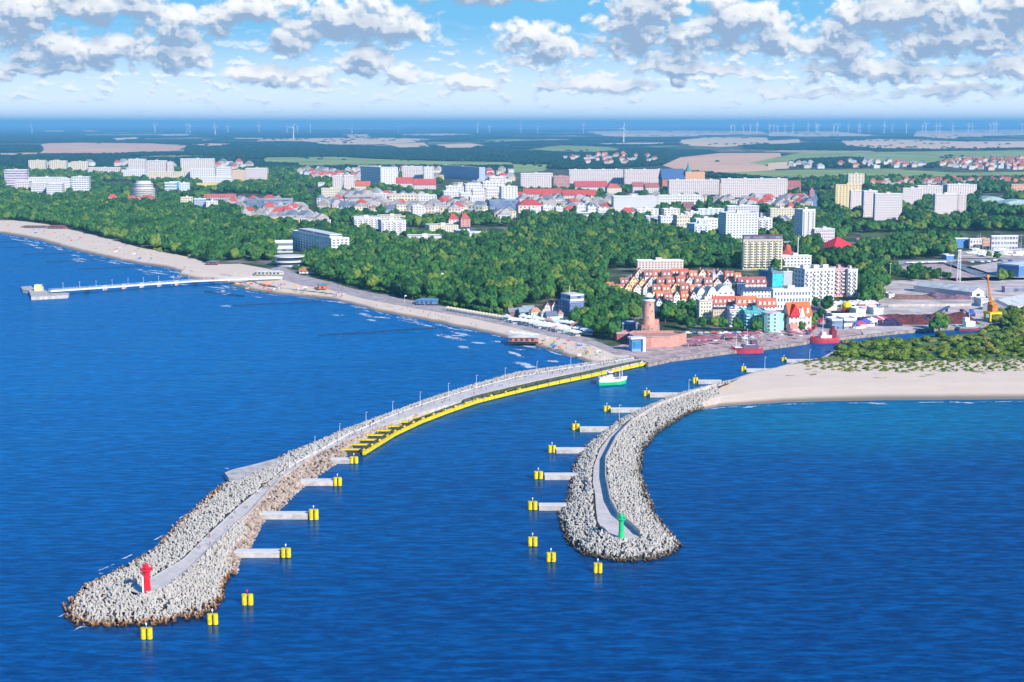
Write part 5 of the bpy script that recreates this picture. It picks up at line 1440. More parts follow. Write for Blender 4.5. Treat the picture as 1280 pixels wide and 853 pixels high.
house('long brown red roof at the right end of the old town', 920, 924, 958, 361, 347, 6, PK, (.46, .14, .12), 'x', .5, win=(7, 2), name='town_house', extra=0, dormers=5)
# old town rows
ROOFS = [((.68, .12, .07), 'bright red'), ((.60, .20, .10), 'orange brown'), ((.48, .14, .10), 'brick red'), ((.72, .17, .06), 'orange red'), ((.40, .15, .12), 'brown')]
WALLS = [((.80, .76, .72), 'white'), ((.80, .70, .50), 'cream'), ((.74, .58, .50), 'pink'), ((.80, .62, .30), 'yellow'), ((.62, .64, .68), 'grey')]
ORD = ['first', 'second', 'third', 'fourth', 'fifth', 'sixth', 'seventh', 'eighth', 'ninth', 'tenth', 'eleventh', 'twelfth', 'thirteenth', 'fourteenth', 'fifteenth', 'sixteenth']
def old_row(where, y, xs, hpx, seed):
    r_ = random.Random(seed)
    for i, (x0, x1) in enumerate(zip(xs, xs[1:])):
        rc, rn = r_.choice(ROOFS); wc, wn = r_.choice(WALLS)
        ax = r_.choice(['x', 'x', 'y'])
        yy = y[0] + (y[1] - y[0]) * i / max(1, len(xs) - 2) + r_.uniform(-1, 1)
        house('%s house, %s %sroof, %s in the %s' % (wn, rn, '' if ax == 'x' else 'gable ', ORD[i], where), x0, x0 + 2.2, x1 + .5, yy, yy - hpx * r_.uniform(.9, 1.15), r_.uniform(8, 20), wc, rc, ax, .46,
              win=(2 if x1 - x0 < 12 else 3, 2), name='town_house', extra=0, dormers=2 if ax == 'x' else 0, keep=False)
old_row('back row of the old town', (351, 353), [792, 804, 815, 826, 838, 848, 860, 871, 883, 893, 905, 917, 926], 14, 5)
old_row('second row of the old town', (360, 361), [774, 785, 797, 808, 820, 832, 844, 855, 867, 879, 890, 902, 914], 14, 6)
old_row('third row of the old town', (369, 370), [757, 767, 779, 790, 802, 814, 826, 837, 849, 861, 872, 884], 14, 8)
old_row('fourth row of the old town', (378, 379), [819, 829, 840, 850, 861, 871], 14, 9)
KEEP.append((755, 960, 336, 372)); KEEP.append((818, 1014, 366, 392))
def arched(label, xl, xr, yb_, yt_):
    C_ = G(xl, yb_, LZ); a, b = corner_lengths(C_, R(10), None, xr, 14); hh = ztop(C_, yt_) - LZ
    t = empty('arched_roof_house', C_, R(10), label, 'house')
    mb = MB(); n = 10; z = lambda q: hh * .5 + hh * .5 * math.sin(math.pi * q)
    mb.box((a / 2, b / 2, 0), (a, b, hh * .5))
    for i in range(n):
        q0, q1 = i / n, (i + 1) / n
        mb.poly([(q0 * a, 0, hh * .5), (q1 * a, 0, hh * .5), (q1 * a, 0, z(q1)), (q0 * a, 0, z(q0))])
    mb.build('wall', M_WALL, t, color=(.84, .82, .80))
    mb = MB()
    for i in range(n):
        q0, q1 = i / n, (i + 1) / n
        mb.poly([(q0 * a, -.3, z(q0) + .1), (q1 * a, -.3, z(q1) + .1), (q1 * a, b, z(q1) + .1), (q0 * a, b, z(q0) + .1)])
    mb.build('roof', M_ROOFC, t, color=(.52, .56, .60))
    face_grid(t, .5, a - .5, .2, hh * .55, 3, 2, 'front', .45, .5)
arched('white house with a rounded vault gable, leftmost of four in the old town', 871, 883, 376, 360)
arched('second from the left of four white vaulted gables in the old town', 884, 897, 377, 359)
arched('widest of the four white vaulted gables in the old town', 896, 918, 374, 357)
arched('small white vaulted gable at the top left of the old town', 783, 800, 356, 347)
# small white steeple
p = G(892, 352, LZ); t = empty('steeple', p, R(20), 'small white steeple above the back row of the old town', 'steeple'); hh = ztop(p, 336) - LZ
mb = MB(); mb.box((0, 0, 0), (2.6, 2.6, hh * .55)); mb.build('shaft', M_WALL, t, color=WH); mb = MB(); mb.lathe([(1.8, hh * .55), (.7, hh * .75), (.1, hh)], n=8); mb.build('spire', M_ROOFC, t, color=(.5, .6, .7))
# blue hoarding below old town
block('bright blue hoarding box in front of the old town houses', 'hoarding', 841, 842, 853, 390, 382, 6, (.02, .25, .62), 1, 1, 'plain', name='hoarding_box', huts=0)
for i, (x0, x1) in enumerate([(819, 828), (828, 840)]):
    house(['narrow white house with a blue grey gable right of the lighthouse', 'second white house with a blue grey gable right of the lighthouse'][i], x0, x0 + 1.5, x1, 391, 372, 6, (.74, .78, .84), (.2, .26, .36), 'y', .3, win=(2, 3), name='town_house', keep=False)

# ---- lighthouse and fort
p = G(810.5, 419, LZ)
t = empty('lighthouse', p, 0, 'round red brick lighthouse with a white lantern rising from a stepped brick fort', 'lighthouse')
s = p.length / F
zf = ztop(p, 405) - LZ; zt = ztop(p, 375) - LZ; zl = ztop(p, 366) - LZ
mb = MB(); mb.lathe([(14.2 * s, 0), (13.6 * s, zf), (12.4 * s, zf), (12.4 * s, zf - .8)], n=8); mb.build('fort_base', M_BRICK, t)
mb = MB(); mb.lathe([(7.9 * s, zf - .8), (6.7 * s, zt - 1.6), (7.6 * s, zt - 1.2), (7.6 * s, zt - .4)], n=24); mb.build('tower', mat('salmon_brick', (.70, .36, .27), .85, .15, .7, bump=.2), t)
mb = MB(); mb.lathe([(8.2 * s, zt - .4), (8.2 * s, zt), (5.2 * s, zt), (5.2 * s, zt + (zl - zt) * .45), (5.9 * s, zt + (zl - zt) * .5), (3.4 * s, zl - .6), (.3, zl)], n=20); lg = mb.build('lantern', M_WHITE, t)
mb = MB(); mb.lathe([(5.3 * s, zt + .5), (5.3 * s, zt + (zl - zt) * .4)], n=20); mb.build('lantern_glass', M_GLASS, lg)
for k, (an, z) in enumerate([(-100, .25), (-60, .5), (-80, .78)]):
    an = R(an); r_ = 7.3 * s; link('window', WIN, t, (r_ * math.cos(an), r_ * math.sin(an), zf + (zt - zf) * z), (0, 0, an + math.pi / 2), (.9, 1.6, 1.3))
for an in (-115, -75, -35):
    an = R(an)
    for z in (.25, .62): link('window', WIN, t, (13.3 * s * math.cos(an), 13.3 * s * math.sin(an), zf * z), (0, 0, an + math.pi / 2), (1.1, 1.6, .8))
mb = MB(); mb.box((9 * s, 3, zf - 1.0), (4.0, 4.0, 3.2)); mb.build('stair_turret', M_BRICK, t)
KEEP.append((780, 868, 405, 450))
C_ = G(795, 434, LZ); hh = ztop(C_, 421) - LZ
t = empty('fort_wall', C_, 0, 'broad red brick terrace wall at the foot of the lighthouse', 'wall')
R_ = G(848, 434, LZ); a = R_.x - C_.x; b = 20
mb = MB()
q = [(0, 0), (a * .35, -2), (a * .8, 0), (a, 4), (a + 6, 14), (a, b), (0, b), (-3, 12)]
for i in range(len(q)):
    x0, y0 = q[i]; x1, y1 = q[(i + 1) % len(q)]
    mb.poly([(x0, y0, -1), (x1, y1, -1), (x1, y1, hh), (x0, y0, hh)])
mb.poly([(x, y, hh - .7) for x, y in q])
mb.build('wall', M_BRICK, t)
mb = MB()
for i in range(len(q)):
    x0, y0 = q[i]; x1, y1 = q[(i + 1) % len(q)]; L = math.hypot(x1 - x0, y1 - y0)
    mb.box(((x0 + x1) / 2, (y0 + y1) / 2, hh), (L + .3, .8, .3), math.atan2(y1 - y0, x1 - x0))
mb.build('coping', mat('pale_coping', (.6, .42, .36), .8), t)

# ---- filler houses of the town: small, alike, named by the quarter they stand in
def quarter(lab, group, poly, spacing, dens, seed, wallset, roofset, size, name='small_house', flat=.3, nmax=120):
    r_ = random.Random(seed); pts = fill(poly, spacing, dens, seed)
    r_.shuffle(pts)
    protos = []
    for k in range(8):
        wc, wn = wallset[k % len(wallset)]; rc = roofset[k % len(roofset)]
        w = size * r_.uniform(.8, 1.3); d = size * .8; hh = size * .55
        mb = MB(); mb.box((0, 0, -1), (w, d, hh + 1), 0, 0, 1, (max(2, int(w / 3.5)), 2, max(1, int(hh / 3)))); wm = mb.mesh('wall', M_GRID)
        mb = MB()
        if k % 3 == 0 and flat > 0: mb.box((0, 0, hh), (w + .6, d + .6, .5))
        else:
            gable(mb, w, d, hh, size * .38, ['x', 'y', 'hip'][k % 3], .5); mb.v = [(x - w / 2, y - d / 2, z) for x, y, z in mb.v]
        protos.append((wm, mb.mesh('roof', M_ROOFC), wc, rc, k % 3 == 0 and flat > 0))
    for (x, y, _s) in pts[:nmax]:
        wm, rm, wc, rc, fl = r_.choice(protos)
        t = empty(name, (x, y, LZ), R(r_.choice([5, 10, 20, 60, -15])), lab, 'house', group)
        link('wall', wm, t, color=wc); link('roof', rm, t, color=(.6, .58, .57) if fl else rc)
        px, py, dep = PX(x, y, LZ); e = size * .7 * F / dep
        KEEP.append((px - e, px + e, py - 2, py + 3))
RED = [(.62, .10, .08), (.55, .16, .12), (.66, .18, .10)]; MIX = [(.62, .10, .08), (.40, .36, .36), (.50, .46, .44), (.30, .14, .12), (.22, .28, .36)]
quarter('small white villa among the trees between the left beach wood and the main street', 'villas beside the main street', [(278, 257), (325, 252), (372, 256), (384, 272), (420, 285), (330, 279), (285, 272)], 21, .75, 41, WALLS, MIX, 13, name='small_villa')
quarter('small pale town building between the spa hotels and the pink twin towers', 'small buildings of the town centre', [(395, 250), (480, 244), (560, 255), (640, 262), (640, 280), (560, 268), (440, 266), (400, 262)], 24, .72, 42, WALLS, MIX, 15, name='town_building')
quarter('small low town building behind the apartment rows of the centre', 'small buildings behind the centre', [(375, 214), (640, 212), (650, 232), (545, 236), (400, 236), (372, 226)], 36, .58, 43, WALLS, MIX, 15, name='low_town_building')
quarter('small town building between the long pink rows and the central wood', 'small buildings below the long rows', [(640, 244), (760, 248), (1000, 248), (1020, 262), (900, 264), (780, 276), (700, 268), (640, 262)], 27, .66, 44, WALLS, MIX, 14, name='small_town_house')
quarter('small town building right of the river', 'small buildings right of the river', [(1080, 228), (1280, 226), (1280, 232), (1180, 234), (1090, 236)], 45, .6, 45, WALLS, RED, 14, name='riverside_house')
quarter('distant small house with a red roof in the suburb at far right', 'suburban houses at far right', [(1172, 207), (1200, 200), (1290, 198.5), (1290, 212), (1240, 214), (1180, 211)], 50, .85, 46, WALLS[:3], RED, 15, nmax=110, name='suburban_house')
quarter('distant small house in the village beyond the far woods', 'village houses beyond the woods', [(985, 205), (1080, 202), (1170, 205), (1150, 212), (990, 211)], 60, .5, 47, WALLS[:3], MIX, 15, nmax=40, name='village_house')
quarter('distant pale house in the hamlet beyond the long pink row', 'hamlet houses beyond the long row', [(700, 196), (790, 193), (830, 199), (800, 208), (720, 204)], 60, .5, 48, WALLS[:3], RED, 15, nmax=40, name='hamlet_house')
quarter('low pale building on the left edge behind the far woods', 'low buildings behind the left apartment rows', [(35, 206), (330, 206), (330, 214), (40, 216)], 70, .45, 49, WALLS[:3], MIX, 20, nmax=50, name='low_building')
quarter('small old town building between the big hotels and the harbour', 'small buildings near the tower hotel', [(955, 262), (1010, 266), (990, 330), (960, 345), (985, 300), (950, 290)], 24, .5, 50, WALLS, MIX, 13, nmax=30, name='small_building')

# ================================================================== TREES
KEEP += [(0, 370, 262, 262)]
KEEP_ = 0
trees = []          # x, y, size(radius), height, kind(0 leaf, 1 bush)
def plant(poly, spacing, dens, seed, rad, hgt, kind=0):
    r_ = random.Random(seed + 100)
    for x, y, sp in fill(poly, spacing, dens, seed):
        rr = r_.uniform(*rad); trees.append((x, y, rr, rr * r_.uniform(*hgt), kind))
ROUND = (1.7, 2.4)
plant([(-170, 240), (60, 244), (150, 247), (240, 262), (330, 274), (372, 284), (362, 300), (346, 316), (338, 328), (300, 326), (265, 330), (237, 321), (205, 314), (175, 309), (140, 299), (100, 289), (60, 280), (25, 276.5), (-170, 271)], 9.8, 1, 1, (4.4, 7.2), (1.5, 2.3))
plant([(372, 284), (440, 292), (510, 300), (560, 308), (640, 296), (660, 268), (700, 270), (770, 274), (800, 284), (850, 295), (900, 306), (926, 310), (926, 336), (948, 345), (928, 348), (860, 346), (795, 344), (780, 354), (757, 362), (752, 380), (733, 396),
       (730, 392), (698, 372), (676, 380), (655, 386), (634, 392), (600, 389), (560, 381), (520, 376), (494, 370), (441, 358), (402, 347), (372, 338), (372, 325), (440, 322)], 8.8, 1, 2, (3.8, 6.8), (1.6, 2.6))
plant([(700, 395), (752, 376), (770, 374), (800, 380), (797, 405), (775, 414), (768, 432), (752, 428), (728, 414)], 8.5, 1, 3, (4, 6), ROUND)
plant([(826, 392), (868, 392), (872, 402), (866, 412), (836, 412), (826, 404)], 7.5, 1, 4, (4, 5.6), ROUND)
for x, y, r0 in [(853, 411, 4.6), (862, 413, 4.2), (878, 412, 4), (894, 413, 4.6), (902, 413, 4.2), (921, 414, 4), (946, 416, 4.4), (1002, 415, 3.4), (1008, 412, 3.4), (1014, 409, 3.4), (1018, 404, 3.4), (1026, 399, 3.6), (1034, 389, 5.2), (1020, 386, 4),
                 (1252, 352, 5), (1262, 350, 4), (1246, 325, 4), (1236, 322, 3), (1174, 412, 5.5), (1169, 415, 4.6), (1180, 414, 4.6), (976, 335, 4), (970, 337, 5)]:
    p = G(x, y, LZ); trees.append((p.x, p.y, r0, r0 * 2.1, 0))
plant([(338, 328), (372, 338), (402, 347), (441, 358), (494, 370), (534, 377), (583, 387), (628, 395), (628, 392), (583, 383), (534, 374), (494, 366), (441, 354), (402, 343), (372, 334)], 4.6, 1, 21, (2.2, 3.6), (1.0, 1.5))
# town greens
plant([(-170, 214), (330, 214), (372, 212), (372, 284), (240, 262), (150, 247), (-170, 240)], 15, .56, 5, (6, 8.5), (1.5, 2.0))
plant([(372, 212), (640, 232), (640, 300), (560, 308), (440, 292), (372, 284)], 14, .48, 6, (5, 7.5), (1.5, 2.1))
plant([(640, 236), (1000, 238), (1000, 300), (930, 302), (900, 302), (850, 292), (770, 272), (700, 268), (640, 266)], 14, .46, 7, (5, 7.5), (1.5, 2.1))
plant([(985, 226), (1040, 226), (1450, 226), (1450, 290), (1180, 290), (1060, 292), (1040, 285), (1028, 262), (1020, 240), (1000, 240)], 13, .62, 8, (5.5, 8.5), (1.5, 2.1))
plant([(1018, 303), (1030, 318), (1075, 308), (1100, 303), (1180, 300), (1196, 300), (1190, 324), (1100, 326), (1088, 333), (1130, 347), (1105, 352), (1100, 380), (1080, 384), (1072, 372), (1072, 336), (1010, 334), (990, 318)], 11, .85, 9, (5, 7.6), (1.6, 2.3))
plant([(930, 300), (1000, 303), (1000, 326), (990, 336), (978, 320), (978, 302)], 11, .9, 10, (5, 7), (1.6, 2.2))
plant([(1190, 300), (1240, 318), (1450, 322), (1450, 316), (1200, 312)], 16, .5, 12, (3.5, 5), (1.6, 2.2))
plant([(1130, 343), (1150, 340), (1196, 352), (1140, 352)], 8, .75, 13, (3, 4.4), (1.6, 2.4))
plant([(955, 330), (1010, 336), (1000, 340), (960, 345)], 10, .8, 14, (3.5, 5), (1.6, 2.2))
plant([(992, 262), (1060, 276), (1060, 300), (1040, 304), (1016, 290), (1000, 274)], 11, .8, 15, (4.5, 7), (1.6, 2.2))
# dune wood on the right spit
plant([(1044, 446), (1050, 431), (1120, 425), (1180, 419), (1250, 413), (1450, 407), (1450, 425), (1200, 432), (1180, 437), (1130, 452), (1080, 450)], 6.0, .85, 16, (2.2, 4.4), (.75, 1.2), 1)
plant([(1180, 437), (1200, 432), (1450, 425), (1450, 445), (1230, 448), (1150, 452)], 6.0, .62, 17, (2.0, 3.4), (.9, 1.3), 1)
plant([(1240, 404), (1262, 394), (1450, 392), (1450, 410), (1250, 413)], 7.5, 1, 18, (3.8, 5.5), (1.3, 1.8), 1)
plant([(1000, 452), (1044, 446), (1450, 445), (1450, 462), (1100, 466), (1010, 462)], 4.2, .50, 19, (.7, 1.7), (.7, 1.1), 1)
# sparse bushes at the top of the left beach
plant([(175, 309), (237, 321), (265, 330), (240, 322), (200, 315)], 6, 1, 20, (2, 3.2), (1, 1.4), 1)

# the 300 that show largest are trees of their own, the rest one wood
def shown(t): 
    return t[2] * math.sqrt(max(.2, t[3] / t[2])) / math.hypot(t[0], t[1])
trees.sort(key=lambda t: -shown(t))
tr = random.Random(9)
nb = nl = 0
single = []; rest_t = []
for t in trees:
    px, py, _ = PX(t[0], t[1], LZ)
    if t[4] == 1 and t[2] >= 2.2 and nb < 120 and px < 1284 and py > 400: nb += 1; single.append(t)
    elif t[4] == 0 and nl < 175 and px < 1284: nl += 1; single.append(t)
    else: rest_t.append(t)
for (x, y, r0, h0, kind) in single:
    px, py, _ = PX(x, y, LZ)
    if kind == 1:
        if px > 1180: lab, grp = 'low green bush thinning out over the dunes at the right edge', 'bushes at the right end of the dunes'
        elif px > 1120: lab, grp = 'dense olive green dune bush in front of the scrap heap quay', 'bushes in front of the scrap quay'
        else: lab, grp = 'dense olive green bush at the left end of the dune wood', 'bushes at the left end of the dune wood'
        e = empty('dune_bush', (x, y, LZ), tr.uniform(0, 6), lab, 'bush', grp)
        link('foliage', tr.choice(BUSHES), e, (0, 0, h0 * .42), (0, 0, tr.uniform(0, 6)), (r0, r0 * tr.uniform(.8, 1.1), h0 * .72))
        link('stem', TRUNK, e, (0, 0, 0), (0, 0, 0), (r0, r0, h0 * .5))
    else:
        if px < 470: lab, grp = 'broad green tree in the promenade wood just right of the beach hotel', 'trees right of the beach hotel'
        elif px < 540: lab, grp = 'broad green tree in the promenade wood around the blue roofed pavilion', 'trees around the blue pavilion'
        elif px < 600: lab, grp = 'broad green tree in the promenade wood right of the blue roofed pavilion', 'trees right of the blue pavilion'
        elif px < 650: lab, grp = 'broad green tree at the right end of the promenade wood, above the yellowish awnings', 'trees above the awnings'
        elif px < 700: lab, grp = 'broad green tree behind the promenade shops', 'trees behind the promenade shops'
        elif px < 802: lab, grp = 'round green tree between the promenade stalls and the lighthouse', 'trees left of the lighthouse'
        elif px < 1030 and py > 385: lab, grp = 'round yellow green tree in front of the waterfront houses', 'trees in front of the waterfront houses'
        elif px < 960: lab, grp = 'tall dense tree of the central wood behind the old town', 'trees behind the old town'
        else: lab, grp = 'round tree among the harbour yards at the right of the town', 'trees of the harbour yards'
        e = empty('broadleaf_tree', (x, y, LZ), tr.uniform(0, 6), lab, 'tree', grp)
        link('crown', tr.choice(CROWNS), e, (0, 0, h0 * .54), (0, 0, 0), (r0, r0 * tr.uniform(.85, 1.1), h0 * .52))
        link('trunk', TRUNK, e, (0, 0, 0), (0, 0, 0), (h0 * .8, h0 * .8, h0))
allp = [proto('crown_shape', m_) for m_ in CROWNS] + [proto('bush_shape', m_) for m_ in BUSHES]
P_, R_s, S_s, I_s = [], [], [], []
for (x, y, r0, h0, kind) in rest_t:
    if kind: P_.append((x, y, LZ + h0 * .4)); S_s.append((r0, r0, h0 * .7)); I_s.append(5 + tr.randrange(3))
    else: P_.append((x, y, LZ + h0 * .5)); S_s.append((r0, r0, h0 * .54)); I_s.append(tr.randrange(5))
    R_s.append((0, 0, tr.uniform(0, 6.28)))
scatter('wood', P_, R_s, S_s, I_s, allp, 'dense green wood behind the left beach and between the houses of the town', 'wood')
print('trees', len(trees), 'single', len(single))
# ---- far woods, mass beyond counting
far_in = []
def farwood(poly, dens, seed, nscale=.0009):
    far_in.extend(fill(poly, lambda y: max(14, y / 330.0), dens, seed, nscale))
FW = [([(-170, 196), (330, 190), (330, 214), (-170, 214)], .72, 31), ([(-170, 182.5), (52, 182), (52, 191), (-170, 191)], 1, 32), ([(-170, 171), (640, 169), (640, 180), (240, 183), (50, 178.5), (-170, 180)], .62, 33),
      ([(235, 183), (300, 184), (400, 181.5), (480, 184), (640, 184), (640, 203), (480, 202), (330, 199), (232, 192)], .74, 34), ([(330, 205), (372, 206), (372, 214), (330, 214)], .8, 35),
      ([(375, 209), (640, 209), (640, 214), (375, 214)], .5, 36), ([(640, 172), (1450, 172), (1450, 190), (640, 192)], .38, 37), ([(640, 190), (835, 187), (835, 206), (745, 212), (690, 212), (640, 206)], .82, 38),
      ([(985, 201), (1040, 197), (1085, 196), (1100, 207), (1150, 207), (1230, 198), (1235, 201), (1175, 205), (1175, 211), (1100, 210.5), (1000, 210)], .85, 39), ([(1165, 196), (1205, 194.5), (1205, 201), (1165, 201)], 1, 40),
      ([(1080, 221), (1450, 223), (1450, 230), (1080, 230)], .8, 41), ([(945, 226), (1080, 225), (1080, 232), (1000, 240), (985, 232)], .75, 42), ([(-170, 158.8), (1450, 158.8), (1450, 165), (-170, 166)], .48, 43),
      ([(-170, 166), (640, 166), (640, 171), (-170, 173)], .6, 44), ([(640, 165), (1450, 165), (1450, 174), (640, 174)], .30, 45), ([(735, 216), (830, 213), (870, 217), (985, 226), (640, 214)], .45, 46),
      ([(885, 203), (905, 203), (903, 206), (887, 206)], 1, 47), ([(1095, 186), (1280, 186), (1280, 189), (1095, 190)], .5, 48), ([(-170, 214), (36, 212), (36, 226), (-170, 232)], .8, 49)]
kp = list(KEEP)
for pl, dn, sd in FW: farwood(pl, dn, sd)
fieldpx = [pl for pl, _ in FARF]
P_, R_s, S_s, I_s = [], [], [], []
for x, y, sp in far_in:
    px, py, _ = PX(x, y, LZ)
    if any(in_poly(px, py, f) for f in fieldpx) and tr.random() < .985: continue
    r0 = sp * tr.uniform(.55, .8); hh = tr.uniform(8, 12)
    P_.append((x, y, LZ + hh * .4)); S_s.append((r0, r0, hh * .62)); R_s.append((0, 0, tr.uniform(0, 6.28))); I_s.append(tr.randrange(3))
fp = [proto('far_crown_shape', m_) for m_ in FARC]
scatter('far_wood', P_, R_s, S_s, I_s, fp, 'dark blue green woods and tree belts between the fields out to the horizon', 'wood')
print('far', len(P_))

# ================================================================== PIER, GROYNES, BEACH
ZP = 4.2
p0 = G(41, 363, 0)
pier = empty('pier', p0, 0, 'long white beach pier on dark trestles with a concrete head and kiosk at its end', 'pier')
DK = [(352, 346.5), (300, 348.5), (243, 351), (205, 353.5), (150, 357.5), (92, 361.5), (62, 363.5)]
dk = resample(P3(DK, ZP), 60)
w2 = 2.4
def offs(line, d):
    out = []
    for i, p in enumerate(line):
        t_ = (line[min(len(line) - 1, i + 1)] - line[max(0, i - 1)]).normalized()
        out.append(p + Vector((-t_.y, t_.x, 0)) * d)
    return out
reparent(ribbon('deck', offs(dk, w2), offs(dk, -w2), 1, M_TRIM), pier)
mb = MB()
for s in (w2, -w2):
    for a, b in zip(offs(dk, s), offs(dk, s)[1:]):
        c = (a + b) / 2; mb.box((c.x, c.y, ZP - .75), ((b - a).length + .1, .3, .8), math.atan2((b - a).y, (b - a).x))
reparent(mb.build('deck_girder', M_TRIM), pier)
mb = MB()
for s in (w2, -w2):
    for a, b in zip(offs(dk, s), offs(dk, s)[1:]):
        c = (a + b) / 2; mb.box((c.x, c.y, ZP + .9), ((b - a).length + .1, .08, .08), math.atan2((b - a).y, (b - a).x)); mb.box((a.x, a.y, ZP), (.08, .08, .95))
reparent(mb.build('railing', M_TRIM), pier)
for px, py in ((107, 365), (130, 363.3), (154, 361.5), (176, 360), (198, 358.6), (220, 357), (243, 355.5), (265, 354), (286, 352.6)):
    c = G(px, py, 0)
    mb = MB(); mb.box((c.x, c.y + 3, -1.5), (2.2, 6, ZP + .7), 0, 0, .8); reparent(mb.build('trestle', M_DARK if px % 2 else M_CONC), pier)
def slab_poly(name, pts, z0, z1, material, root=None):
    top = P3(pts, z1); mb = MB(); mb.poly(top if (top[1] - top[0]).cross(top[2] - top[1]).z > 0 else top[::-1])
    for a, b in zip(top, top[1:] + top[:1]): mb.poly([(a.x, a.y, z0), (b.x, b.y, z0), b, a])
    o = mb.build(name, material); return reparent(o, root) if root else o
slab_poly('head_platform', [(39, 371.5), (85, 369), (86.5, 366.5), (60, 364.5), (48, 359.5), (40, 360), (36, 363), (38, 368)], -1.5, 2.2, M_CONC, pier)
slab_poly('landing_platform', [(26, 358.5), (39, 357.5), (41, 360.5), (36, 363), (28, 362)], -1.5, 2.4, M_CONC, pier)
c = G(47, 364, 2.2); mb = MB(); mb.box((c.x, c.y + 3, 2.2), (5.5, 4.5, 2.8)); mb.box((c.x - 1, c.y + 5, 5.0), (4.5, 4, 1.4)); reparent(mb.build('kiosk', mat('cream_render', (.72, .66, .36), .7), pier) if False else mb.build('kiosk', mat('cream_render', (.72, .66, .36), .7)), pier)
mb = MB(); mb.tube((0, 0, 0), (0, 0, 5), .1, .06, n=5); mb.box((0, 0, 4.9), (.9, .25, .15)); LPM = mb.mesh('pier_lamp', M_TRIM)
for k in range(14):
    p = offs(dk, w2 - .2)[4 + k * 4]; o = link('lamp_post', LPM, None, p); reparent(o, pier)

GROY = [((-10, 303), (30, 302)), ((-10, 310.5), (78, 307.8)), ((28, 318.7), (92, 316.6)), ((58, 328), (138, 324.4)), ((98, 337), (178, 333.4)), ((292, 382.5), (402, 377.6)), ((398, 420), (565, 409.5)), ((256, 365), (306, 371))]
GL = ['dark timber groyne in the sea at far left, %s from the horizon side' % o for o in ORD[:5]] + ['dark timber groyne under the surf just right of the pier root', 'long dark timber groyne in front of the middle of the beach', 'faint dark groyne running out beside the pier']
for (a, b), lab in zip(GROY, GL):
    A_, B_ = G(*a, 0), G(*b, 0); n = int((B_ - A_).length / 1.0)
    mb = MB(); cc = (A_ + B_) / 2
    for i in range(n):
        q = A_.lerp(B_, i / n) - cc; mb.tube((q.x, q.y + rnd.uniform(-.2, .2), -1), (q.x, q.y, rnd.uniform(.35, .8)), .42, .36, 6)
    o = mb.build('timber_groyne', M_WOODD, None, loc=cc); tag(o, lab, 'groyne')

# ------------------------------------------------------------------ people
def person_mesh(pose):
    import bmesh
    me = bpy.data.meshes.new('person_base')
    if pose == 'stand':
        J = [((0, 0, .95), .14), ((0, 0, 1.2), .15), ((0, 0, 1.42), .14), ((0, 0, 1.52), .055), ((0, .01, 1.66), .10), ((.10, 0, .9), .09), ((.11, .02, .5), .065), ((.11, 0, .06), .045), ((.11, -.13, .03), .035),
             ((-.10, 0, .9), .09), ((-.11, .02, .5), .065), ((-.11, 0, .06), .045), ((-.11, -.13, .03), .035), ((.20, 0, 1.40), .055), ((.25, .02, 1.12), .045), ((.24, -.06, .86), .032), ((-.20, 0, 1.40), .055), ((-.25, .02, 1.12), .045), ((-.24, -.06, .86), .032)]
    else:
        J = [((0, 0, .93), .14), ((0, -.02, 1.2), .15), ((0, -.04, 1.42), .14), ((0, -.05, 1.52), .055), ((0, -.05, 1.66), .10), ((.10, -.05, .88), .09), ((.11, -.22, .5), .065), ((.11, -.30, .07), .045), ((.11, -.43, .05), .035),
             ((-.10, .05, .88), .09), ((-.11, .12, .5), .065), ((-.11, .36, .14), .045), ((-.11, .30, .03), .035), ((.20, 0, 1.40), .055), ((.27, .12, 1.14), .045), ((.25, .10, .88), .032), ((-.20, -.04, 1.40), .055), ((-.27, -.16, 1.14), .045), ((-.24, -.34, .98), .032)]
    E = [(0, 1), (1, 2), (2, 3), (3, 4), (0, 5), (5, 6), (6, 7), (7, 8), (0, 9), (9, 10), (10, 11), (11, 12), (2, 13), (13, 14), (14, 15), (2, 16), (16, 17), (17, 18)]
    me.from_pydata([j[0] for j in J], E, [])
    o = bpy.data.objects.new('person_base', me); COL.objects.link(o)
    sk = o.modifiers.new('s', 'SKIN')
    for i, j in enumerate(J):
        v = me.skin_vertices[0].data[i]; v.radius = (j[1], j[1] * .8); v.use_root = (i == 0)
    o.modifiers.new('u', 'SUBSURF').levels = 1
    dg = bpy.context.evaluated_depsgraph_get(); dg.update()
    m2 = bpy.data.meshes.new_from_object(o.evaluated_get(dg), depsgraph=dg)
    bpy.data.objects.remove(o)
    return m2
M_SKIN = mat('skin', (.55, .34, .25), .6, .05)
M_HAIR = mat('hair', (.08, .05, .03), .7, .2)
M_TROU = [mat('navy_trousers', (.04, .05, .10), .8), mat('beige_trousers', (.45, .38, .30), .8), mat('dark_trousers', (.05, .05, .05), .8)]
M_SHIRT = objcol('shirt', .8)
PEOPLE = []
for pose in ('stand', 'walk'):
    base = person_mesh(pose)
    for tm in M_TROU:
        m2 = base.copy(); m2.materials.clear()
        for m_ in (M_SKIN, M_SHIRT, tm, M_HAIR): m2.materials.append(m_)
        for pl in m2.polygons:
            c = pl.center
            pl.material_index = 3 if c.z > 1.68 or (c.z > 1.6 and c.y > .02) else 0 if c.z > 1.5 else 1 if (c.z > .98 and (abs(c.x) < .25 or c.z > 1.15)) else 0 if abs(c.x) > .17 and c.z > .7 else 2 if c.z > .30 else 0
            pl.use_smooth = True
        PEOPLE.append(m2)
SHIRTS = [(.8, .8, .8), (.7, .08, .08), (.08, .12, .4), (.04, .04, .05), (.75, .55, .1), (.1, .35, .3), (.6, .3, .4), (.4, .5, .7)]
pr = random.Random(77)
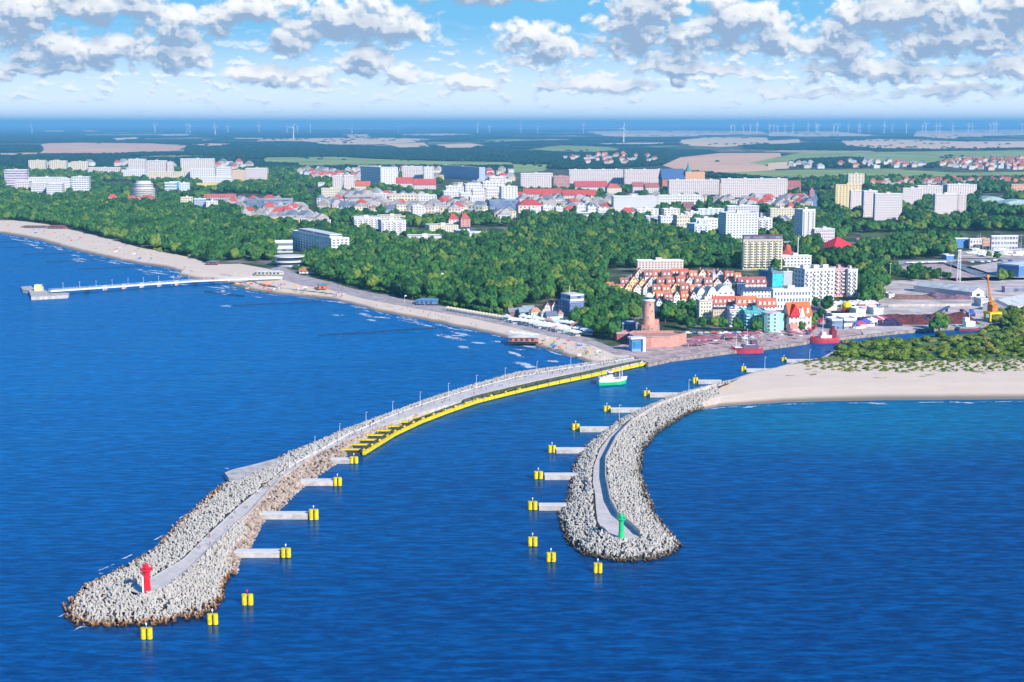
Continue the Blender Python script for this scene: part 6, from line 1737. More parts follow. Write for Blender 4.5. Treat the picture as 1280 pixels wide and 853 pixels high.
def person(p, lab, grp):
    o = link('person', pr.choice(PEOPLE), None, p, (0, 0, pr.uniform(0, 6.28)), (1, 1, 1), pr.choice(SHIRTS))
    o.scale = (1.0, 1.0, pr.uniform(.94, 1.06))
    return tag(o, lab, 'person', grp)
for k in range(110):
    i = int(pr.random() ** .6 * 150) + 6; i = min(i, 155)
    p = A[i].lerp(B[i], pr.uniform(.15, .85)); p = Vector((p.x, p.y, ZW))
    px = PX(p.x, p.y, p.z)[0]
    if px < 330: person(p, 'tiny walker on the outer walkway of the left breakwater near the red beacon', 'walkers near the red beacon')
    elif px < 480: person(p, 'tiny walker on the left breakwater between the concrete spur and the fender', 'walkers near the concrete spur')
    elif px < 640: person(p, 'tiny walker on the left breakwater beside the broad yellow struts', 'walkers beside the yellow struts')
    else: person(p, 'tiny walker on the inner end of the left breakwater near the beach', 'walkers on the inner left breakwater')
def on_sheet(n, poly, lab, grp, z, seed):
    pts = fill(poly, 5, 1, seed); pr.shuffle(pts)
    for x, y, _ in pts[:n]: person((x, y, z), lab, grp)
_K = list(KEEP)
on_sheet(62, [(830, 444), (852, 428), (900, 421), (960, 419), (1010, 411), (1012, 421), (1000, 425), (952, 431), (900, 437), (860, 443)], 'tiny walker on the pink paving of the quayside by the waterfront houses', 'walkers on the quayside', LZ + .17, 61)
on_sheet(40, [(620, 412), (690, 421), (735, 433), (765, 441), (745, 452), (700, 440), (640, 421)], 'tiny bather on the sand at the narrow right end of the left beach', 'bathers at the right end of the left beach', LZ + .14, 62)
on_sheet(46, [(285, 356), (350, 353), (400, 362), (480, 378), (560, 398), (620, 414), (520, 396), (440, 376), (350, 366)], 'tiny bather on the sand below the promenade wood', 'bathers below the promenade wood', LZ + .14, 63)
on_sheet(34, [(20, 284), (100, 296), (175, 317), (205, 322), (215, 332), (175, 326), (120, 314), (60, 297)], 'tiny bather on the far left beach', 'bathers on the far left beach', LZ + .14, 64)
on_sheet(26, [(402, 352), (494, 375), (583, 392), (640, 402), (583, 394), (494, 377), (402, 356)], 'tiny stroller on the promenade at the foot of the wood', 'strollers on the promenade', LZ + .17, 65)
for k in range(14):
    p = dk[pr.randrange(3, 58)]; person((p.x + pr.uniform(-1, 1), p.y + pr.uniform(-1.5, 1.5), ZP), 'tiny visitor on the white deck of the beach pier', 'visitors on the pier')

# windbreaks and sunshades on the sand
PARM = {}
def parasol_mesh():
    mb = MB(); mb.tube((0, 0, 0), (0, 0, 2.1), .04, n=5, mi=1)
    n = 8
    for k in range(n):
        a, b = 2 * math.pi * k / n, 2 * math.pi * (k + 1) / n
        mb.poly([(1.3 * math.cos(a), 1.3 * math.sin(a), 1.8), (1.3 * math.cos(b), 1.3 * math.sin(b), 1.8), (0, 0, 2.3)])
        mb.poly([(1.3 * math.cos(b), 1.3 * math.sin(b), 1.77), (1.3 * math.cos(a), 1.3 * math.sin(a), 1.77), (0, 0, 2.26)])
    return mb.mesh('parasol', [M_PLAIN, M_TRIM])
PARA = parasol_mesh()
def screen_mesh():
    mb = MB()
    for (x0, y0, x1, y1) in ((-1.6, 0, -.6, .6), (-.6, .6, .8, .6), (.8, .6, 1.7, -.1)):
        L = math.hypot(x1 - x0, y1 - y0); mb.box(((x0 + x1) / 2, (y0 + y1) / 2, 0), (L, .05, 1.0), math.atan2(y1 - y0, x1 - x0))
    for x, y in ((-1.6, 0), (-.6, .6), (.8, .6), (1.7, -.1)): mb.tube((x, y, 0), (x, y, 1.2), .04, n=5, mi=1)
    return mb.mesh('windbreak', [M_PLAIN, M_TRIM])
SCRN = screen_mesh()
PCOL = [((.75, .05, .05), 'red'), ((.05, .12, .5), 'blue'), ((.8, .8, .8), 'white'), ((.85, .6, .05), 'yellow'), ((.1, .4, .2), 'green'), ((.8, .3, .1), 'orange')]
def beachset(n, poly, where, seed):
    pts = fill(poly, 7, 1, seed); pr.shuffle(pts)
    for i, (x, y, _) in enumerate(pts[:n]):
        c, cn = pr.choice(PCOL)
        if i % 2: o = link('parasol', PARA, None, (x, y, LZ + .13), (0, 0, pr.uniform(0, 6)), color=c); tag(o, '%s parasol on the sand %s' % (cn, where), 'parasol', '%s parasols %s' % (cn, where))
        else: o = link('windbreak', SCRN, None, (x, y, LZ + .13), (0, 0, pr.uniform(0, 6)), color=c); tag(o, '%s cloth windbreak on the sand %s' % (cn, where), 'windbreak', '%s windbreaks %s' % (cn, where))
beachset(46, [(10, 280), (100, 294), (175, 314), (205, 320), (210, 331), (175, 324), (120, 312), (60, 295), (0, 286)], 'of the far left beach', 71)
beachset(40, [(290, 356), (350, 352), (402, 363), (440, 372), (400, 372), (350, 366), (300, 361)], 'just right of the pier', 72)
beachset(20, [(640, 418), (700, 426), (740, 436), (760, 442), (745, 450), (700, 440), (660, 428)], 'near the breakwater root', 73)
# beach bars
def bar(px0, px1, py, h_, wall, roof, lab, z=LZ):
    C_ = G(px0, py, z); a, b = corner_lengths(C_, R(-4), None, px1, 9); t = empty('beach_bar', C_, R(-4), lab, 'beach bar'); b = 8
    mb = MB(); mb.box((a / 2, b / 2, 0), (a, b, h_)); mb.build('wall', M_WALL, t, color=wall)
    mb = MB(); gable(mb, a, b, h_, 1.2, 'hip', .6); mb.build('roof', M_ROOFC, t, color=roof)
    mb = MB(); mb.box((a / 2, -2, 0), (a + 1, 4.5, .4)); mb.build('terrace', M_WOODD, t)
    mb = MB()
    for k in range(max(2, int(a / 3))): mb.box((1 + k * 3, -.06, .8), (1.6, .1, 1.3))
    mb.build('hatches', M_GLASS, t)
    KEEP.append((px0, px1, py - 6, py + 4)); return t, a
t, a = bar(636, 672, 428, 2.6, (.55, .20, .12), (.76, .74, .74), 'long beach bar with white canopies and brick red walls standing at the waterline')
bar(396, 407, 362, 3.0, (.78, .22, .05), (.10, .35, .45), 'orange and turquoise play hut on the sand beside the promenade')
bar(60, 82, 286, 2.6, (.35, .12, .12), (.30, .12, .12), 'dark red beach bar at the back of the far left beach')
bar(27, 58, 285, 1.6, (.30, .20, .18), (.40, .24, .22), 'low brown timber terrace at the far left edge of the beach')
bar(258, 272, 331, 2.4, (.40, .10, .10), (.15, .28, .34), 'small dark red hut under the bushes before the pier')
bar(318, 352, 344, 2.2, (.75, .75, .5), (.80, .78, .76), 'white canopy kiosk at the landward end of the pier')
bar(520, 546, 381, 2.8, (.12, .25, .48), (.12, .30, .55), 'low blue roofed pavilion at the foot of the promenade wood')
for i in range(12):
    px = 638 + i * 2.9; p = G(px, 421.5 + i * .28 + pr.uniform(-1, .5), LZ)
    o = link('parasol', PARA, None, p, scl=(1.6, 1.6, 1.5), color=(.82, .82, .82)); tag(o, 'big white parasol on the roof terrace of the long beach bar', 'parasol', 'white parasols of the long beach bar')
# market stalls along the promenade
def stall_mesh():
    mb = MB(); w, d, z = 4.0, 3.4, 2.5
    for x in (-w / 2, w / 2):
        for y in (-d / 2, d / 2): mb.tube((x, y, 0), (x, y, z), .06, n=5, mi=1)
    mb.box((0, .2, 0), (w * .9, .8, 1.0), 0, 1)
    b = len(mb.v); mb.v += [(-w / 2 - .2, -d / 2 - .2, z), (w / 2 + .2, -d / 2 - .2, z), (w / 2 + .2, d / 2 + .2, z), (-w / 2 - .2, d / 2 + .2, z), (0, 0, z + 1.3)]
    for f in ((0, 1, 4), (1, 2, 4), (2, 3, 4), (3, 0, 4)): mb.f.append(tuple(b + k for k in f)); mb.m.append(0); mb.uv += [(0, 0)] * 3
    mb.box((0, -d / 2 - .2, z - .4), (w + .4, .05, .4)); mb.box((0, d / 2 + .2, z - .4), (w + .4, .05, .4))
    return mb.mesh('stall', [M_PLAIN, M_TRIM])
STALL = stall_mesh()
SROW = [[(655, 401), (740, 413)], [(650, 405), (736, 418.5)], [(634, 402), (722, 420)], [(690, 403), (740, 408)]]
SC_ = [((.82, .82, .83), 'white'), ((.80, .76, .70), 'cream'), ((.62, .70, .76), 'pale blue'), ((.60, .30, .26), 'terracotta')]
for j, (a, b) in enumerate(SROW):
    n = [17, 18, 17, 10][j]
    for i in range(n):
        f = i / (n - 1); c, cn = pr.choice(SC_ if pr.random() < .6 else SC_[:1])
        p = G(a[0] + (b[0] - a[0]) * f + pr.uniform(-1, 1), a[1] + (b[1] - a[1]) * f + pr.uniform(-.8, .8), LZ)
        o = link('market_stall', STALL, None, p, (0, 0, R(pr.uniform(-35, -10))), (pr.uniform(.8, 1.3), pr.uniform(.8, 1.1), pr.uniform(.9, 1.2)), c)
        tag(o, '%s tent roofed stall in the promenade market left of the trees' % cn, 'stall', '%s stalls of the promenade market' % cn)
for i in range(26):
    f = i / 25; p = G(560 + 100 * f, 388.5 + 17 * f, LZ + .16); 
    o = link('market_stall', STALL, None, p, (0, 0, R(-30)), (.7, .6, .8), (.75, .68, .45)); tag(o, 'small yellowish awning in the row along the inner edge of the promenade', 'awning', 'yellowish awnings along the promenade')
# quayside umbrellas and awnings
for k in range(58):
    f = pr.random(); px = 800 + 215 * f; py = 431 - 14 * f + pr.uniform(-4, 7)
    c, cn = pr.choice([((.62, .16, .22), 'dark red'), ((.55, .28, .34), 'pink'), ((.78, .76, .74), 'white')])
    p = G(px, py, LZ + .17); 
    if f < .3 and py < 436: continue
    o = link('parasol', PARA, None, p, (0, 0, pr.uniform(0, 6)), (1.4, 1.4, 1.15), c); tag(o, '%s cafe parasol on the quayside in front of the waterfront' % cn, 'parasol', '%s cafe parasols on the quayside' % cn)
for x0, x1, y0, y1, lab in [(905, 932, 422, 425, 'long dark red awning on the quayside left of the mint house'), (930, 952, 419.5, 422.5, 'long dark red awning on the quayside in front of the teal house'), (860, 885, 430, 434, 'long dark red awning on the quayside right of the fort'), (866, 900, 426, 428, 'narrow pink awning on the quayside below the trees')]:
    p = G((x0 + x1) / 2, y1, LZ + .17); w = (x1 - x0) * p.length / F
    mb = MB()
    for x in (-w / 2, 0, w / 2):
        for y in (0, 3): mb.tube((x, y, 0), (x, y, 2.3), .07, n=5, mi=1)
    mb.poly([(-w / 2, -.3, 2.2), (w / 2, -.3, 2.2), (w / 2, 3.3, 2.9), (-w / 2, 3.3, 2.9)]); mb.poly([(-w / 2, 3.3, 2.8), (w / 2, 3.3, 2.8), (w / 2, -.3, 2.1), (-w / 2, -.3, 2.1)])
    o = mb.build('awning', [M_PLAIN, M_TRIM], None, loc=p, rot=(0, 0, R(8)), color=(.45, .12, .16)); tag(o, lab, 'awning')

# ------------------------------------------------------------------ ships
def hull(mb, L, Bm, D, dr=.8, mi=0, sheer=.9, n=14):
    """bow at +x; D = depth above water amidships"""
    rows = []
    for i in range(n + 1):
        q = i / n; x = -L / 2 + L * q
        wf = math.sin(math.pi * min(1, .28 + q * .0) * .5) if False else 1
        wd = Bm / 2 * (1 - max(0, (q - .55) / .45) ** 2.0) * (0.82 + .18 * min(1, q / .2))
        zt = D + sheer * max(0, (q - .5) / .5) ** 2 + .25 * sheer * max(0, (.25 - q) / .25) ** 2
        xo = .6 * max(0, (q - .8) / .2)
        rows.append([(x - xo, -wd * .55, -dr), (x - xo * .5, -wd * .9, 0.05), (x, -wd, zt * .55), (x + xo * .5, -wd * 1.02, zt), (x + xo * .5, -wd * .94, zt), (x + xo * .5, -wd * .94, zt - .5),
                     (x + xo * .5, wd * .94, zt - .5), (x + xo * .5, wd * .94, zt), (x + xo * .5, wd * 1.02, zt), (x, wd, zt * .55), (x - xo * .5, wd * .9, 0.05), (x - xo, wd * .55, -dr)])
    b = len(mb.v); w = 12
    for r_ in rows: mb.v += r_
    for i in range(n):
        for j in range(w - 1):
            mb.f.append((b + i * w + j, b + (i + 1) * w + j, b + (i + 1) * w + j + 1, b + i * w + j + 1))
            mb.m.append((mi if j in (0, 1, 9, 10) else mi + 1 if j in (2, 3, 4, 6, 7, 8) else mi + 2) if True else 0); mb.uv += [(0, 0)] * 4
    mb.f.append(tuple(b + j for j in range(w))[::-1]); mb.m.append(mi + 1); mb.uv += [(0, 0)] * w
M_DECK = mat('ship_deck', (.55, .53, .50), .7, .1)
M_DRED = mat('hull_dark_red', (.45, .05, .08), .45, .15)
M_PRED = mat('hull_red', (.62, .07, .10), .45, .12)
def ship(px0, px1, py, ang, Bm, D, mats, label, cat='ship', name='ship'):
    a_, b_ = G(px0, py, 0), G(px1, py, 0); c = (a_ + b_) / 2; L = (b_ - a_).length / max(.5, math.cos(ang))
    t = empty(name, c, ang, label, cat); mb = MB(); hull(mb, L, Bm, D); mb.build('hull', mats, t)
    return t, L
# green and white cutter in the channel
t, L = ship(747, 783.5, 480.5, R(14), 5.4, 2.7, [M_GREEN, M_WHITE, M_DECK], 'green and white fishing cutter sailing up the channel beside the yellow fender', 'fishing boat', 'fishing_cutter')
mb = MB(); mb.box((-L * .12, 0, 1.2), (L * .24, 3.2, 2.3)); mb.box((-L * .08, 0, 3.5), (L * .14, 2.6, 1.7)); wh = mb.build('wheelhouse', M_WHITE, t, loc=(0, 0, .9))
mb = MB(); mb.box((-L * .08, 0, 3.9), (L * .145, 2.66, .8)); mb.build('wheelhouse_windows', M_GLASS, wh)
mb = MB(); mb.box((-L * .12, 0, 5.25), (L * .2, 3.0, .15)); mb.build('canopy', M_TRIM, t, loc=(0, 0, .9))
mb = MB()
for y in (-1.9, 1.9): mb.tube((L * .30, y, 1.8), (L * .30, y * .8, 8.2), .2, .16, 8)
mb.tube((L * .30, -1.55, 8.1), (L * .30, 1.55, 8.1), .18, n=8); mb.build('gantry', M_WHITE, t)
mb = MB(); mb.tube((L * .12, 0, 1.4), (L * .12, 0, 8.6), .16, .1, 8); mb.tube((L * .12, 0, 7.2), (-L * .15, 0, 6.2), .07, n=6); mb.build('mast', mat('rust_mast', (.5, .2, .1), .6), t)
mb = MB(); mb.box((-L * .42, 0, 1.3), (L * .10, 3.4, 1.5)); mb.box((-L * .30, 0, 1.3), (1.2, 2.4, 1.9)); mb.build('stern_deckhouse', M_WHITE, t, loc=(0, 0, .8))
for k in range(7): person((t.location.x + pr.uniform(-2.5, 4), t.location.y + pr.uniform(-.8, .8), 2.2), 'tiny passenger on the deck of the green and white cutter', 'passengers on the cutter')
# red hulled ship at the quay
t, L = ship(914, 952.5, 441, R(198 - 180) * 0 + R(8), 7.5, 2.6, [M_PRED, M_DRED, M_DECK], 'red hulled excursion ship moored at the quay before the teal house', 'ship', 'excursion_ship')
t.rotation_euler = (0, 0, R(188))
mb = MB(); mb.box((-L * .1, 0, 2.2), (L * .5, 4.6, 2.2)); mb.box((-L * .22, 0, 4.4), (L * .18, 3.8, 2.0)); mb.build('deckhouse', mat('dark_deckhouse', (.16, .10, .16), .5, .3, .8), t)
mb = MB(); mb.box((-L * .1, 0, 4.42), (L * .3, 4.0, .15)); mb.box((L * .3, 0, 3.0), (L * .25, 4.2, .3)); mb.build('awning', M_WHITE, t)
mb = MB(); mb.tube((-L * .02, 0, 4), (-L * .02, 0, 13), .14, .08, 6); mb.tube((-L * .02, 0, 5), (L * .3, 0, 11), .09, n=5); mb.tube((L * .35, 0, 2.6), (L * .35, 0, 10), .12, .07, 6); mb.build('mast', M_TRIM, t)
# red ship
t, L = ship(1013, 1047, 428.5, R(8), 8, 3.0, [M_PRED, M_PRED, M_DECK], 'bright red salvage ship with a dark funnel moored right of the orange roofed house', 'ship', 'salvage_ship')
t.rotation_euler = (0, 0, R(190))
mb = MB(); mb.box((-L * .02, 0, 2.4), (L * .42, 5, 2.0)); mb.box((L * .05, 0, 4.4), (L * .16, 4, 1.8)); mb.build('superstructure', mat('pink_white_paint', (.78, .62, .60), .5), t)
mb = MB(); mb.box((-L * .33, 0, 2.4), (L * .18, 4.4, 4.6)); mb.tube((-L * .33, 0, 7), (-L * .33, 0, 9.2), 1.3, 1.1, 10); mb.build('funnel', mat('maroon_paint', (.25, .03, .05), .5), t)
mb = MB(); mb.tube((L * .06, 0, 6), (L * .06, 0, 16), .16, .08, 6); mb.build('mast', M_TRIM, t)
# low dark red boat under the fort quay
t, L = ship(833, 866, 447.5, R(3), 5.2, 1.3, [M_DRED, M_DRED, M_DECK], 'low dark red open boat lying along the quay below the brick fort', 'boat', 'open_boat')
mb = MB(); mb.box((0, 0, .9), (L * .7, 3.4, .6)); mb.build('tarpaulin', mat('crimson_tarpaulin', (.35, .04, .12), .7, .4, 1.0), t)
# harbour tug behind the bushes
t, L = ship(1196, 1226, 412.5, R(10), 7, 2.4, [M_DRED, mat('teal_hull', (.20, .42, .40), .5), M_DECK], 'teal and white harbour boat half hidden behind the dune bushes', 'boat', 'harbour_boat')
mb = MB(); mb.box((0, 0, 2), (L * .4, 4.4, 3.2)); mb.box((-2, 0, 5.2), (L * .2, 3.4, 2.2)); mb.build('superstructure', M_WHITE, t); mb = MB(); mb.tube((0, 0, 5), (0, 0, 12), .15, .1, 6); mb.build('mast', M_TRIM, t)
# small motor boat
t, L = ship(1233, 1244, 408, R(5), 3.2, 1.2, [M_WHITE, M_WHITE, M_DECK], 'small white motor boat in the basin left of the crane', 'boat', 'motor_boat') if False else (None, 0)
# yachts laid up
def yacht(px, py, L, mast, rz, lab, grp, z=LZ + .2):
    t = empty('sailing_yacht', G(px, py, z), rz, lab, 'yacht', grp)
    if 'h' not in PARM:
        mb = MB(); hull(mb, 9, 2.8, 1.1, .4, sheer=.4, n=8); mb.box((.2, 0, .9), (3.6, 1.6, .6), 0, 1); PARM['h'] = mb.mesh('hull', [M_WHITE, M_WHITE, M_DECK])
        mb = MB(); mb.tube((.6, 0, .8), (.6, 0, 12), .11, .07, 6); mb.tube((.6, 0, 1.9), (-3.4, 0, 1.8), .09, n=6); PARM['m'] = mb.mesh('mast', M_TRIM)
    link('hull', PARM['h'], t, (0, 0, .8), scl=(L / 9,) * 3); link('mast', PARM['m'], t, (0, 0, .8), scl=(1, 1, mast / 12))
    return t
for k in range(26):
    yacht(1212 + pr.random() * 66, 313 + pr.random() * 8.5, pr.uniform(7, 11), pr.uniform(10, 17), R(pr.uniform(-30, 40)), 'white sailing yacht with a tall mast laid up in the yard at the right edge', 'yachts laid up in the harbour yard')

# ------------------------------------------------------------------ harbour things
# orange portal crane
p = G(1240, 402.5, LZ); sc_ = p.length / F
t = empty('harbour_crane', p, R(15), 'tall orange and yellow portal crane standing on the quay at the right', 'crane')
M_OR = mat('orange_paint', (.78, .30, .04), .5, .15)
mb = MB()
for x in (-3.2, 3.2):
    for y in (-3, 3): mb.box((x, y, 0), (1.0, 1.0, 5))
mb.box((0, 0, 5), (8, 7.4, 1.3)); mb.build('portal', M_YEL, t)
mb = MB(); mb.box((0, 0, 6.3), (4.4, 4.4, 4.2), R(10)); mb.box((0, 2, 10.5), (2.6, 2.6, 1.4)); mb.build('machine_house', mat('rust_orange', (.55, .20, .04), .6, .3), t)
mb = MB(); tp = ztop(p, 373) - LZ
for x, y in ((-1.3, -1.3), (1.3, -1.3), (1.3, 1.3), (-1.3, 1.3)): mb.tube((x, y, 10.5), (x * .45 - 2.0, y * .45, tp), .28, .2, 6)
for j in range(6):
    z0 = 10.5 + (tp - 10.5) * j / 6; z1 = 10.5 + (tp - 10.5) * (j + 1) / 6; k0 = 1 - .55 * j / 6; k1 = 1 - .55 * (j + 1) / 6
    mb.tube((-1.3 * k0 - 2 * j / 6, -1.3 * k0, z0), (1.3 * k1 - 2 * (j + 1) / 6, -1.3 * k1, z1), .14, n=4); mb.tube((1.3 * k0 - 2 * j / 6, 1.3 * k0, z0), (-1.3 * k1 - 2 * (j + 1) / 6, 1.3 * k1, z1), .14, n=4)
mb.build('tower', M_OR, t)
mb = MB(); tj = ztop(p, 345) - LZ; xj = -9 * sc_ / 1
for y in (-.8, .8): mb.tube((-1.8, y, tp - 1.5), (xj, y * .4, tj), .26, .18, 6)
mb.tube((-.6, 0, tp - 2.5), (xj + .4, 0, tj - .6), .26, .18, 6)
for j in range(9):
    f0, f1 = j / 9, (j + 1) / 9; q = lambda f, y: (-1.8 + (xj + 1.8) * f, y, tp - 1.5 + (tj - tp + 1.5) * f)
    mb.tube(q(f0, -.8 * (1 - .6 * f0)), q(f1, .8 * (1 - .6 * f1)), .1, n=4)
mb.box((xj, 0, tj - .8), (1.8, 1.4, 1.5)); mb.build('jib', M_OR, t)
mb = MB(); mb.tube((xj, 0, tj), (xj, 0, tj - 12), .06, n=4); mb.box((xj, 0, tj - 13), (.6, .6, 1.0)); mb.build('hook', M_DARK, t)
# mobile loader
p = G(1213, 396, LZ); t = empty('loader', p, R(20), 'blue wheeled loader parked on the quay left of the crane', 'loader')
mb = MB(); mb.box((0, 0, 1), (5.5, 2.6, 1.6)); mb.box((.6, 0, 2.6), (2.2, 2.2, 2.0)); mb.build('body', mat('loader_blue', (.06, .12, .40), .5), t)
mb = MB(); mb.tube((-2.2, 0, 2.4), (-6, 0, 4.6), .35, .25, 6); mb.box((-6.6, 0, 3.6), (1.6, 2.4, 1.3)); mb.build('boom', M_DARK, t)
for x in (-1.7, 1.7):
    for y in (-1.3, 1.3):
        mb = MB(); mb.tube((x, y - .3, .9), (x, y + .3, .9), .9, n=12); mb.build('wheel', M_DARK, t)
# lattice mast
p = G(1198, 352, LZ); hh = ztop(p, 314) - LZ
t = empty('lattice_mast', p, 0, 'slender grey lattice mast on the yard behind the long white shed', 'mast'); mb = MB()
cs = [(-1, -1), (1, -1), (1, 1), (-1, 1)]
for (x, y) in cs: mb.tube((x * 1.3, y * 1.3, 0), (x * .7, y * .7, hh), .16, .12, 5)
for j in range(14):
    for k in range(4):
        (x0, y0), (x1, y1) = cs[k], cs[(k + 1) % 4]; w0 = 1.3 - .6 * j / 14; w1 = 1.3 - .6 * (j + 1) / 14
        mb.tube((x0 * w0, y0 * w0, hh * j / 14), (x1 * w1, y1 * w1, hh * (j + 1) / 14), .09, n=4)
mb.build('lattice', M_TRIM, t); mb = MB(); mb.box((0, 0, hh), (2.6, .5, .9)); mb.build('floodlights', M_TRIM, t)
for px, py, yt, lab in [(1188, 345, 326, 'thin white lighting mast left of the lattice mast'), (1112.5, 352, 330, 'thin white lighting mast at the left end of the car park'), (1213, 394, 371, 'thin grey post in the middle of the quay apron'), (553, 357, 341.5, None)]:
    if lab is None: continue
    p = G(px, py, LZ); hh = ztop(p, yt) - LZ; t = empty('lighting_mast', p, 0, lab, 'mast'); mb = MB(); mb.tube((0, 0, 0), (0, 0, hh), .16, .09, 6); mb.build('shaft', M_TRIM, t); mb = MB(); mb.box((0, 0, hh), (1.6, .4, .3)); mb.build('floodlight', M_TRIM, t)
p = G(553, 362, LZ); hh = ztop(p, 341.5) - LZ
t = empty('obelisk', p, R(30), 'slender white monument rising out of the central wood', 'monument'); mb = MB(); mb.box((0, 0, 0), (1.8, 1.2, hh), 0, 0, .8); mb.build('shaft', M_WHITE, t); mb = MB(); mb.box((0, 0, 0), (3, 2.4, 1.2)); mb.build('plinth', M_CONC, t)
p = G(540, 385, LZ)
for px, py, yt, lab in [(506, 381, 369, 'flagpole on the promenade left of the blue pavilion'), (925.5, 450, 431, 'thin white pole standing on the channel edge before the bushes')][:1]:
    p = G(px, py, LZ); hh = ztop(p, yt) - LZ; t = empty('flagpole', p, 0, lab, 'flagpole'); mb = MB(); mb.tube((0, 0, 0), (0, 0, hh), .08, .05, 6); mb.build('pole', M_TRIM, t); mb = MB(); mb.box((.6, 0, hh - .9), (1.2, .04, .8)); mb.build('flag', M_WHITE, t)
# heaps of ore and scrap
def heap(pts, h_, material, lab, seed):
    ps = P3(pts, LZ + .1); c = sum(ps, Vector()) / len(ps)
    x0 = min(p.x for p in ps); x1 = max(p.x for p in ps); y0 = min(p.y for p in ps); y1 = max(p.y for p in ps); nx, ny = 60, 14
    v = []; f = []
    for j in range(ny + 1):
        for i in range(nx + 1):
            x = x0 + (x1 - x0) * i / nx; y = y0 + (y1 - y0) * j / ny
            e = min(1, 4 * (j / ny) * (1 - j / ny) * 1.4) * min(1, 10 * (i / nx) * (1 - i / nx))
            z = e * h_ * (.7 + .9 * mnoise.noise(Vector((x * .08, y * .12, seed)))) + .3 * e * mnoise.noise(Vector((x * .6, y * .6, seed)))
            v.append((x - c.x, y - c.y - (x - c.x) * 0.0, max(-.2, z)))
    for j in range(ny):
        for i in range(nx): q = j * (nx + 1) + i; f.append((q, q + 1, q + nx + 2, q + nx + 1))
    me = bpy.data.meshes.new('heap'); me.from_pydata(v, [], f); me.materials.append(material)
    o = link('scrap_heap', me, None, c); tag(o, lab, 'heap')
M_ORE = mat('rusty_ore', (.16, .045, .045), .9, .4, .4, bump=.5)
heap([(1108, 406.5), (1160, 405), (1160, 397), (1108, 398)], 3.6, M_ORE, 'long dark red brown heap of scrap along the quay, left part', 1)
heap([(1160, 405.5), (1205, 405), (1205, 396), (1160, 397)], 4.2, M_ORE, 'long dark red brown heap of scrap along the quay, right part', 2)
heap([(1078, 408), (1112, 406), (1112, 398), (1078, 400)], 3.0, mat('blue_black_scrap', (.05, .04, .10), .8, .6, .5, bump=.5), 'blue black heap of scrap at the left end of the quay heaps', 3)
heap([(1163, 372.5), (1225, 375), (1225, 370), (1163, 368)], 2.2, mat('mixed_scrap', (.24, .14, .17), .9, .6, .6, bump=.5), 'low mauve heap of mixed scrap in front of the long white shed', 4)
heap([(1118, 375), (1158, 374), (1158, 369), (1118, 369)], 1.4, mat('brown_soil', (.30, .16, .13), .9, .3), 'low brown soil heap left of the long white shed', 5)
p = G(1110, 384, LZ); q_ = G(1214, 383, LZ); mb = MB(); mb.box((0, 0, 0), ((q_ - p).length, .6, 1.9)); o = mb.build('yard_wall', M_CONC, None, loc=(p + q_) / 2, rot=(0, 0, math.atan2((q_ - p).y, (q_ - p).x))); tag(o, 'long pale concrete wall across the quay apron behind the heaps', 'wall')
# conveyor
a_, b_ = G(1155, 406, LZ), G(1187, 388, LZ); d = b_ - a_
t = empty('conveyor', a_, math.atan2(d.y, d.x), 'dark blue inclined conveyor standing over the scrap heap', 'conveyor'); mb = MB(); mb.box((d.length * .5, 0, 2.4), (d.length * .9, 1.8, .9)); mb.build('belt', mat('navy_steel', (.05, .08, .2), .5), t)
for k in range(4): mb = MB(); mb.box((d.length * (.12 + .25 * k), 0, 0), (.4, 1.6, 2.4)); mb.build('trestle', M_DARK, t)
# playground balloon, amusement tents, waterfront pavilions right of the orange house
p = G(1058, 392, LZ); t = empty('inflatable_ball', p, 0, 'big yellow ball on a red base among the harbour pavilions', 'inflatable'); r_b = 3.0
mb = MB(); mb.lathe([(.3, 0.6), (2.2, 1.2), (3.1, 3.0), (2.9, 4.4), (1.9, 5.7), (.2, 6.3)], n=16); mb.build('ball', M_YEL, t, loc=(0, 0, 1.4)); mb = MB(); mb.lathe([(3.6, 0), (3.4, 2.4), (2.6, 2.8)], n=16); mb.build('base', M_RED, t)
PAV = [('blue left half of the white glass fronted pavilion by the red ship', 1038, 1040, 1054, 412, 401, (.16, .30, .52), 'band'), ('white glass fronted pavilion on the quay right of the red ship', 1053, 1055, 1070, 412, 400, WH, 'band'),
       ('cream square pavilion right of the yellow ball', 1068, 1070, 1082, 396, 388, (.80, .76, .60), 'plain'), ('long white pavilion roof behind the glass fronted pavilion', 1038, 1041, 1077, 402, 395, (.8, .8, .84), 'plain'),
       ('low pink roofed pavilion behind the yellow ball', 1066, 1068, 1094, 386, 380, (.70, .50, .48), 'plain'), ('pale blue container office at the end of the pavilions', 1090, 1092, 1104, 394, 387, (.55, .65, .72), 'plain'), ('cream market hall left of the yellow ball', 1026, 1028, 1046, 389, 382, (.78, .70, .54), 'plain')]
for lab, x0, xc_, x1, yb_, yt_, w_, pt in PAV: block(lab, 'pavilion', x0, xc_, x1, yb_, yt_, 8, w_, 2, 5, pt, name='pavilion', huts=0, roofm=M_TRIM)
def row_of_tents(n, a, b, lab, grp, cols):
    for i in range(n):
        f = i / max(1, n - 1); p = G(a[0] + (b[0] - a[0]) * f + pr.uniform(-1, 1), a[1] + (b[1] - a[1]) * f + pr.uniform(-1, 1), LZ + .15); c = pr.choice(cols)
        o = link('fair_tent', STALL, None, p, (0, 0, R(pr.uniform(0, 30))), (1.4, 1.4, 1.3), c); tag(o, lab, 'tent', grp)
row_of_tents(14, (1024, 386), (1092, 384), 'small pale tent among the fairground stands behind the pavilions', 'tents of the fairground', [(.8, .78, .74), (.75, .6, .55)])
row_of_tents(12, (1072, 411), (1100, 404), 'small tent with a coloured top at the left end of the scrap quay', 'coloured tents on the quay', [(.1, .12, .45), (.5, .08, .15), (.7, .68, .72)])

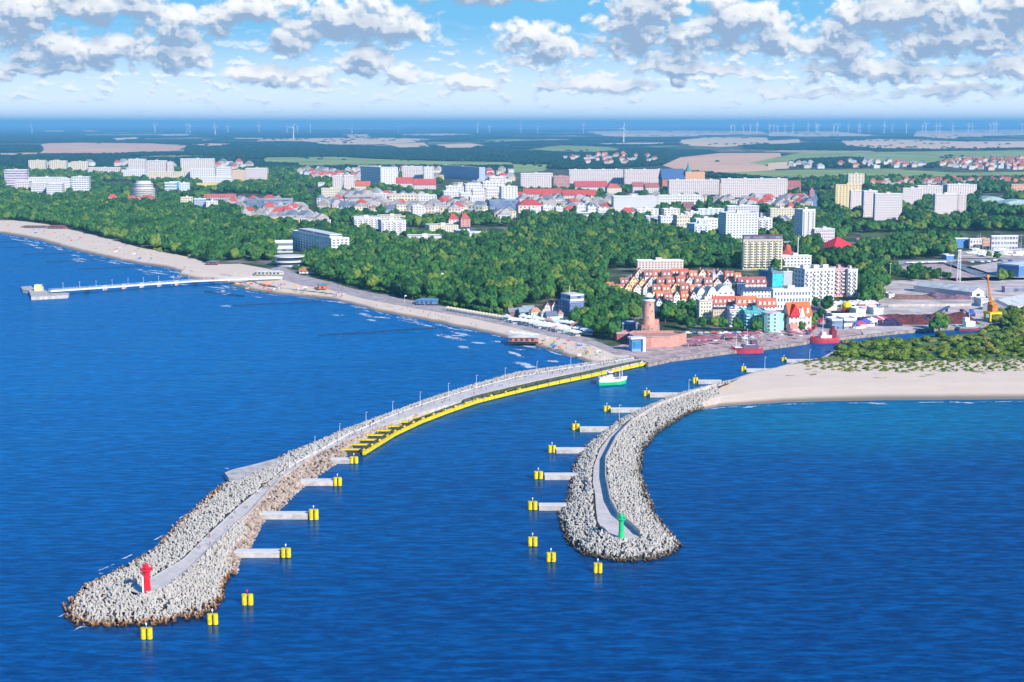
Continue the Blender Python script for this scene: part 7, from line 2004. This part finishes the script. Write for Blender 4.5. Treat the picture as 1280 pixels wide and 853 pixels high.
# ------------------------------------------------------------------ cars
def car_parts():
    mb = MB(); prof = [(-2.1, .35), (-2.15, .75), (-1.9, .95), (-1.35, 1.42), (.45, 1.45), (1.1, .98), (2.0, .82), (2.15, .55), (2.1, .35)]
    n = len(prof); b = 0
    for s in (-.85, .85):
        for x, z in prof: mb.v.append((x, s * (.82 if z > 1.2 else 1), z))
    for i in range(n - 1): mb.f.append((i, i + 1, n + i + 1, n + i)); mb.m.append(0); mb.uv += [(0, 0)] * 4
    mb.f.append((n - 1, 0, n, 2 * n - 1)); mb.m.append(0); mb.uv += [(0, 0)] * 4
    mb.f.append(tuple(range(n))[::-1]); mb.m.append(0); mb.uv += [(0, 0)] * n; mb.f.append(tuple(range(n, 2 * n))); mb.m.append(0); mb.uv += [(0, 0)] * n
    body = mb.mesh('body', objcol('car_paint', .3, .02, spec=.5))
    mb = MB()
    for s in (-1, 1): mb.poly([(-1.35, s * .80, 1.02), (.75, s * .80, 1.02), (.4, s * .73, 1.38), (-1.15, s * .73, 1.38)][::s])
    mb.poly([(.5, -.66, 1.42), (1.08, -.74, 1.04), (1.08, .74, 1.04), (.5, .66, 1.42)]); glass = mb.mesh('windows', M_GLASS)
    mb = MB(); mb.tube((0, -.11, 0), (0, .11, 0), .33, n=10); wheel = mb.mesh('wheel', M_DARK)
    return body, glass, wheel
CB, CG, CW = car_parts()
CCOL = [((.78, .78, .8), 'white'), ((.03, .03, .035), 'black'), ((.35, .36, .38), 'silver'), ((.5, .03, .03), 'red'), ((.04, .08, .3), 'blue')]
def car(p, rz, where, grp):
    c, cn = pr.choice(CCOL); t = empty('parked_car', p, rz, '%s car parked %s' % (cn, where), 'car', '%s cars parked %s' % (cn, where))
    link('body', CB, t, color=c); link('windows', CG, t)
    for x in (-1.3, 1.35):
        for y in (-.78, .78): link('wheel', CW, t, (x, y, .33))
for k in range(13): car(G(1134 + k * 3.9, 329.8 - k * .1, LZ + .18), R(8), 'in a row beside the pale road at right', '')
for k in range(10): car(G(1010 + k * 2.9, 418 - k * 2.9, LZ + .18), R(60), 'along the quayside trees right of the orange roofed house', '')
for k in range(12): car(G(860 + k * 8, 417.5 + pr.uniform(-.5, .5), LZ + .2), R(5), 'under the waterfront trees', '')
for k in range(10): car(G(1200 + k * 7 + pr.uniform(-2, 2), 326 + pr.uniform(-1, 3), LZ + .2), R(pr.uniform(0, 60)), 'before the yacht yard', '')
for k in range(8): car(G(1084 + k * 1.9, 377 + k * .7, LZ + .2), R(40), 'behind the pavilions near the harbour gravel', '')

# ------------------------------------------------------------------ wind turbines on the horizon
mb = MB(); mb.tube((0, 0, 0), (0, 0, 1), .022, .012, 10); TW = mb.mesh('tower', M_TRIM)
mb = MB(); mb.box((0, -.02, .985), (.035, .09, .035)); NC = mb.mesh('nacelle', M_TRIM)
mb = MB(); mb.box((0, 0, 0), (.030, .010, .55), 0, 0, .35); BD = mb.mesh('blade', M_TRIM)
TUR = [(40, 164, 153), (194, 163.5, 153), (234, 161.5, 153), (237.5, 162, 153.5), (269, 169.5, 153), (285, 162, 154), (324, 163, 153), (359, 161.5, 154), (367, 174, 153), (372, 161.5, 154.5), (388, 162, 153), (440, 164, 153), (498, 163, 155), (597, 166, 152), (612, 163, 155),
       (651, 166, 152), (672, 164, 153), (729, 165, 152.5), (779.5, 178, 153), (914, 160.5, 153), (918, 160.5, 153), (929, 161, 154), (938, 160.5, 153), (946, 163, 151), (962, 161, 153.5), (967, 161, 153.5), (972, 161, 154), (981, 161, 153), (991, 161, 152), (1010, 161, 152.5), (1020, 161, 152), (1022.5, 161, 152),
       (1042, 161, 153), (1047, 161, 152), (1060, 161, 153), (1073, 161.5, 152), (1075, 161, 153), (1086, 162, 152), (1105, 164, 151.5), (1115, 161, 153), (1133, 161, 152), (1153, 161.5, 152.5), (1157, 162, 150), (1170, 161, 152), (1174.5, 161, 152), (1191, 161, 153), (1210, 161, 152.5), (1215, 161, 153), (1238, 161, 152),
       (1242, 163, 149), (1245, 162.5, 150), (1277, 162, 151)]
for px, py, yt in TUR:
    py0 = py; py = max(py, 166.3 + (px % 7) * .15)
    p = G(px, py, LZ); hh = ztop(p, yt) - LZ; ph = pr.uniform(0, 2.09); py = py0
    if py > 165: lab, grp = {40: '', 269: 'nearest white wind turbine in the far left fields', 367: 'tall white wind turbine above the middle left fields', 597: 'white wind turbine left of the centre of the horizon', 651: 'white wind turbine at the centre of the horizon', 779.5: 'tall white wind turbine in the fields behind the long pink row'}[px], None
    elif px < 640: lab, grp = 'far white wind turbine on the left half of the horizon', 'wind turbines on the left horizon'
    else: lab, grp = 'far white wind turbine in the wind farm on the right half of the horizon', 'wind turbines of the right wind farm'
    t = empty('wind_turbine', p, R(pr.uniform(-25, 25)), lab, 'wind turbine', grp)
    k = hh * .70
    link('tower', TW, t, scl=(k * 2.4, k * 2.4, k)); link('nacelle', NC, t, scl=(k, k, k))
    for j in range(3):
        link('blade', BD, t, (0, -.075 * k, k * 1.0), (0, ph + j * 2.0944, 0), (k * 2.2, k * 2.2, k * .75))

# ================================================================== HAZE: the even air of the whole scene
def make_haze():
    mb = MB()
    me_h = 228.0
    mb.box((0, 30000, -1.6), (123000, 62000 * 1.0, me_h + 1.6), 0)
    m_ = bpy.data.materials.new('haze'); m_.use_nodes = True
    t = m_.node_tree; t.nodes.clear()
    out = t.nodes.new('ShaderNodeOutputMaterial'); v = t.nodes.new('ShaderNodeVolumePrincipled')
    v.inputs['Color'].default_value = (0.24, 0.64, 0.97, 1)
    v.inputs['Density'].default_value = 7.2e-5
    v.inputs['Anisotropy'].default_value = 0.0
    t.links.new(v.outputs[0], out.inputs['Volume'])
    o = mb.build('haze', m_)
    tag(o, 'thin blue haze over the land, thickening towards the horizon', 'haze', kind='stuff')
make_haze()
